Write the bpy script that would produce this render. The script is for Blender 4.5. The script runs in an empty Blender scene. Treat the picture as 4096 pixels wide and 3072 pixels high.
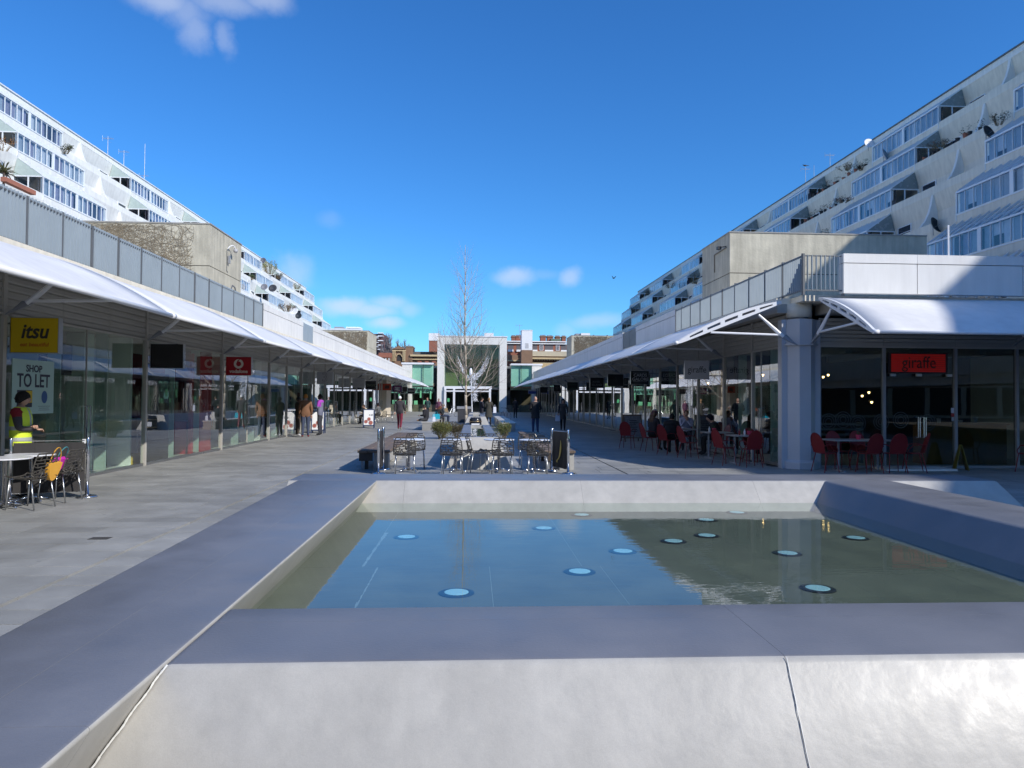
import bpy, bmesh, math, random
import numpy as np
from mathutils import Vector, Matrix, noise as mnoise
random.seed(7)
R = math.radians
scn = bpy.context.scene
COL = scn.collection

# ------------------------------------------------------------------ camera
cam_d = bpy.data.cameras.new('camera'); cam = bpy.data.objects.new('camera', cam_d); COL.objects.link(cam)
scn.camera = cam
YAW, PITCH, ROLL = R(3.18), R(1.22), R(0.4)
fwd = Vector((math.sin(YAW)*math.cos(PITCH), math.cos(YAW)*math.cos(PITCH), math.sin(PITCH)))
rgt = fwd.cross(Vector((0, 0, 1))).normalized(); upv = rgt.cross(fwd)
r2 = rgt*math.cos(ROLL)+upv*math.sin(ROLL); u2 = -rgt*math.sin(ROLL)+upv*math.cos(ROLL)
cam.matrix_world = Matrix(((r2.x, u2.x, -fwd.x, 0), (r2.y, u2.y, -fwd.y, 0), (r2.z, u2.z, -fwd.z, 1.65), (0, 0, 0, 1)))
cam_d.sensor_width = 36; cam_d.lens = 25.17; cam_d.clip_start = 0.05; cam_d.clip_end = 3000

# ------------------------------------------------------------------ sky and sun
SUN = Vector((0.83, -0.74, 0.74)).normalized()
SUN_EL = math.asin(SUN.z); SUN_AZ = math.atan2(SUN.x, SUN.y)
world = bpy.data.worlds.new('World'); scn.world = world; world.use_nodes = True
nt = world.node_tree; nt.nodes.clear()
def N(tree, typ, **kw):
    n = tree.nodes.new(typ)
    for k, v in kw.items():
        if k in ('loc',): continue
        if hasattr(n, k): setattr(n, k, v)
        else: n.inputs[k].default_value = v
    return n
out = N(nt, 'ShaderNodeOutputWorld'); bg = N(nt, 'ShaderNodeBackground')
sky = N(nt, 'ShaderNodeTexSky'); sky.sky_type = 'NISHITA'; sky.sun_disc = False
sky.sun_elevation = SUN_EL; sky.sun_rotation = SUN_AZ
sky.altitude = 0; sky.air_density = 1.0; sky.dust_density = 0.3; sky.ozone_density = 3.0
hsv = N(nt, 'ShaderNodeHueSaturation'); hsv.inputs['Saturation'].default_value = 1.15; hsv.inputs['Value'].default_value = 1.0
nt.links.new(sky.outputs[0], hsv.inputs['Color'])
tc = N(nt, 'ShaderNodeTexCoord')
nz = N(nt, 'ShaderNodeTexNoise'); nz.inputs['Scale'].default_value = 9.0; nz.inputs['Detail'].default_value = 8; nz.inputs['Roughness'].default_value = 0.6
nt.links.new(tc.outputs['Generated'], nz.inputs['Vector'])
sub = N(nt, 'ShaderNodeVectorMath', operation='SUBTRACT'); sub.inputs[1].default_value = (.5, .5, .5)
nt.links.new(nz.outputs['Color'], sub.inputs[0])
def dirpx(x, y):
    d = fwd*2864 + r2*(x-2048) - u2*(y-1536)
    return d.normalized()
# clouds: (picture x, y of its middle, half width, half height in radians, amount)
CL = [(660, 10, .040, .020, .46), (760, 60, .030, .022, .30), (900, 25, .050, .016, .36), (1060, 15, .034, .018, .40), (800, 130, .018, .026, .30), (905, 165, .012, .022, .24), 
      (1390, 1228, .045, .0145, .62), (1480, 1240, .045, .011, .55), (1560, 1215, .035, .011, .42), (1545, 1288, .028, .011, .6), (1345, 1240, .03, .012, .35),
      (2075, 1110, .036, .014, .5), (2290, 1112, .017, .014, .42), (1150, 1105, .035, .03, .34), (1185, 1130, .02, .02, .2), (2395, 1288, .05, .012, .32), (2265, 1320, .02, .014, .22),
      (1310, 885, .02, .013, .10), (1640, 1235, .02, .012, .3), (2180, 1100, .03, .008, .12),
      (-900, 500, .12, .03, .5), (5200, 700, .14, .03, .5), (3000, -1500, .16, .05, .4), (-2500, 1250, .18, .02, .6), (6500, 1200, .2, .02, .6)]
acc = None
for (x, y, a, b, amt) in CL:
    d = dirpx(x, y); side = Vector((d.y, -d.x, 0)).normalized(); upd = side.cross(d).normalized()
    # noise-warped direction relative to the cloud centre
    mad = N(nt, 'ShaderNodeVectorMath', operation='MULTIPLY_ADD'); mad.inputs[1].default_value = (min(.10, b*2.9),)*3
    nt.links.new(sub.outputs[0], mad.inputs[0]); nt.links.new(tc.outputs['Generated'], mad.inputs[2])
    s2 = N(nt, 'ShaderNodeVectorMath', operation='SUBTRACT'); s2.inputs[1].default_value = d
    nt.links.new(mad.outputs[0], s2.inputs[0])
    da = N(nt, 'ShaderNodeVectorMath', operation='DOT_PRODUCT'); da.inputs[1].default_value = side/a
    db = N(nt, 'ShaderNodeVectorMath', operation='DOT_PRODUCT'); db.inputs[1].default_value = upd/b
    dc = N(nt, 'ShaderNodeVectorMath', operation='DOT_PRODUCT'); dc.inputs[1].default_value = d*2.0
    for q in (da, db, dc): nt.links.new(s2.outputs[0], q.inputs[0])
    cb = N(nt, 'ShaderNodeCombineXYZ'); 
    for q, k in ((da, 0), (db, 1), (dc, 2)): nt.links.new(q.outputs['Value'], cb.inputs[k])
    ln = N(nt, 'ShaderNodeVectorMath', operation='LENGTH'); nt.links.new(cb.outputs[0], ln.inputs[0])
    mr = N(nt, 'ShaderNodeMapRange', interpolation_type='SMOOTHSTEP')
    mr.inputs['From Min'].default_value = 1.25; mr.inputs['From Max'].default_value = 0.15
    mr.inputs['To Min'].default_value = 0; mr.inputs['To Max'].default_value = amt
    nt.links.new(ln.outputs['Value'], mr.inputs['Value'])
    if acc is None: acc = mr.outputs[0]
    else:
        mx = N(nt, 'ShaderNodeMath', operation='MAXIMUM'); nt.links.new(acc, mx.inputs[0]); nt.links.new(mr.outputs[0], mx.inputs[1]); acc = mx.outputs[0]
mixc = N(nt, 'ShaderNodeMix', data_type='RGBA')
nt.links.new(acc, mixc.inputs[0]); tint = N(nt, 'ShaderNodeVectorMath', operation='MULTIPLY'); tint.inputs[1].default_value = (.43, .89, 1.30)
nt.links.new(hsv.outputs[0], tint.inputs[0]); nt.links.new(tint.outputs[0], mixc.inputs[6]); mixc.inputs[7].default_value = (5.4, 5.9, 6.8, 1)
nt.links.new(mixc.outputs[2], bg.inputs['Color']); bg.inputs['Strength'].default_value = 0.14
nt.links.new(bg.outputs[0], out.inputs['Surface'])
sun_d = bpy.data.lights.new('sun', 'SUN'); sun_d.energy = 4.6; sun_d.angle = R(0.5); sun_d.color = (1.0, 0.95, 0.87)
sun = bpy.data.objects.new('sun', sun_d); COL.objects.link(sun); sun.rotation_euler = SUN.to_track_quat('Z', 'Y').to_euler()
sun.location = (20, -20, 40)
vs = scn.view_settings; vs.view_transform = 'Standard'; vs.look = 'None'; vs.exposure = 0.0; vs.gamma = 1.0; vs.use_curve_mapping = False
scn.cycles.max_bounces = 8; scn.cycles.transparent_max_bounces = 24; scn.cycles.glossy_bounces = 4; scn.cycles.transmission_bounces = 6
scn.cycles.caustics_reflective = False; scn.cycles.caustics_refractive = False; scn.cycles.sample_clamp_indirect = 6

# ------------------------------------------------------------------ materials
MATS = {}
def mat(name, col, rough=.7, metal=0.0, var=.12, scale=3.0, bump=.0, bscale=40.0, spec=.5, emit=None, estr=0, streak=0.0, objvar=0.0, coat=0, grain=0.0, blotch=0.0, spots=0.0):
    if name in MATS: return MATS[name]
    m = bpy.data.materials.new(name); m.use_nodes = True; t = m.node_tree
    p = t.nodes['Principled BSDF']
    p.inputs['Roughness'].default_value = rough; p.inputs['Metallic'].default_value = metal
    p.inputs['Specular IOR Level'].default_value = spec
    if coat: p.inputs['Coat Weight'].default_value = coat; p.inputs['Coat Roughness'].default_value = .15
    geo = N(t, 'ShaderNodeNewGeometry')
    if var > 0 or streak > 0 or objvar > 0:
        nz = N(t, 'ShaderNodeTexNoise'); nz.inputs['Scale'].default_value = scale; nz.inputs['Detail'].default_value = 6; nz.inputs['Roughness'].default_value = .6
        t.links.new(geo.outputs['Position'], nz.inputs['Vector'])
        mr = N(t, 'ShaderNodeMapRange'); mr.inputs['From Min'].default_value = .25; mr.inputs['From Max'].default_value = .75
        mr.inputs['To Min'].default_value = 1-var; mr.inputs['To Max'].default_value = 1+var
        t.links.new(nz.outputs['Fac'], mr.inputs['Value'])
        fac = mr.outputs[0]
        if streak > 0:
            mp = N(t, 'ShaderNodeMapping'); mp.inputs['Scale'].default_value = (5, 5, .5)
            t.links.new(geo.outputs['Position'], mp.inputs['Vector'])
            n2 = N(t, 'ShaderNodeTexNoise'); n2.inputs['Scale'].default_value = 1.0; n2.inputs['Detail'].default_value = 5
            t.links.new(mp.outputs[0], n2.inputs['Vector'])
            m2 = N(t, 'ShaderNodeMapRange'); m2.inputs['From Min'].default_value = .35; m2.inputs['From Max'].default_value = .7
            m2.inputs['To Min'].default_value = 1+streak*.3; m2.inputs['To Max'].default_value = 1-streak
            t.links.new(n2.outputs['Fac'], m2.inputs['Value'])
            mm = N(t, 'ShaderNodeMath', operation='MULTIPLY'); t.links.new(fac, mm.inputs[0]); t.links.new(m2.outputs[0], mm.inputs[1]); fac = mm.outputs[0]
        for amt, sc_, lo_, hi_ in ((grain, 260.0, .35, .65), (blotch, .45, .35, .65)):
            if amt > 0:
                n4 = N(t, 'ShaderNodeTexNoise'); n4.inputs['Scale'].default_value = sc_; n4.inputs['Detail'].default_value = 3
                t.links.new(geo.outputs['Position'], n4.inputs['Vector'])
                m4 = N(t, 'ShaderNodeMapRange'); m4.inputs['From Min'].default_value = lo_; m4.inputs['From Max'].default_value = hi_
                m4.inputs['To Min'].default_value = 1-amt; m4.inputs['To Max'].default_value = 1+amt
                t.links.new(n4.outputs['Fac'], m4.inputs['Value'])
                mm = N(t, 'ShaderNodeMath', operation='MULTIPLY'); t.links.new(fac, mm.inputs[0]); t.links.new(m4.outputs[0], mm.inputs[1]); fac = mm.outputs[0]
        if spots > 0:      # trodden gum and small stains
            vo = N(t, 'ShaderNodeTexVoronoi'); vo.inputs['Scale'].default_value = 2.6; t.links.new(geo.outputs['Position'], vo.inputs['Vector'])
            m5 = N(t, 'ShaderNodeMapRange'); m5.inputs['From Min'].default_value = .045; m5.inputs['From Max'].default_value = .075; m5.inputs['To Min'].default_value = 1-spots; m5.inputs['To Max'].default_value = 1
            t.links.new(vo.outputs['Distance'], m5.inputs['Value'])
            mm = N(t, 'ShaderNodeMath', operation='MULTIPLY'); t.links.new(fac, mm.inputs[0]); t.links.new(m5.outputs[0], mm.inputs[1]); fac = mm.outputs[0]
        if objvar > 0:
            oi = N(t, 'ShaderNodeObjectInfo'); m3 = N(t, 'ShaderNodeMapRange'); ad = N(t, 'ShaderNodeMath', operation='ADD'); fc = N(t, 'ShaderNodeMath', operation='FRACT')
            t.links.new(oi.outputs['Random'], ad.inputs[0]); t.links.new(geo.outputs['Random Per Island'], ad.inputs[1]); t.links.new(ad.outputs[0], fc.inputs[0])
            m3.inputs['To Min'].default_value = 1-objvar; m3.inputs['To Max'].default_value = 1+objvar
            t.links.new(fc.outputs[0], m3.inputs['Value'])
            mm = N(t, 'ShaderNodeMath', operation='MULTIPLY'); t.links.new(fac, mm.inputs[0]); t.links.new(m3.outputs[0], mm.inputs[1]); fac = mm.outputs[0]
        vm = N(t, 'ShaderNodeVectorMath', operation='SCALE'); vm.inputs[0].default_value = col[:3]
        t.links.new(fac, vm.inputs['Scale']); t.links.new(vm.outputs[0], p.inputs['Base Color'])
        # slight gloss variation
        mr2 = N(t, 'ShaderNodeMapRange'); mr2.inputs['From Min'].default_value = .3; mr2.inputs['From Max'].default_value = .7
        mr2.inputs['To Min'].default_value = max(0.02, rough-.08); mr2.inputs['To Max'].default_value = min(1, rough+.08)
        t.links.new(nz.outputs['Fac'], mr2.inputs['Value']); t.links.new(mr2.outputs[0], p.inputs['Roughness'])
    else:
        p.inputs['Base Color'].default_value = (*col[:3], 1)
    if bump > 0:
        nb = N(t, 'ShaderNodeTexNoise'); nb.inputs['Scale'].default_value = bscale; nb.inputs['Detail'].default_value = 5
        t.links.new(geo.outputs['Position'], nb.inputs['Vector'])
        bp = N(t, 'ShaderNodeBump'); bp.inputs['Strength'].default_value = bump; bp.inputs['Distance'].default_value = .02
        t.links.new(nb.outputs['Fac'], bp.inputs['Height']); t.links.new(bp.outputs[0], p.inputs['Normal'])
    if emit:
        p.inputs['Emission Color'].default_value = (*emit, 1); p.inputs['Emission Strength'].default_value = estr
    MATS[name] = m
    return m
def glass(name, tint=(.72, .86, .78), gloss=(1, 1, 1), ior=1.5, k=1.3, wob=0.0, rough=0.0):
    if name in MATS: return MATS[name]
    m = bpy.data.materials.new(name); m.use_nodes = True; t = m.node_tree; t.nodes.clear()
    o = N(t, 'ShaderNodeOutputMaterial'); tr = N(t, 'ShaderNodeBsdfTransparent'); tr.inputs[0].default_value = (*tint, 1)
    gl = N(t, 'ShaderNodeBsdfGlossy'); gl.inputs['Color'].default_value = (*gloss, 1); gl.inputs['Roughness'].default_value = rough
    fr = N(t, 'ShaderNodeFresnel'); fr.inputs['IOR'].default_value = ior
    mu = N(t, 'ShaderNodeMath', operation='MULTIPLY', use_clamp=True); mu.inputs[1].default_value = k
    mx = N(t, 'ShaderNodeMixShader')
    g2 = N(t, 'ShaderNodeNewGeometry'); inv = N(t, 'ShaderNodeMath', operation='SUBTRACT'); inv.inputs[0].default_value = 1.0
    m2 = N(t, 'ShaderNodeMath', operation='MULTIPLY')
    t.links.new(g2.outputs['Backfacing'], inv.inputs[1]); t.links.new(inv.outputs[0], m2.inputs[1]); t.links.new(mu.outputs[0], m2.inputs[0])
    t.links.new(fr.outputs[0], mu.inputs[0]); t.links.new(m2.outputs[0], mx.inputs[0])
    t.links.new(tr.outputs[0], mx.inputs[1]); t.links.new(gl.outputs[0], mx.inputs[2]); t.links.new(mx.outputs[0], o.inputs['Surface'])
    if wob > 0:
        geo = N(t, 'ShaderNodeNewGeometry'); nb = N(t, 'ShaderNodeTexNoise'); nb.inputs['Scale'].default_value = 1.1; nb.inputs['Detail'].default_value = 1
        t.links.new(geo.outputs['Position'], nb.inputs['Vector'])
        bp = N(t, 'ShaderNodeBump'); bp.inputs['Strength'].default_value = wob; bp.inputs['Distance'].default_value = .02
        t.links.new(nb.outputs['Fac'], bp.inputs['Height']); t.links.new(bp.outputs[0], gl.inputs['Normal'])
    MATS[name] = m
    return m

M_CONC = mat('render_white', (.80, .79, .75), .75, var=.06, scale=1.2, bump=.15, bscale=30, streak=.10)
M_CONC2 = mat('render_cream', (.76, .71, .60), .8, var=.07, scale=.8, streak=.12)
M_PANEL = mat('parapet_render', (.72, .72, .71), .7, var=.05, scale=1.5, bump=.2, bscale=60, streak=.08)
M_RAW = mat('board_marked_concrete', (.50, .47, .38), .9, var=.18, scale=1.3, bump=.5, bscale=12, streak=.22)
M_FACE = mat('fountain_stone', (.44, .425, .395), .44, var=.06, scale=9, bump=.10, bscale=18, streak=.10, spec=.5, grain=.05, blotch=.07)
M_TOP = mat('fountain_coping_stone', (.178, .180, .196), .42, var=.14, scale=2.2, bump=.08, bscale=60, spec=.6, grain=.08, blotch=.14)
M_PAVE = mat('paving_granite', (.295, .295, .285), .62, var=.17, scale=2.0, bump=.25, bscale=80, objvar=.11, spec=.5, grain=.07, blotch=.12, spots=.28)
M_JOINT = mat('paving_joint', (.10, .10, .098), .95, var=.2)
M_FAB = mat('awning_fabric', (.75, .745, .74), .55, var=.05, scale=.9, bump=.05, bscale=300, streak=.06, blotch=.04)
M_STEELW = mat('white_painted_steel', (.74, .75, .78), .35, var=.03)
M_STEELG = mat('grey_painted_steel', (.28, .29, .31), .4, var=.05)
M_MULL = mat('mullion_paint', (.46, .44, .40), .45, var=.05)
M_FASC = mat('fascia_metal', (.40, .385, .35), .5, var=.05)
M_RAIL = mat('railing_paint', (.30, .355, .40), .42, var=.06, scale=2)
M_RAILD = mat('railing_post_paint', (.12, .13, .14), .5, var=.06)
M_BLACK = mat('black_paint', (.012, .012, .014), .5, var=.1)
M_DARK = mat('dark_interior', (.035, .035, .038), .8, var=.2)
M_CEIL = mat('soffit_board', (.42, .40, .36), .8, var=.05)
M_INT = mat('shop_plaster', (.72, .78, .72), .8, var=.1, scale=1)
M_FLOORI = mat('shop_floor', (.60, .64, .60), .35, var=.1, scale=2)
M_GLASS = glass('shop_glass', (.94, .985, .955), k=2.3, wob=.035)
M_GLASSD = glass('dark_shop_glass', (.62, .68, .66), k=1.6, wob=.03)
M_GLASSF = glass('flat_glass', (.90, .94, .96), k=1.6, wob=.02)
M_GLASSG = glass('green_glass', (.86, .94, .90), k=.9, wob=.02)
M_CHROME = mat('chrome', (.72, .72, .74), .16, metal=1, var=.03)
M_ALU = mat('brushed_metal', (.52, .53, .54), .32, metal=1, var=.05)
M_WOOD = mat('weathered_timber', (.17, .125, .095), .75, var=.28, scale=6, bump=.5, bscale=50, objvar=.15)
M_RED = mat('red_chair_paint', (.19, .009, .011), .5, var=.06)
M_SKIN = mat('skin_light', (.50, .30, .22), .6, var=.05)
M_SKIND = mat('skin_dark', (.12, .06, .04), .6, var=.05)

# ------------------------------------------------------------------ mesh helpers
class MB:
    def __init__(s): s.v = []; s.f = []; s.m = []
    def add(s, vs, fs, mi=0):
        o = len(s.v); s.v += [tuple(v) for v in vs]; s.f += [tuple(i+o for i in f) for f in fs]; s.m += [mi]*len(fs); return s
    def box(s, x0, y0, z0, x1, y1, z1, mi=0):
        x0, x1 = min(x0, x1), max(x0, x1); y0, y1 = min(y0, y1), max(y0, y1); z0, z1 = min(z0, z1), max(z0, z1)
        return s.add([(x0,y0,z0),(x1,y0,z0),(x1,y1,z0),(x0,y1,z0),(x0,y0,z1),(x1,y0,z1),(x1,y1,z1),(x0,y1,z1)],
                     [(3,2,1,0),(4,5,6,7),(0,1,5,4),(1,2,6,5),(2,3,7,6),(3,0,4,7)], mi)
    def hexa(s, p, mi=0):   # 8 points, bottom ring then top ring, counter-clockwise from above
        return s.add(p, [(3,2,1,0),(4,5,6,7),(0,1,5,4),(1,2,6,5),(2,3,7,6),(3,0,4,7)], mi)
    def tube(s, p0, p1, r0, r1=None, n=8, mi=0, cap=True):
        p0 = Vector(p0); p1 = Vector(p1); r1 = r0 if r1 is None else r1
        d = (p1-p0); 
        if d.length < 1e-6: return s
        d.normalize(); a = Vector((0,0,1)) if abs(d.z) < .9 else Vector((1,0,0)); u = d.cross(a).normalized(); w = d.cross(u)
        vs = []
        for p, r in ((p0, r0), (p1, r1)):
            for i in range(n):
                t = 2*math.pi*i/n; vs.append(p+u*math.cos(t)*r+w*math.sin(t)*r)
        fs = [(i, (i+1) % n, n+(i+1) % n, n+i) for i in range(n)]
        if cap: fs += [tuple(range(n-1, -1, -1)), tuple(range(n, 2*n))]
        return s.add(vs, [tuple(reversed(f)) for f in fs], mi)
    def path(s, pts, r, n=6, mi=0):
        for i in range(len(pts)-1):
            ra = r[i] if isinstance(r, (list, tuple)) else r; rb = r[i+1] if isinstance(r, (list, tuple)) else r
            s.tube(pts[i], pts[i+1], ra, rb, n, mi)
        return s
    def lathe(s, prof, n=20, c=(0,0,0), mi=0):
        vs = []; 
        for (r, z) in prof:
            for i in range(n):
                t = 2*math.pi*i/n; vs.append((c[0]+r*math.cos(t), c[1]+r*math.sin(t), c[2]+z))
        fs = []
        for k in range(len(prof)-1):
            for i in range(n):
                fs.append((k*n+i, k*n+(i+1) % n, (k+1)*n+(i+1) % n, (k+1)*n+i))
        fs.append(tuple(range(n-1, -1, -1))); fs.append(tuple((len(prof)-1)*n+i for i in range(n)))
        return s.add(vs, fs, mi)
    def ell(s, c, rx, ry, rz, n=12, k=8, mi=0):
        vs = []; fs = []
        for j in range(k+1):
            ph = math.pi*j/k
            for i in range(n):
                t = 2*math.pi*i/n; vs.append((c[0]+rx*math.sin(ph)*math.cos(t), c[1]+ry*math.sin(ph)*math.sin(t), c[2]-rz*math.cos(ph)))
        for j in range(k):
            for i in range(n): fs.append((j*n+i, j*n+(i+1) % n, (j+1)*n+(i+1) % n, (j+1)*n+i))
        return s.add(vs, fs, mi)
    def prism(s, poly, y0, y1, mi=0, axis='y'):
        # poly: (x,z) points, extruded along y (or (y,z) along x)
        n = len(poly)
        if axis == 'y': vs = [(p[0], y0, p[1]) for p in poly]+[(p[0], y1, p[1]) for p in poly]
        elif axis == 'x': vs = [(y0, p[0], p[1]) for p in poly]+[(y1, p[0], p[1]) for p in poly]
        else: vs = [(p[0], p[1], y0) for p in poly]+[(p[0], p[1], y1) for p in poly]
        fs = [(i, (i+1) % n, n+(i+1) % n, n+i) for i in range(n)]+[tuple(range(n-1, -1, -1)), tuple(range(n, 2*n))]
        return s.add(vs, fs, mi)
    def mirror(s):
        s.v = [(-a, b, c) for a, b, c in s.v]; s.f = [tuple(reversed(f)) for f in s.f]; return s
    def xf(s, M, start=0):
        s.v = s.v[:start]+[tuple(M @ Vector(v)) for v in s.v[start:]]; return s
    def mesh(s, name, mats, smooth=False, fix=True):
        me = bpy.data.meshes.new(name); me.from_pydata(s.v, [], s.f)
        ml = mats if isinstance(mats, (list, tuple)) else [mats]
        for m in ml: me.materials.append(m)
        if len(ml) > 1: me.polygons.foreach_set('material_index', s.m)
        if fix and len(s.f) < 60000:
            bm = bmesh.new(); bm.from_mesh(me); bmesh.ops.recalc_face_normals(bm, faces=bm.faces); bm.to_mesh(me); bm.free()
        if smooth: me.polygons.foreach_set('use_smooth', [True]*len(me.polygons))
        me.update(); return me
    def build(s, name, mats, parent=None, loc=(0,0,0), rz=0, smooth=False, **props):
        return obj(name, s.mesh(name, mats, smooth), parent, loc, rz, **props)
def obj(name, me, parent=None, loc=(0,0,0), rz=0, **props):
    o = bpy.data.objects.new(name, me); COL.objects.link(o); o.location = loc
    if rz: o.rotation_euler = (0, 0, rz)
    if parent is not None: o.parent = parent
    for k, v in props.items(): o[k] = v
    return o
def thing(name, label, cat, loc=(0,0,0), rz=0, group=None):
    o = bpy.data.objects.new(name, None); COL.objects.link(o); o.location = loc; o.rotation_euler = (0, 0, rz)
    o.empty_display_size = .2
    o['label'] = label; o['category'] = cat
    if group: o['group'] = group
    return o
def tag(o, label, cat, group=None):
    o['label'] = label; o['category'] = cat
    if group: o['group'] = group
    return o
KIDS = {}
def copy_tree(root, loc, rz=0, label=None, group=None):
    kids = {}
    for o in list(COL.objects):
        if o.parent is not None: kids.setdefault(o.parent.name, []).append(o)
    def rec(o, par):
        c = o.copy(); COL.objects.link(c); c.parent = par
        for k in kids.get(o.name, []): rec(k, c)
        return c
    c = rec(root, None); c.location = loc; c.rotation_euler = (0, 0, rz)
    if label: c['label'] = label
    if group: c['group'] = group
    return c
def bevel_mesh(me, w=.01, seg=2, ang=35):
    bm = bmesh.new(); bm.from_mesh(me)
    ed = [e for e in bm.edges if len(e.link_faces) == 2 and e.calc_face_angle(0) > R(ang)]
    bmesh.ops.bevel(bm, geom=ed, offset=w, segments=seg, profile=.6, affect='EDGES', clamp_overlap=True)
    bm.to_mesh(me); bm.free(); return me
def text_mesh(s, size=.2, ext=.004, shear=0, sx=1.0, align='CENTER', bold=0.0):
    cu = bpy.data.curves.new('lettering', 'FONT'); cu.body = s; cu.size = size; cu.extrude = ext; cu.shear = shear; cu.align_x = align; cu.align_y = 'CENTER'
    cu.offset = bold; cu.resolution_u = 3
    o = bpy.data.objects.new('lettering', cu); COL.objects.link(o)
    bpy.context.view_layer.update()
    dg = bpy.context.evaluated_depsgraph_get(); me = bpy.data.meshes.new_from_object(o.evaluated_get(dg))
    bpy.data.objects.remove(o); bpy.data.curves.remove(cu)
    for v in me.vertices:      # stand it up: text faces -Y
        x, y, z = v.co; v.co = (x*sx, -z, y)
    return me
def lettering(s, m, parent, loc, rz=0, name='lettering', **kw):
    me = text_mesh(s, **kw); me.materials.clear(); me.materials.append(m)
    return obj(name, me, parent, loc, rz)
# ================================================================== GROUND
pave = MB().box(-420, -420, -.5, 420, 700, -.03).build('pavement', M_JOINT, kind='structure')
# finely toned sheet beyond the stones that are built one by one
far = MB().box(-30, 41.5, -.03, 30, 91, -.004).build('far_paving', M_PAVE, parent=pave)
near = MB().box(-30, -30, -.03, -7.9, 95, -.012).build('side_paving', M_PAVE, parent=pave)
def stone_mesh(w, d):
    m = MB().box(0, 0, -.05, w, d, 0).mesh('paving_stone', M_PAVE); return m
SM = {}
stuff = MB()
rng = random.Random(3)
n_ind = 0
ROW = .36; y = -3.96
row = 0
while y < 41.4:
    x = -7.86 + rng.random()*.9
    segs = []
    edges = [(-7.86, -3.70), (-3.66, 3.45), (3.49, 21.0)]
    for (xa, xb) in edges:
        xx = xa; first = True
        while xx < xb-.02:
            w = (rng.choice((.45, .6, .75, .9, 1.05)) if first else rng.choice((.75, .9, .9, 1.05)))
            first = False
            xe = min(xx+w, xb)
            if xb-xe < .25: xe = xb
            segs.append((xx, xe)); xx = xe
    for (xa, xb) in segs:
        inside = (y > .5 and y+ROW < 11.2 and xa > -2.45 and xb < 6.2) or (y+ROW > 10.0 and y < 11.1 and xa > -2.5 and xb < 7.7)
        if inside: continue
        if xb > 8 and y > 17.2: continue
        g = .012; dz = rng.uniform(-.0025, .0015)
        ind = (xb <= -2.2 and 4.3 < y < 12.6) or (xb <= 4.6 and 12.6 <= y < 17.0)
        if ind and n_ind < 300:
            key = round(xb-xa, 2)
            if key not in SM: SM[key] = MB().box(g/2, g/2, -.05, key-g/2, ROW-g/2, 0).mesh('paving_stone', M_PAVE)
            obj('paving_stone', SM[key], pave, (xa, y, dz)); n_ind += 1
        else:
            stuff.box(xa+g/2, y+g/2, -.05, xb-g/2, y+ROW-g/2, dz)
    y += ROW; row += 1
obj('paving_slabs', stuff.mesh('paving_slabs', M_PAVE, fix=False), pave, kind='stuff')
# drain covers set in the paving
dc = MB(); 
M_IRON = mat('cast_iron', (.10, .095, .09), .6, metal=.4, var=.3)
for k, (x, y) in enumerate(((-4.3, 8.6), (2.9, 14.2))):
    MB().box(-.11, -.07, 0, .11, .07, .004).build('drain_cover', M_IRON, parent=pave, loc=(x, y, 0.001))

# ================================================================== FOUNTAIN
fnt = thing('fountain', 'large pale stone pool in the foreground with thick sloping rims and round underwater lights', 'fountain', (1.8, 6.6, 0))
FO = Vector((1.8, 6.6, 0))
def rim(pts, name='rim_block', bw=.030, dark=False, joint='x'):
    """pts: 8 world points (bottom ring, top ring); top face takes the dark worn coping stone"""
    m = MB(); p = [Vector(q)-FO for q in pts]
    m.add(p, [(3,2,1,0),(0,1,5,4),(1,2,6,5),(2,3,7,6),(3,0,4,7)], 0); m.add(p, [(4,5,6,7)], 1)
    me = m.mesh(name, [M_FACE, M_TOP])
    for f in me.polygons:
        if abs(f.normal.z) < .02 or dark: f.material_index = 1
    bm = bmesh.new(); bm.from_mesh(me); bmesh.ops.remove_doubles(bm, verts=bm.verts, dist=1e-5)
    bm.faces.ensure_lookup_table(); bm.normal_update()
    isj = lambda f: (abs(f.normal.x) > .97 and joint == 'x') or (abs(f.normal.y) > .97 and joint == 'y') or (abs(f.normal.z) < .02)
    ed = [e for e in bm.edges if len(e.link_faces) == 2 and not any(isj(f) for f in e.link_faces) and not all(abs(v.co.x+FO.x+1.78+(H-v.co.z-FO.z)*.32) < .012 for v in e.verts)]
    bmesh.ops.bevel(bm, geom=ed, offset=bw, segments=3, profile=.5, affect='EDGES', clamp_overlap=True, material=-1)
    bmesh.ops.recalc_face_normals(bm, faces=bm.faces)
    bm.to_mesh(me); bm.free()
    me.polygons.foreach_set('use_smooth', [True]*len(me.polygons))
    me.set_sharp_from_angle(angle=R(50))
    return obj(name, me, fnt)
H = .5; g = .0009
# near rim, joint at x=1.42 and a long seam
def near_rim(xa, xb):
    xc = xa-.30 if xa < -1 else xa
    rim([(xc,2.885,0),(xb,2.885,0),(xb,3.76-g,0),(xc,3.76-g,0),(xa,3.18,H),(xb,3.18,H),(xb,3.76-g,H),(xa,3.76-g,H)])
    rim([(xc,3.76+g,0),(xb,3.76+g,0),(xb,4.1,0),(xc,4.1,0),(xa,3.76+g,H),(xb,3.76+g,H),(xb,4.02,H),(xa,4.02,H)])
near_rim(-1.312, 1.42-g); near_rim(1.42+g, 5.06)
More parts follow.
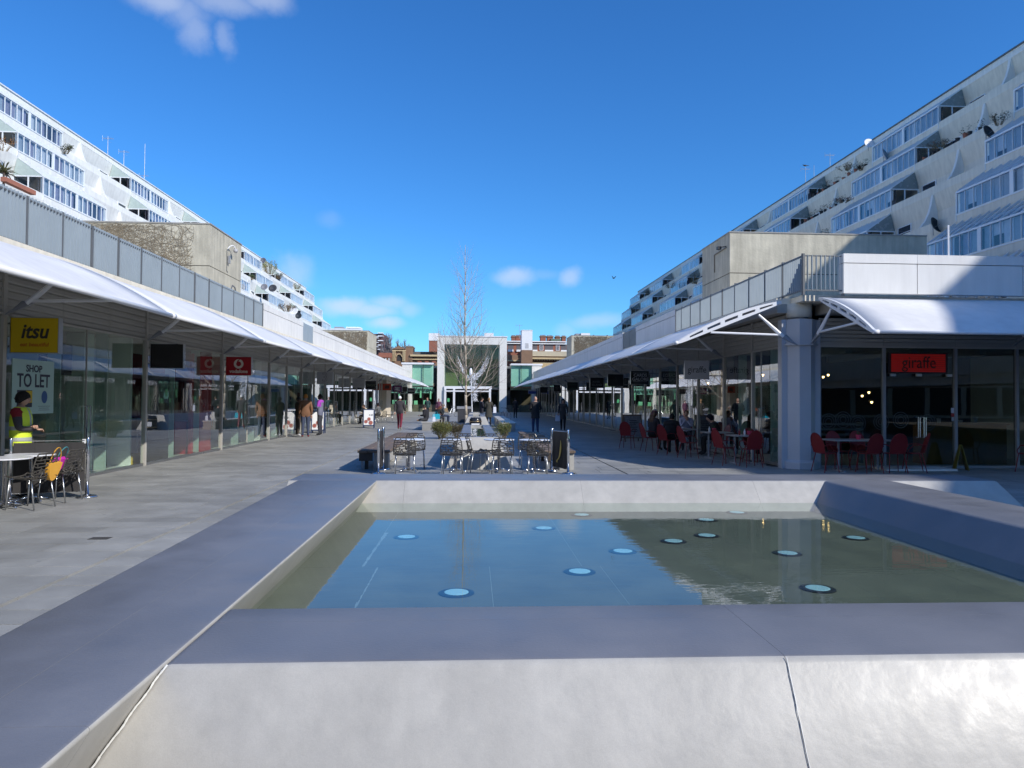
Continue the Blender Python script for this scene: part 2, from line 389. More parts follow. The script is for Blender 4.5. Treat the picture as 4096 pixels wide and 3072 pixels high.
# left arm runs on towards the camera; inner face leans away from the pool
def lo(y): return -2.17-.026*max(0, y-.0)*(1 if y < 9 else 1)
ys = [-1.2, 2.6, 6.35, 10.14]
for a, b in zip(ys[:-1], ys[1:]):
    a2, b2 = a+g, b-g
    rim([(lo(a)-.16,a2,0),(-1.78-.16,a2,0),(-1.78-.16,b2,0),(lo(b)-.16,b2,0),(lo(a),a2,H),(-1.7805,a2,H),(-1.7805,b2,H),(lo(b),b2,H)])
    rim([(-1.7795-.16,a2,0),(-1.62,a2,0),(-1.62,b2,0),(-1.7795-.16,b2,0),(-1.7795,a2,H),(-1.31,a2,H),(-1.31,b2,H),(-1.7795,b2,H)])
# right arm
ys = [-1.2, 2.0, 6.0, 10.14]
for a, b in zip(ys[:-1], ys[1:]):
    a2, b2 = a+g, b-g
    rim([(4.64,a2,0),(6.3,a2,0),(6.3,b2,0),(4.64,b2,0),(5.12,a2,H),(6.12,a2,H),(6.12,b2,H),(5.12,b2,H)], dark=True)  # shade of the inner face put into the colour: coping stone all over
# far rim
xs = [-2.54, -.93, 1.55, 4.05, 7.72]
for i, (a, b) in enumerate(zip(xs[:-1], xs[1:])):
    e = .22 if i == 3 else 0; e0 = .05 if i == 0 else 0
    a2, b2 = a+g, b-g
    rim([(a2-e0,9.62,0),(b2+e,9.62,0),(b2+e,11.2,0),(a2-e0,11.2,0),(a2,10.15,H),(b2,10.15,H),(b2,11.04,H),(a2,11.04,H)])
# pool floor of separate slabs on a pale bed
M_SLAB = mat('pool_floor_stone', (.125, .135, .105), .8, var=.22, scale=2.2, bump=.1, objvar=.05)
M_BED = mat('pool_joint_mortar', (.34, .38, .36), .9, var=.1)
MB().box(-1.62-FO.x, 4.0-FO.y, .02, 4.9-FO.x, 10.0-FO.y, .119).build('pool_bed', M_BED, fnt)
for (ya, yb, cols) in ((4.0, 6.58, (-1.7, -.84, .17, 1.19, 2.2, 3.2, 4.2, 4.9)), (6.58, 10.0, (-1.7, -.98, 1.02, 2.1, 3.4, 4.9))):
    for a, b in zip(cols[:-1], cols[1:]):
        MB().box(a+.002-FO.x, ya+.002-FO.y, .09, b-.002-FO.x, yb-.002-FO.y, .12).build('pool_slab', M_SLAB, fnt)
M_LENS = mat('pool_light_lens', (.42, .72, .82), .3, var=.03)
ring = MB().lathe([(.140, 0), (.140, .006), (.12, .010), (.096, .010), (.096, 0)], 32).mesh('ring', mat('pool_light_ring', (.015, .018, .02), .5), smooth=False)
lens = MB().lathe([(.095, 0), (.095, .011), (.08, .013)], 32).mesh('lens', M_LENS)
for (x, y) in ((-.71,7.97),(.86,8.48),(1.46,9.45),(3.62,9.62),(3.0,9.03),(2.19,7.68),(2.66,7.99),(1.53,7.18),(3.17,7.05),(4.30,7.82),(.965,6.34),(-.11,5.68),(2.825,5.72)):
    pl = obj('pool_light', ring, fnt, (x-FO.x, y-FO.y, .121)); obj('lens', lens, pl, (0, 0, 0))
# limescale streaks on the pool floor (raised crust)
M_LIME = mat('lime_crust', (.26, .31, .32), .9, var=.2)
lm = MB(); rr = random.Random(5)
for (x0, y0, x1, y1, w) in ((-.98, 6.62, -.96, 8.25, .010), (-.84, 5.25, -.84, 6.56, .006)):
    n = 26
    for i in range(n):
        ta, tb = i/n, (i+1)/n
        wa = w*(.5+rr.random())*(2.6 if (w > .008 and ta > .8) else 1)
        lm.box(x0+(x1-x0)*ta-wa+rr.uniform(-.004, .004)-FO.x, y0+(y1-y0)*ta-FO.y, .118, x0+(x1-x0)*tb+wa-FO.x, y0+(y1-y0)*tb-FO.y, .1215)
    lm.build('lime_crust', M_LIME, fnt); lm = MB()
# white sealant bead where the near rim meets the left arm, and in its long joint
M_SEAL = mat('joint_sealant', (.70, .70, .68), .6, var=.2)
sb = MB(); P = []
for i in range(26):
    t = i/25; z = H-.5*t; yy = 3.18-.295*t; xx = -1.31-.31*t
    P.append(Vector((xx+.012+rr.uniform(-.003, .003), yy-.006+rr.uniform(-.003, .003), z))-FO)
for i in range(25): sb.tube(P[i], P[i+1], .0035+rr.random()*.002, .0035, 5)
sb.build('sealant_bead', M_SEAL, fnt); sb = MB(); P = []
for i in range(16):
    t = i/15; P.append(Vector((1.42+rr.uniform(-.002, .002), 3.175-.295*t-.002, H-.5*t))-FO)
for i in range(15): sb.tube(P[i], P[i+1], .0018+rr.random()*.0015, .002, 5)
sb.build('sealant_bead', M_SEAL, fnt)
# water
wm = bpy.data.materials.new('pool_water'); wm.use_nodes = True; t = wm.node_tree; t.nodes.clear()
o_ = N(t, 'ShaderNodeOutputMaterial'); tr = N(t, 'ShaderNodeBsdfTransparent'); tr.inputs[0].default_value = (.86, .93, .88, 1)
gl = N(t, 'ShaderNodeBsdfGlossy'); gl.inputs['Roughness'].default_value = 0.0
fr = N(t, 'ShaderNodeFresnel'); fr.inputs['IOR'].default_value = 2.3
geo = N(t, 'ShaderNodeNewGeometry'); mp = N(t, 'ShaderNodeMapping'); mp.inputs['Scale'].default_value = (1.2, 4.2, 1)
nb = N(t, 'ShaderNodeTexNoise'); nb.inputs['Scale'].default_value = 2.2; nb.inputs['Detail'].default_value = 3
bp = N(t, 'ShaderNodeBump'); bp.inputs['Strength'].default_value = .075; bp.inputs['Distance'].default_value = .012
mx = N(t, 'ShaderNodeMixShader')
t.links.new(geo.outputs['Position'], mp.inputs[0]); t.links.new(mp.outputs[0], nb.inputs['Vector']); t.links.new(nb.outputs['Fac'], bp.inputs['Height'])
t.links.new(bp.outputs[0], gl.inputs['Normal']); t.links.new(bp.outputs[0], fr.inputs['Normal'])
iv = N(t, 'ShaderNodeMath', operation='SUBTRACT'); iv.inputs[0].default_value = 1.0; mq = N(t, 'ShaderNodeMath', operation='MULTIPLY')
t.links.new(geo.outputs['Backfacing'], iv.inputs[1]); t.links.new(fr.outputs[0], mq.inputs[0]); t.links.new(iv.outputs[0], mq.inputs[1])
t.links.new(mq.outputs[0], mx.inputs[0]); t.links.new(tr.outputs[0], mx.inputs[1]); t.links.new(gl.outputs[0], mx.inputs[2]); t.links.new(mx.outputs[0], o_.inputs['Surface'])
obj('water', MB().add([(-1.50,4.0,.222),(4.86,4.0,.222),(4.86,9.88,.222),(-1.50,9.88,.222)], [(0,1,2,3)]).mesh('water', wm, fix=False), None, kind='structure')

# ================================================================== ARCADES
SHOPX = 7.85; PITCH_B = 5.1
def ribbed_panel(w, h, s, n=6):
    """fascia panel with horizontal ribs; local: y 0..w, z 0..h, face towards the street"""
    m = MB(); prof = [(0, 0)]
    for i in range(n):
        z0 = h*i/n; z1 = h*(i+1)/n
        prof += [(-.0, z0+.004), (-.022, z0+(z1-z0)*.25), (-.022, z0+(z1-z0)*.8), (-.0, z1-.004)]
    prof += [(0, h), (.05, h), (.05, 0)]
    poly = [(s*a, z) for a, z in prof]
    return m.prism(poly, 0.006, w-.006).mesh('fascia_panel', M_FASC)
M_FING = mat('glass_fin_green', (.34, .46, .40), .25, var=.05)
def arcade(s, ya, yb, grid0, half, name, label, plan, PITCH_B=5.1, thinm=True):
    T = thing(name, label, 'shopping arcade', (s*SHOPX, ya, 0))
    L = lambda a: s*a
    def bx(nm, m, a0, y0, z0, a1, y1, z1, par=T, **k): return MB().box(L(a0), y0-ya, z0, L(a1), y1-ya, z1).build(nm, m, par, **k)
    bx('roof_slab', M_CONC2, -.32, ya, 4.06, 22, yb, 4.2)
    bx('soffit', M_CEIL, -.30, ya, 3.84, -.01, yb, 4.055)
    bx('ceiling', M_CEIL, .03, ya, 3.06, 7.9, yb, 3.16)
    bx('shop_floor', M_FLOORI, .03, ya, -.02, 7.9, yb, .006)
    bx('back_wall', M_INT, 7.9, ya, -.02, 8.1, yb, 4.05)
    k = 0; mull = MB().box(L(-.05), -.045, 0, L(.05), .045, 3.84).mesh('mullion', M_MULL)
    fin_ = MB().box(L(.012), -.008, .07, L(.26), .008, 3.0).mesh('glass_fin', M_FING)
    thin = MB().box(L(-.03), -.02, 0, L(.04), .02, 3.02).mesh('mullion', M_MULL)
    ys = []; y = grid0
    while y > ya: y -= PITCH_B
    y += PITCH_B
    while y < yb: ys.append(y); y += PITCH_B
    bays = list(zip([ya]+ys, ys+[yb]))
    cache = {}
    for (a, b) in bays:
        if b-a < .4: continue
        kind = plan(a, b)
        if abs(a-ya) > .01: obj('mullion', mull, T, (0, a-ya, 0))
        mid = half(a)
        if mid: obj('mullion', mull, T, (0, (a+b)/2-ya, 0))
        n = 4 if mid else 3
        w = (b-a)/n
        for i in range(n):
            y0 = a+w*i
            key = round(w, 2)
            if key not in cache:
                cache[key] = (MB().box(L(-.006), .012, .07, L(.006), w-.012, 3.0).mesh('pane', M_GLASS), ribbed_panel(w, .78, s))
            door = (kind.get('door') == i)
            if door:
                d = obj('door', cache[key][0], T, (0, y0-ya, 0)); 
                hd = MB()
                for yy in (w*.46, w*.54):
                    for aa in (-.07,): hd.path([(L(-.01), yy, .75), (L(aa), yy, .75), (L(aa), yy, 1.45), (L(-.01), yy, 1.45)], .013, 8)
                hd.build('handle', M_CHROME, d)
                MB().box(L(-.02), w*.495, .07, L(.02), w*.505, 3.0).build('door_seam', M_MULL, d)
            elif kind.get('open') == i:
                MB().box(L(.02), .05, .02, L(.10), w-.3, 2.25).build('doorway', M_BLACK, T, (0, y0-ya, 0))
                obj('pane', cache[key][0], T, (0, y0-ya, 0))
            else: obj('pane', cache[key][0], T, (0, y0-ya, 0))
            obj('fascia_panel', cache[key][1], T, (0, y0-ya, 3.04))
            if i and not (mid and i == 2): obj('glass_fin', fin_, T, (0, y0-ya, 0))
        bx('sill', M_ALU, -.03, a+.06, 0, .05, b-.06, .065)
        bx('transom', M_MULL, -.05, a+.06, 3.0, .06, b-.06, 3.04)
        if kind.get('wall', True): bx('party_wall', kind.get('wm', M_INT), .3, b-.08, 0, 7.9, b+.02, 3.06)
        if kind.get('block'): bx('shop_wall', kind['block'], .25, a+.1, 0, .32, b-.1, 3.0)
        # a beam under the ceiling seen through the glass
        for q in (1.5, 3.2, 5.0): bx('beam', M_CEIL, q, a+.1, 2.86, q+.16, b-.1, 3.055)
    return T
def parapet(s, spans, name, label):
    T = thing(name, label, 'parapet', (s*7.75, spans[0][0], 4.2)); y00 = spans[0][0]
    for (a, b) in spans:
        n = max(1, round((b-a)/2.4)); w = (b-a)/n
        for i in range(n):
            MB().box(0, w*i+.008, 0, s*.18, w*(i+1)-.008, .70).build('parapet_panel', M_PANEL, T, (0, a-y00, 0))
        MB().box(s*-.012, 0, .715, s*.2, b-a, .93).build('coping', M_PANEL, T, (0, a-y00, 0))
    return T
def plan_left(a, b):
    if 12 < a < 13.2: return dict(door=1, wm=M_INT)
    if 17 < a < 18: return dict(open=0, wm=mat('red_wall', (.30, .02, .02), .6))
    if 22 < a < 24: return dict(door=1)
    if 27 < a < 29: return dict(open=2)
    return dict(door=random.Random(int(a*10)).choice((0, 1, 2, 3)))
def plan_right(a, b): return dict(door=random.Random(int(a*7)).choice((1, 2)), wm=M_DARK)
left = arcade(-1, 2.1, 62.9, 12.4, lambda a: a > 27, 'left_shopping_arcade', 'long row of glass shop fronts on the left side of the precinct', plan_left, PITCH_B=5.25)
left['category'] = 'shopping arcade'
left.name = 'shopping_arcade'
arcL2 = arcade(-1, 68.6, 90.8, 73.5, lambda a: False, 'shopping_arcade', 'far left glass shop fronts beyond the cream wall, next to the supermarket', plan_left, PITCH_B=5.25)
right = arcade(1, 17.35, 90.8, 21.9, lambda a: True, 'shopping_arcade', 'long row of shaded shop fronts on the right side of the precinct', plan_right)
# cream wall block in the gap of the left side
pw = thing('wall_pier', 'tall cream wall end standing in the gap of the left shop row', 'wall', (-7.7, 64.9, 0))
MB().box(-2.6, -1.6, 0, .2, 1.8, 4.05).build('pier', mat('cream_stone', (.66, .58, .46), .8, var=.06), pw)
MB().box(-22, -2.4, 4.06, .14, 3.6, 4.2).build('roof_slab', M_CONC2, pw)
MB().box(-10, 3.6, 0, -2.7, 3.7, 4.05).build('back_wall', M_CONC, pw)
for q in (-2.3, -1.5, -.7, .3, 1.1, 2.4, 3.1): MB().box(-.6, q, 3.9, .5, q+.3, 4.05).build('soffit_beam', M_STEELW, pw)
parapet(-1, [(26.95, 33.2), (35.4, 90.8)], 'parapet_wall', 'white rendered parapet along the roof of the left shops')
parapet(1, [(26.95, 33.6), (36.6, 90.8)], 'parapet_wall', 'shaded grey parapet along the roof of the right shops')
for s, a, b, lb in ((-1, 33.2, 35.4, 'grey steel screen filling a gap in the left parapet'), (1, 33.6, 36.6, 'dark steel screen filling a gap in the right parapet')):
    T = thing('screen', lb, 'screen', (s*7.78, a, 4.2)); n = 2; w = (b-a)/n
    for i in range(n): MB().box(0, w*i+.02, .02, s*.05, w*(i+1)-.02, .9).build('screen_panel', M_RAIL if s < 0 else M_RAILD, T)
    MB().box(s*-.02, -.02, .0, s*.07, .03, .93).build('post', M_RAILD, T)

# ------------------------------------------------------------------ railings
def railing(s, runs, name, label, postsp=1.08, over=.02):
    """runs: list of (p0, p1) ground-plan end points; bars 0.1 m apart, fins deep across the run"""
    p0 = runs[0][0]; T = thing(name, label, 'railing', (p0[0], p0[1], 4.2))
    O = Vector((p0[0], p0[1], 0)); cache = {}
    for (a, b) in runs:
        a = Vector((a[0], a[1], 0)); b = Vector((b[0], b[1], 0)); d = b-a; Ln = d.length; d.normalize(); ang = math.atan2(d.y, d.x)-math.pi/2
        if 'bar' not in cache:
            cache['bar'] = MB().box(-.028, -.006, .07, .028, .006, .90+over).mesh('bar', M_RAIL)
            cache['post'] = MB().box(-.035, -.022, -.05, .035, .022, .93).mesh('post', M_RAILD)
        nb_ = int(Ln/.1)
        for i in range(1, nb_):
            q = a+d*(Ln*i/nb_)-O
            if abs((Ln*i/nb_) % postsp) < .04: continue
            obj('bar', cache['bar'], T, (q.x, q.y, 0), ang)
        k = 0
        while k*postsp < Ln+.01:
            q = a+d*min(Ln, k*postsp)-O; obj('post', cache['post'], T, (q.x, q.y, 0), ang); k += 1
        q = a+d*Ln-O; obj('post', cache['post'], T, (q.x, q.y, 0), ang)
        for z0, z1, nm in ((.05, .085, 'bottom_rail'), (.87, .895, 'top_rail')):
            o = MB().box(-.02, 0, z0, .02, Ln, z1).build(nm, M_RAILD, T, (a.x-O.x, a.y-O.y, 0), ang)
    return T
railing(-1, [((-7.78, 4.2), (-7.78, 26.9))], 'railing', 'long blue-grey bar railing on the roof edge of the left shops', over=.04)
railing(1, [((8.72, 16.4), (7.76, 16.4)), ((7.76, 16.4), (7.76, 26.9))], 'railing', 'grey bar railing turning the roof corner above the right shops', over=0)
MB().box(-7.95, 2.1, 4.2, -7.70, 26.94, 4.235).build('roof_edge', M_CONC2, None, kind='structure')

# ------------------------------------------------------------------ awnings (local x = outward)
def arc_z(t): return 4.04-1.02*(.42*t+.58*t*t)
def awning(span, s, AW=2.3):
    """returns a root at origin; outward is local -x*s for side awnings; runs along +y"""
    T = thing('awning', '', 'awning', (0, 0, 0))
    f = lambda x: -s*x
    NS, NY = 12, 8; m = MB(); vs = []; 
    for k in range(2):
        for j in range(NY+1):
            for i in range(NS+1):
                t = i/NS; v = j/NY
                sag = -.05*math.sin(math.pi*v)*math.sin(math.pi*min(1, t*1.0))
                z = arc_z(t)+sag+.012*(0 if k else 1)
                vs.append((f(AW*t), .02+(span-.04)*v, z-(.012 if k else 0)))
    fs = []; W = NS+1; o2 = (NY+1)*W
    for j in range(NY):
        for i in range(NS):
            a = j*W+i; fs.append((a, a+1, a+W+1, a+W)); fs.append((o2+a, o2+a+W, o2+a+W+1, o2+a+1))
    for i in range(NS):
        fs.append((i, o2+i, o2+i+1, i+1)); a = NY*W+i; fs.append((a, a+1, o2+a+1, o2+a))
    for j in range(NY):
        a = j*W; fs.append((a, a+W, o2+a+W, o2+a)); a = j*W+NS; fs.append((a, o2+a, o2+a+W, a+W))
    m.add(vs, fs); m.build('fabric', M_FAB, T, smooth=True)
    def rib(y0):
        r = MB(); n = 24; top = [(AW*i/n, arc_z(i/n)+.02) for i in range(n+1)]
        def dep(t): return .05+.17*math.sin(math.pi*min(1, max(0, t)))**.7 if 0 < t < 1 else .045
        bot = [(x, z-dep(i/n)) for i, (x, z) in enumerate(top)]
        th = .03
        def quad(p, q, rr, ss): r.hexa([(f(p[0]), y0-th, p[1]), (f(q[0]), y0-th, q[1]), (f(q[0]), y0+th, q[1]), (f(p[0]), y0+th, p[1]),
                                        (f(ss[0]), y0-th, ss[1]), (f(rr[0]), y0-th, rr[1]), (f(rr[0]), y0+th, rr[1]), (f(ss[0]), y0+th, ss[1])])
        slots = {2, 3, 4, 6, 7, 8, 10, 11, 12, 14, 15, 16, 18, 19, 20}
        for i in range(n):
            a, b, c, d = bot[i], bot[i+1], top[i+1], top[i]
            if i in slots:
                da, db = (d[1]-a[1]), (c[1]-b[1]); k = .36
                quad(a, b, (b[0], b[1]+db*k), (a[0], a[1]+da*k)); quad((a[0], d[1]-da*k), (b[0], c[1]-db*k), c, d)
            else: quad(a, b, c, d)
        return r.build('rib', M_STEELW, T)
    rib(0)
    # tube edge along the front and its collar
    MB().tube((f(AW+.01), 0.0, arc_z(1)), (f(AW+.01), span, arc_z(1)), .036, n=10).build('edge_tube', M_STEELW, T, smooth=True)
    MB().tube((f(AW+.01), -.06, arc_z(1)), (f(AW+.01), .06, arc_z(1)), .046, n=10).build('collar', M_STEELW, T, smooth=True)
    MB().hexa([(f(-.42), -.03, 3.0), (f(-.38), -.03, 3.0), (f(-.38), .03, 3.0), (f(-.42), .03, 3.0), (f(-.06), -.03, 3.24), (f(.06), -.03, 3.2), (f(.06), .03, 3.2), (f(-.16), .03, 3.25)]).build('bracket', M_STEELG, T)
    MB().tube((f(-.05), 0, 3.2), (f(.55), 0, 3.72), .055, .028, 8).build('strut', M_STEELW, T)
    MB().tube((f(.05), 0, 3.24), (f(1.72), 0, 3.28), .028, n=8).build('tie_rod', M_STEELW, T)
    MB().box(f(-.02), 0, 3.98, f(.04), span, 4.05).build('head_rail', M_STEELW, T)
    return T
AWK = {}
ORD = 'first second third fourth fifth sixth seventh eighth ninth tenth eleventh twelfth thirteenth fourteenth fifteenth sixteenth seventeenth eighteenth nineteenth twentieth twenty-first twenty-second twenty-third'.split()
def row_awnings(s, y0, n, labels, far_label, grp, PITCH_B=5.1, AW=2.3):
    pr = awning(PITCH_B, s, AW); pr.location = (s*7.4, y0, 0); pr['group'] = grp
    for i in range(n):
        lb = labels[i] if i < len(labels) else ORD[i]+' '+far_label
        if i == 0: pr['label'] = lb
        else: copy_tree(pr, (s*7.4, y0+PITCH_B*i, 0), 0, lb, grp)
row_awnings(-1, 1.9, 16, ['curved white awning bay nearest the camera, mostly beyond the left edge', 'curved white awning bay nearest the camera on the left, before the yellow sign',
    'curved white awning bay reaching from the yellow sign to the blank black sign', 'curved white awning bay reaching from the blank black sign to the red sign',
    'curved white awning bay just past the round-logo red sign', 'curved white awning bay above the three standing men'],
    'white awning bay of the left shops, counted from the camera', 'awning bays along the left shops', 5.25, 2.32)
row_awnings(1, 16.8, 13, ['curved white awning bay with slotted sunlit end beside the corner column', 'curved awning bay above the white lettered sign on the right',
    'curved awning bay over the folding chalk board on the right'], 'white awning bay of the right shops, counted from the camera', 'awning bays along the right shops', 5.1, 2.55)
# awning over the front of the corner restaurant: outward is -Y
FA = ['broad white awning facing the camera, right of the corner column', 'white awning facing the camera, half in shade at the right edge', 'white awning facing the camera beyond the right edge']
for i in range(3):
    a = awning(PITCH_B, -1, 2.35); a.location = (8.22+PITCH_B*i, 16.52, .06); a.rotation_euler = (0, 0, R(-90))
    a['group'] = 'awning bays of the corner restaurant front'; a['label'] = FA[i]
# ================================================================== CORNER OF THE RIGHT BLOCK
cor = thing('restaurant', 'dark glazed restaurant front facing the camera under the right awning', 'shop front', (8.6, 17.35, 0))
CO = Vector((8.6, 17.35, 0))
XS = [8.6, 10.26, 12.11, 13.72, 15.0, 17.0, 19.0, 21.0]
for i, (a, b) in enumerate(zip(XS[:-1], XS[1:])):
    p = MB().box(a-CO.x+.02, -.006, .07, b-CO.x-.02, .006, 3.0).build('door' if i == 1 else 'pane', M_GLASSD, cor)
    MB().box(a-CO.x-.035, -.06, 0, a-CO.x+.035, .05, 3.0).build('mullion', M_STEELG, cor)
    pr = MB(); 
    for k in range(7): pr.box(a-CO.x+.006, -.03, 3.04+.1*k, b-CO.x-.006, .03, 3.04+.1*k+.085)
    pr.build('fascia_panel', M_FASC, cor)
    if i == 1:
        hd = MB()
        for xx in (.80, .95): hd.path([(xx-.06, -.01, .77), (xx-.06, -.09, .77), (xx-.06, -.09, 1.27), (xx-.06, -.01, 1.27)], .012, 8); hd.path([(xx, -.07, .77), (xx, -.07, 1.27)], .016, 8)
        hd.xf(Matrix.Translation((10.36-CO.x, 0, 0))); hd.build('handle', M_CHROME, p)
MB().box(0, -.05, 3.0, 12.4, .06, 3.04).build('transom', M_MULL, cor)
MB().box(0, -.03, 0, 12.4, .05, .065).build('sill', M_STEELG, cor)
MB().box(-.7, -.62, 4.06, 12.4, 0, 4.2).build('roof_edge', M_CONC2, cor)
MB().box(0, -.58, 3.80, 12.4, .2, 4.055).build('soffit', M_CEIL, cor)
MB().box(1.3, -.75, 0, 3.05, -.07, .045).build('door_ramp', M_CONC, cor)
MB().box(12.4, -.1, 0, 12.6, 20, 4.05).build('side_wall', M_CONC2, cor)
# frosted ring decoration on the glass
rg = MB()
for (x, z) in ((.25, 1.15), (.62, 1.2), (1.0, 1.12), (1.6, 1.15), (2.1, 1.2), (2.8, 1.14)):
    for r_ in (.07, .13, .19):
        n = 28
        for i in range(n):
            a0, a1 = 2*math.pi*i/n, 2*math.pi*(i+1)/n
            rg.add([(x+r_*math.cos(a0), -.009, z+r_*math.sin(a0)), (x+r_*math.cos(a1), -.009, z+r_*math.sin(a1)), (x+(r_+.012)*math.cos(a1), -.009, z+(r_+.012)*math.sin(a1)), (x+(r_+.012)*math.cos(a0), -.009, z+(r_+.012)*math.sin(a0))], [(0, 1, 2, 3)])
rg.build('ring_pattern', mat('frosting', (.07, .085, .09), .6), cor)
# parapet facing the camera
pf = thing('parapet_wall', 'bright white parapet panels facing the camera above the corner restaurant', 'parapet', (8.68, 16.3, 4.2))
px = [0, 1.8, 4.4, 7.0, 9.6, 12.2]
for a, b in zip(px[:-1], px[1:]):
    MB().box(a+.01, 0, 0, b-.01, .2, .70).build('parapet_panel', M_PANEL, pf)
    MB().box(a+.004, -.012, .715, b-.004, .22, .93).build('coping', M_PANEL, pf)
# column
col = thing('column', 'thick octagonal white steel column at the corner of the right block', 'column', (8.1, 17.35, 0))
def octo(r, z0, z1, r1=None, rot=math.pi/8):
    r1 = r if r1 is None else r1
    m = MB(); m.add([(r*math.cos(rot+math.pi*i/4), r*math.sin(rot+math.pi*i/4), z0) for i in range(8)]+[(r1*math.cos(rot+math.pi*i/4), r1*math.sin(rot+math.pi*i/4), z1) for i in range(8)],
       [(i, (i+1) % 8, 8+(i+1) % 8, 8+i) for i in range(8)]+[tuple(range(7, -1, -1)), tuple(range(8, 16))]); return m
M_COL = mat('column_paint', (.50, .51, .54), .4, var=.05, scale=2)
octo(.37, .22, 3.02).build('shaft', M_COL, col)
octo(.40, 3.06, 3.66).build('collar', M_COL, col)
octo(.44, 3.02, 3.06).build('collar_ring', M_COL, col)
b_ = octo(.45, 0, .16); b_.build('base', M_COL, col); octo(.45, .16, .22, .375).build('base_slope', M_COL, col)
MB().lathe([(.30, 3.72), (.30, 4.06)], 24).build('pillar_top', M_CONC2, col, smooth=True)
MB().lathe([(.22, 3.66), (.22, 3.72)], 24).build('bearing', M_STEELG, col)
for a in (-.41, .41):
    MB().box(a-.08, -.12, 0, a+.075, .10, 3.66).build('flange', M_COL, col)

# restaurant interior lamps (lit in the photograph)
M_BULB = mat('warm_bulb', (.9, .6, .3), .4, var=0, emit=(1.0, .62, .25), estr=14)
lamps = [(9.05, 19.2, 2.25), (9.3, 19.6, 2.3), (10.3, 20.2, 2.42), (10.15, 20.2, 2.36), (9.6, 19.4, 1.95), (11.4, 20.0, 1.92), (11.2, 20.0, 1.82), (11.25, 19.6, 1.64), (8.9, 21.5, 2.45), (9.0, 23.0, 2.4), (8.8, 24.6, 2.3), (8.7, 26.0, 2.3), (9.2, 22.2, 2.0), (9.2, 20.6, 2.0)]
LN = ['nearest the column', 'just behind the first', 'in the upper middle of the left window', 'beside its twin in the left window', 'hanging low in the left window', 'highest of the three behind the doors', 'middle one of the three behind the doors', 'lowest of the three behind the doors', 'seen through the side glass nearest the column', 'second along the side glass', 'third along the side glass', 'fourth along the side glass', 'lower one along the side glass', 'low one close to the corner glass']
pl0 = None
for (x, y, z), ln in zip(lamps, LN):
    if pl0 is None:
        pl0 = thing('pendant_lamp', 'small warm pendant bulb in the dark restaurant, '+ln, 'lamp', (x, y, z), 0, 'lit bulbs inside the corner restaurant')
        MB().tube((0, 0, .05), (0, 0, .6), .006, n=5).build('cord', M_BLACK, pl0)
        MB().lathe([(.02, .09), (.09, .03), (.10, .02)], 12).build('lamp_shade', M_BLACK, pl0)
        MB().ell((0, 0, 0), .032, .032, .038, 10, 6).build('bulb', M_BULB, pl0, smooth=True)
    else: copy_tree(pl0, (x, y, z), 0, 'small warm pendant bulb in the dark restaurant, '+ln, 'lit bulbs inside the corner restaurant')

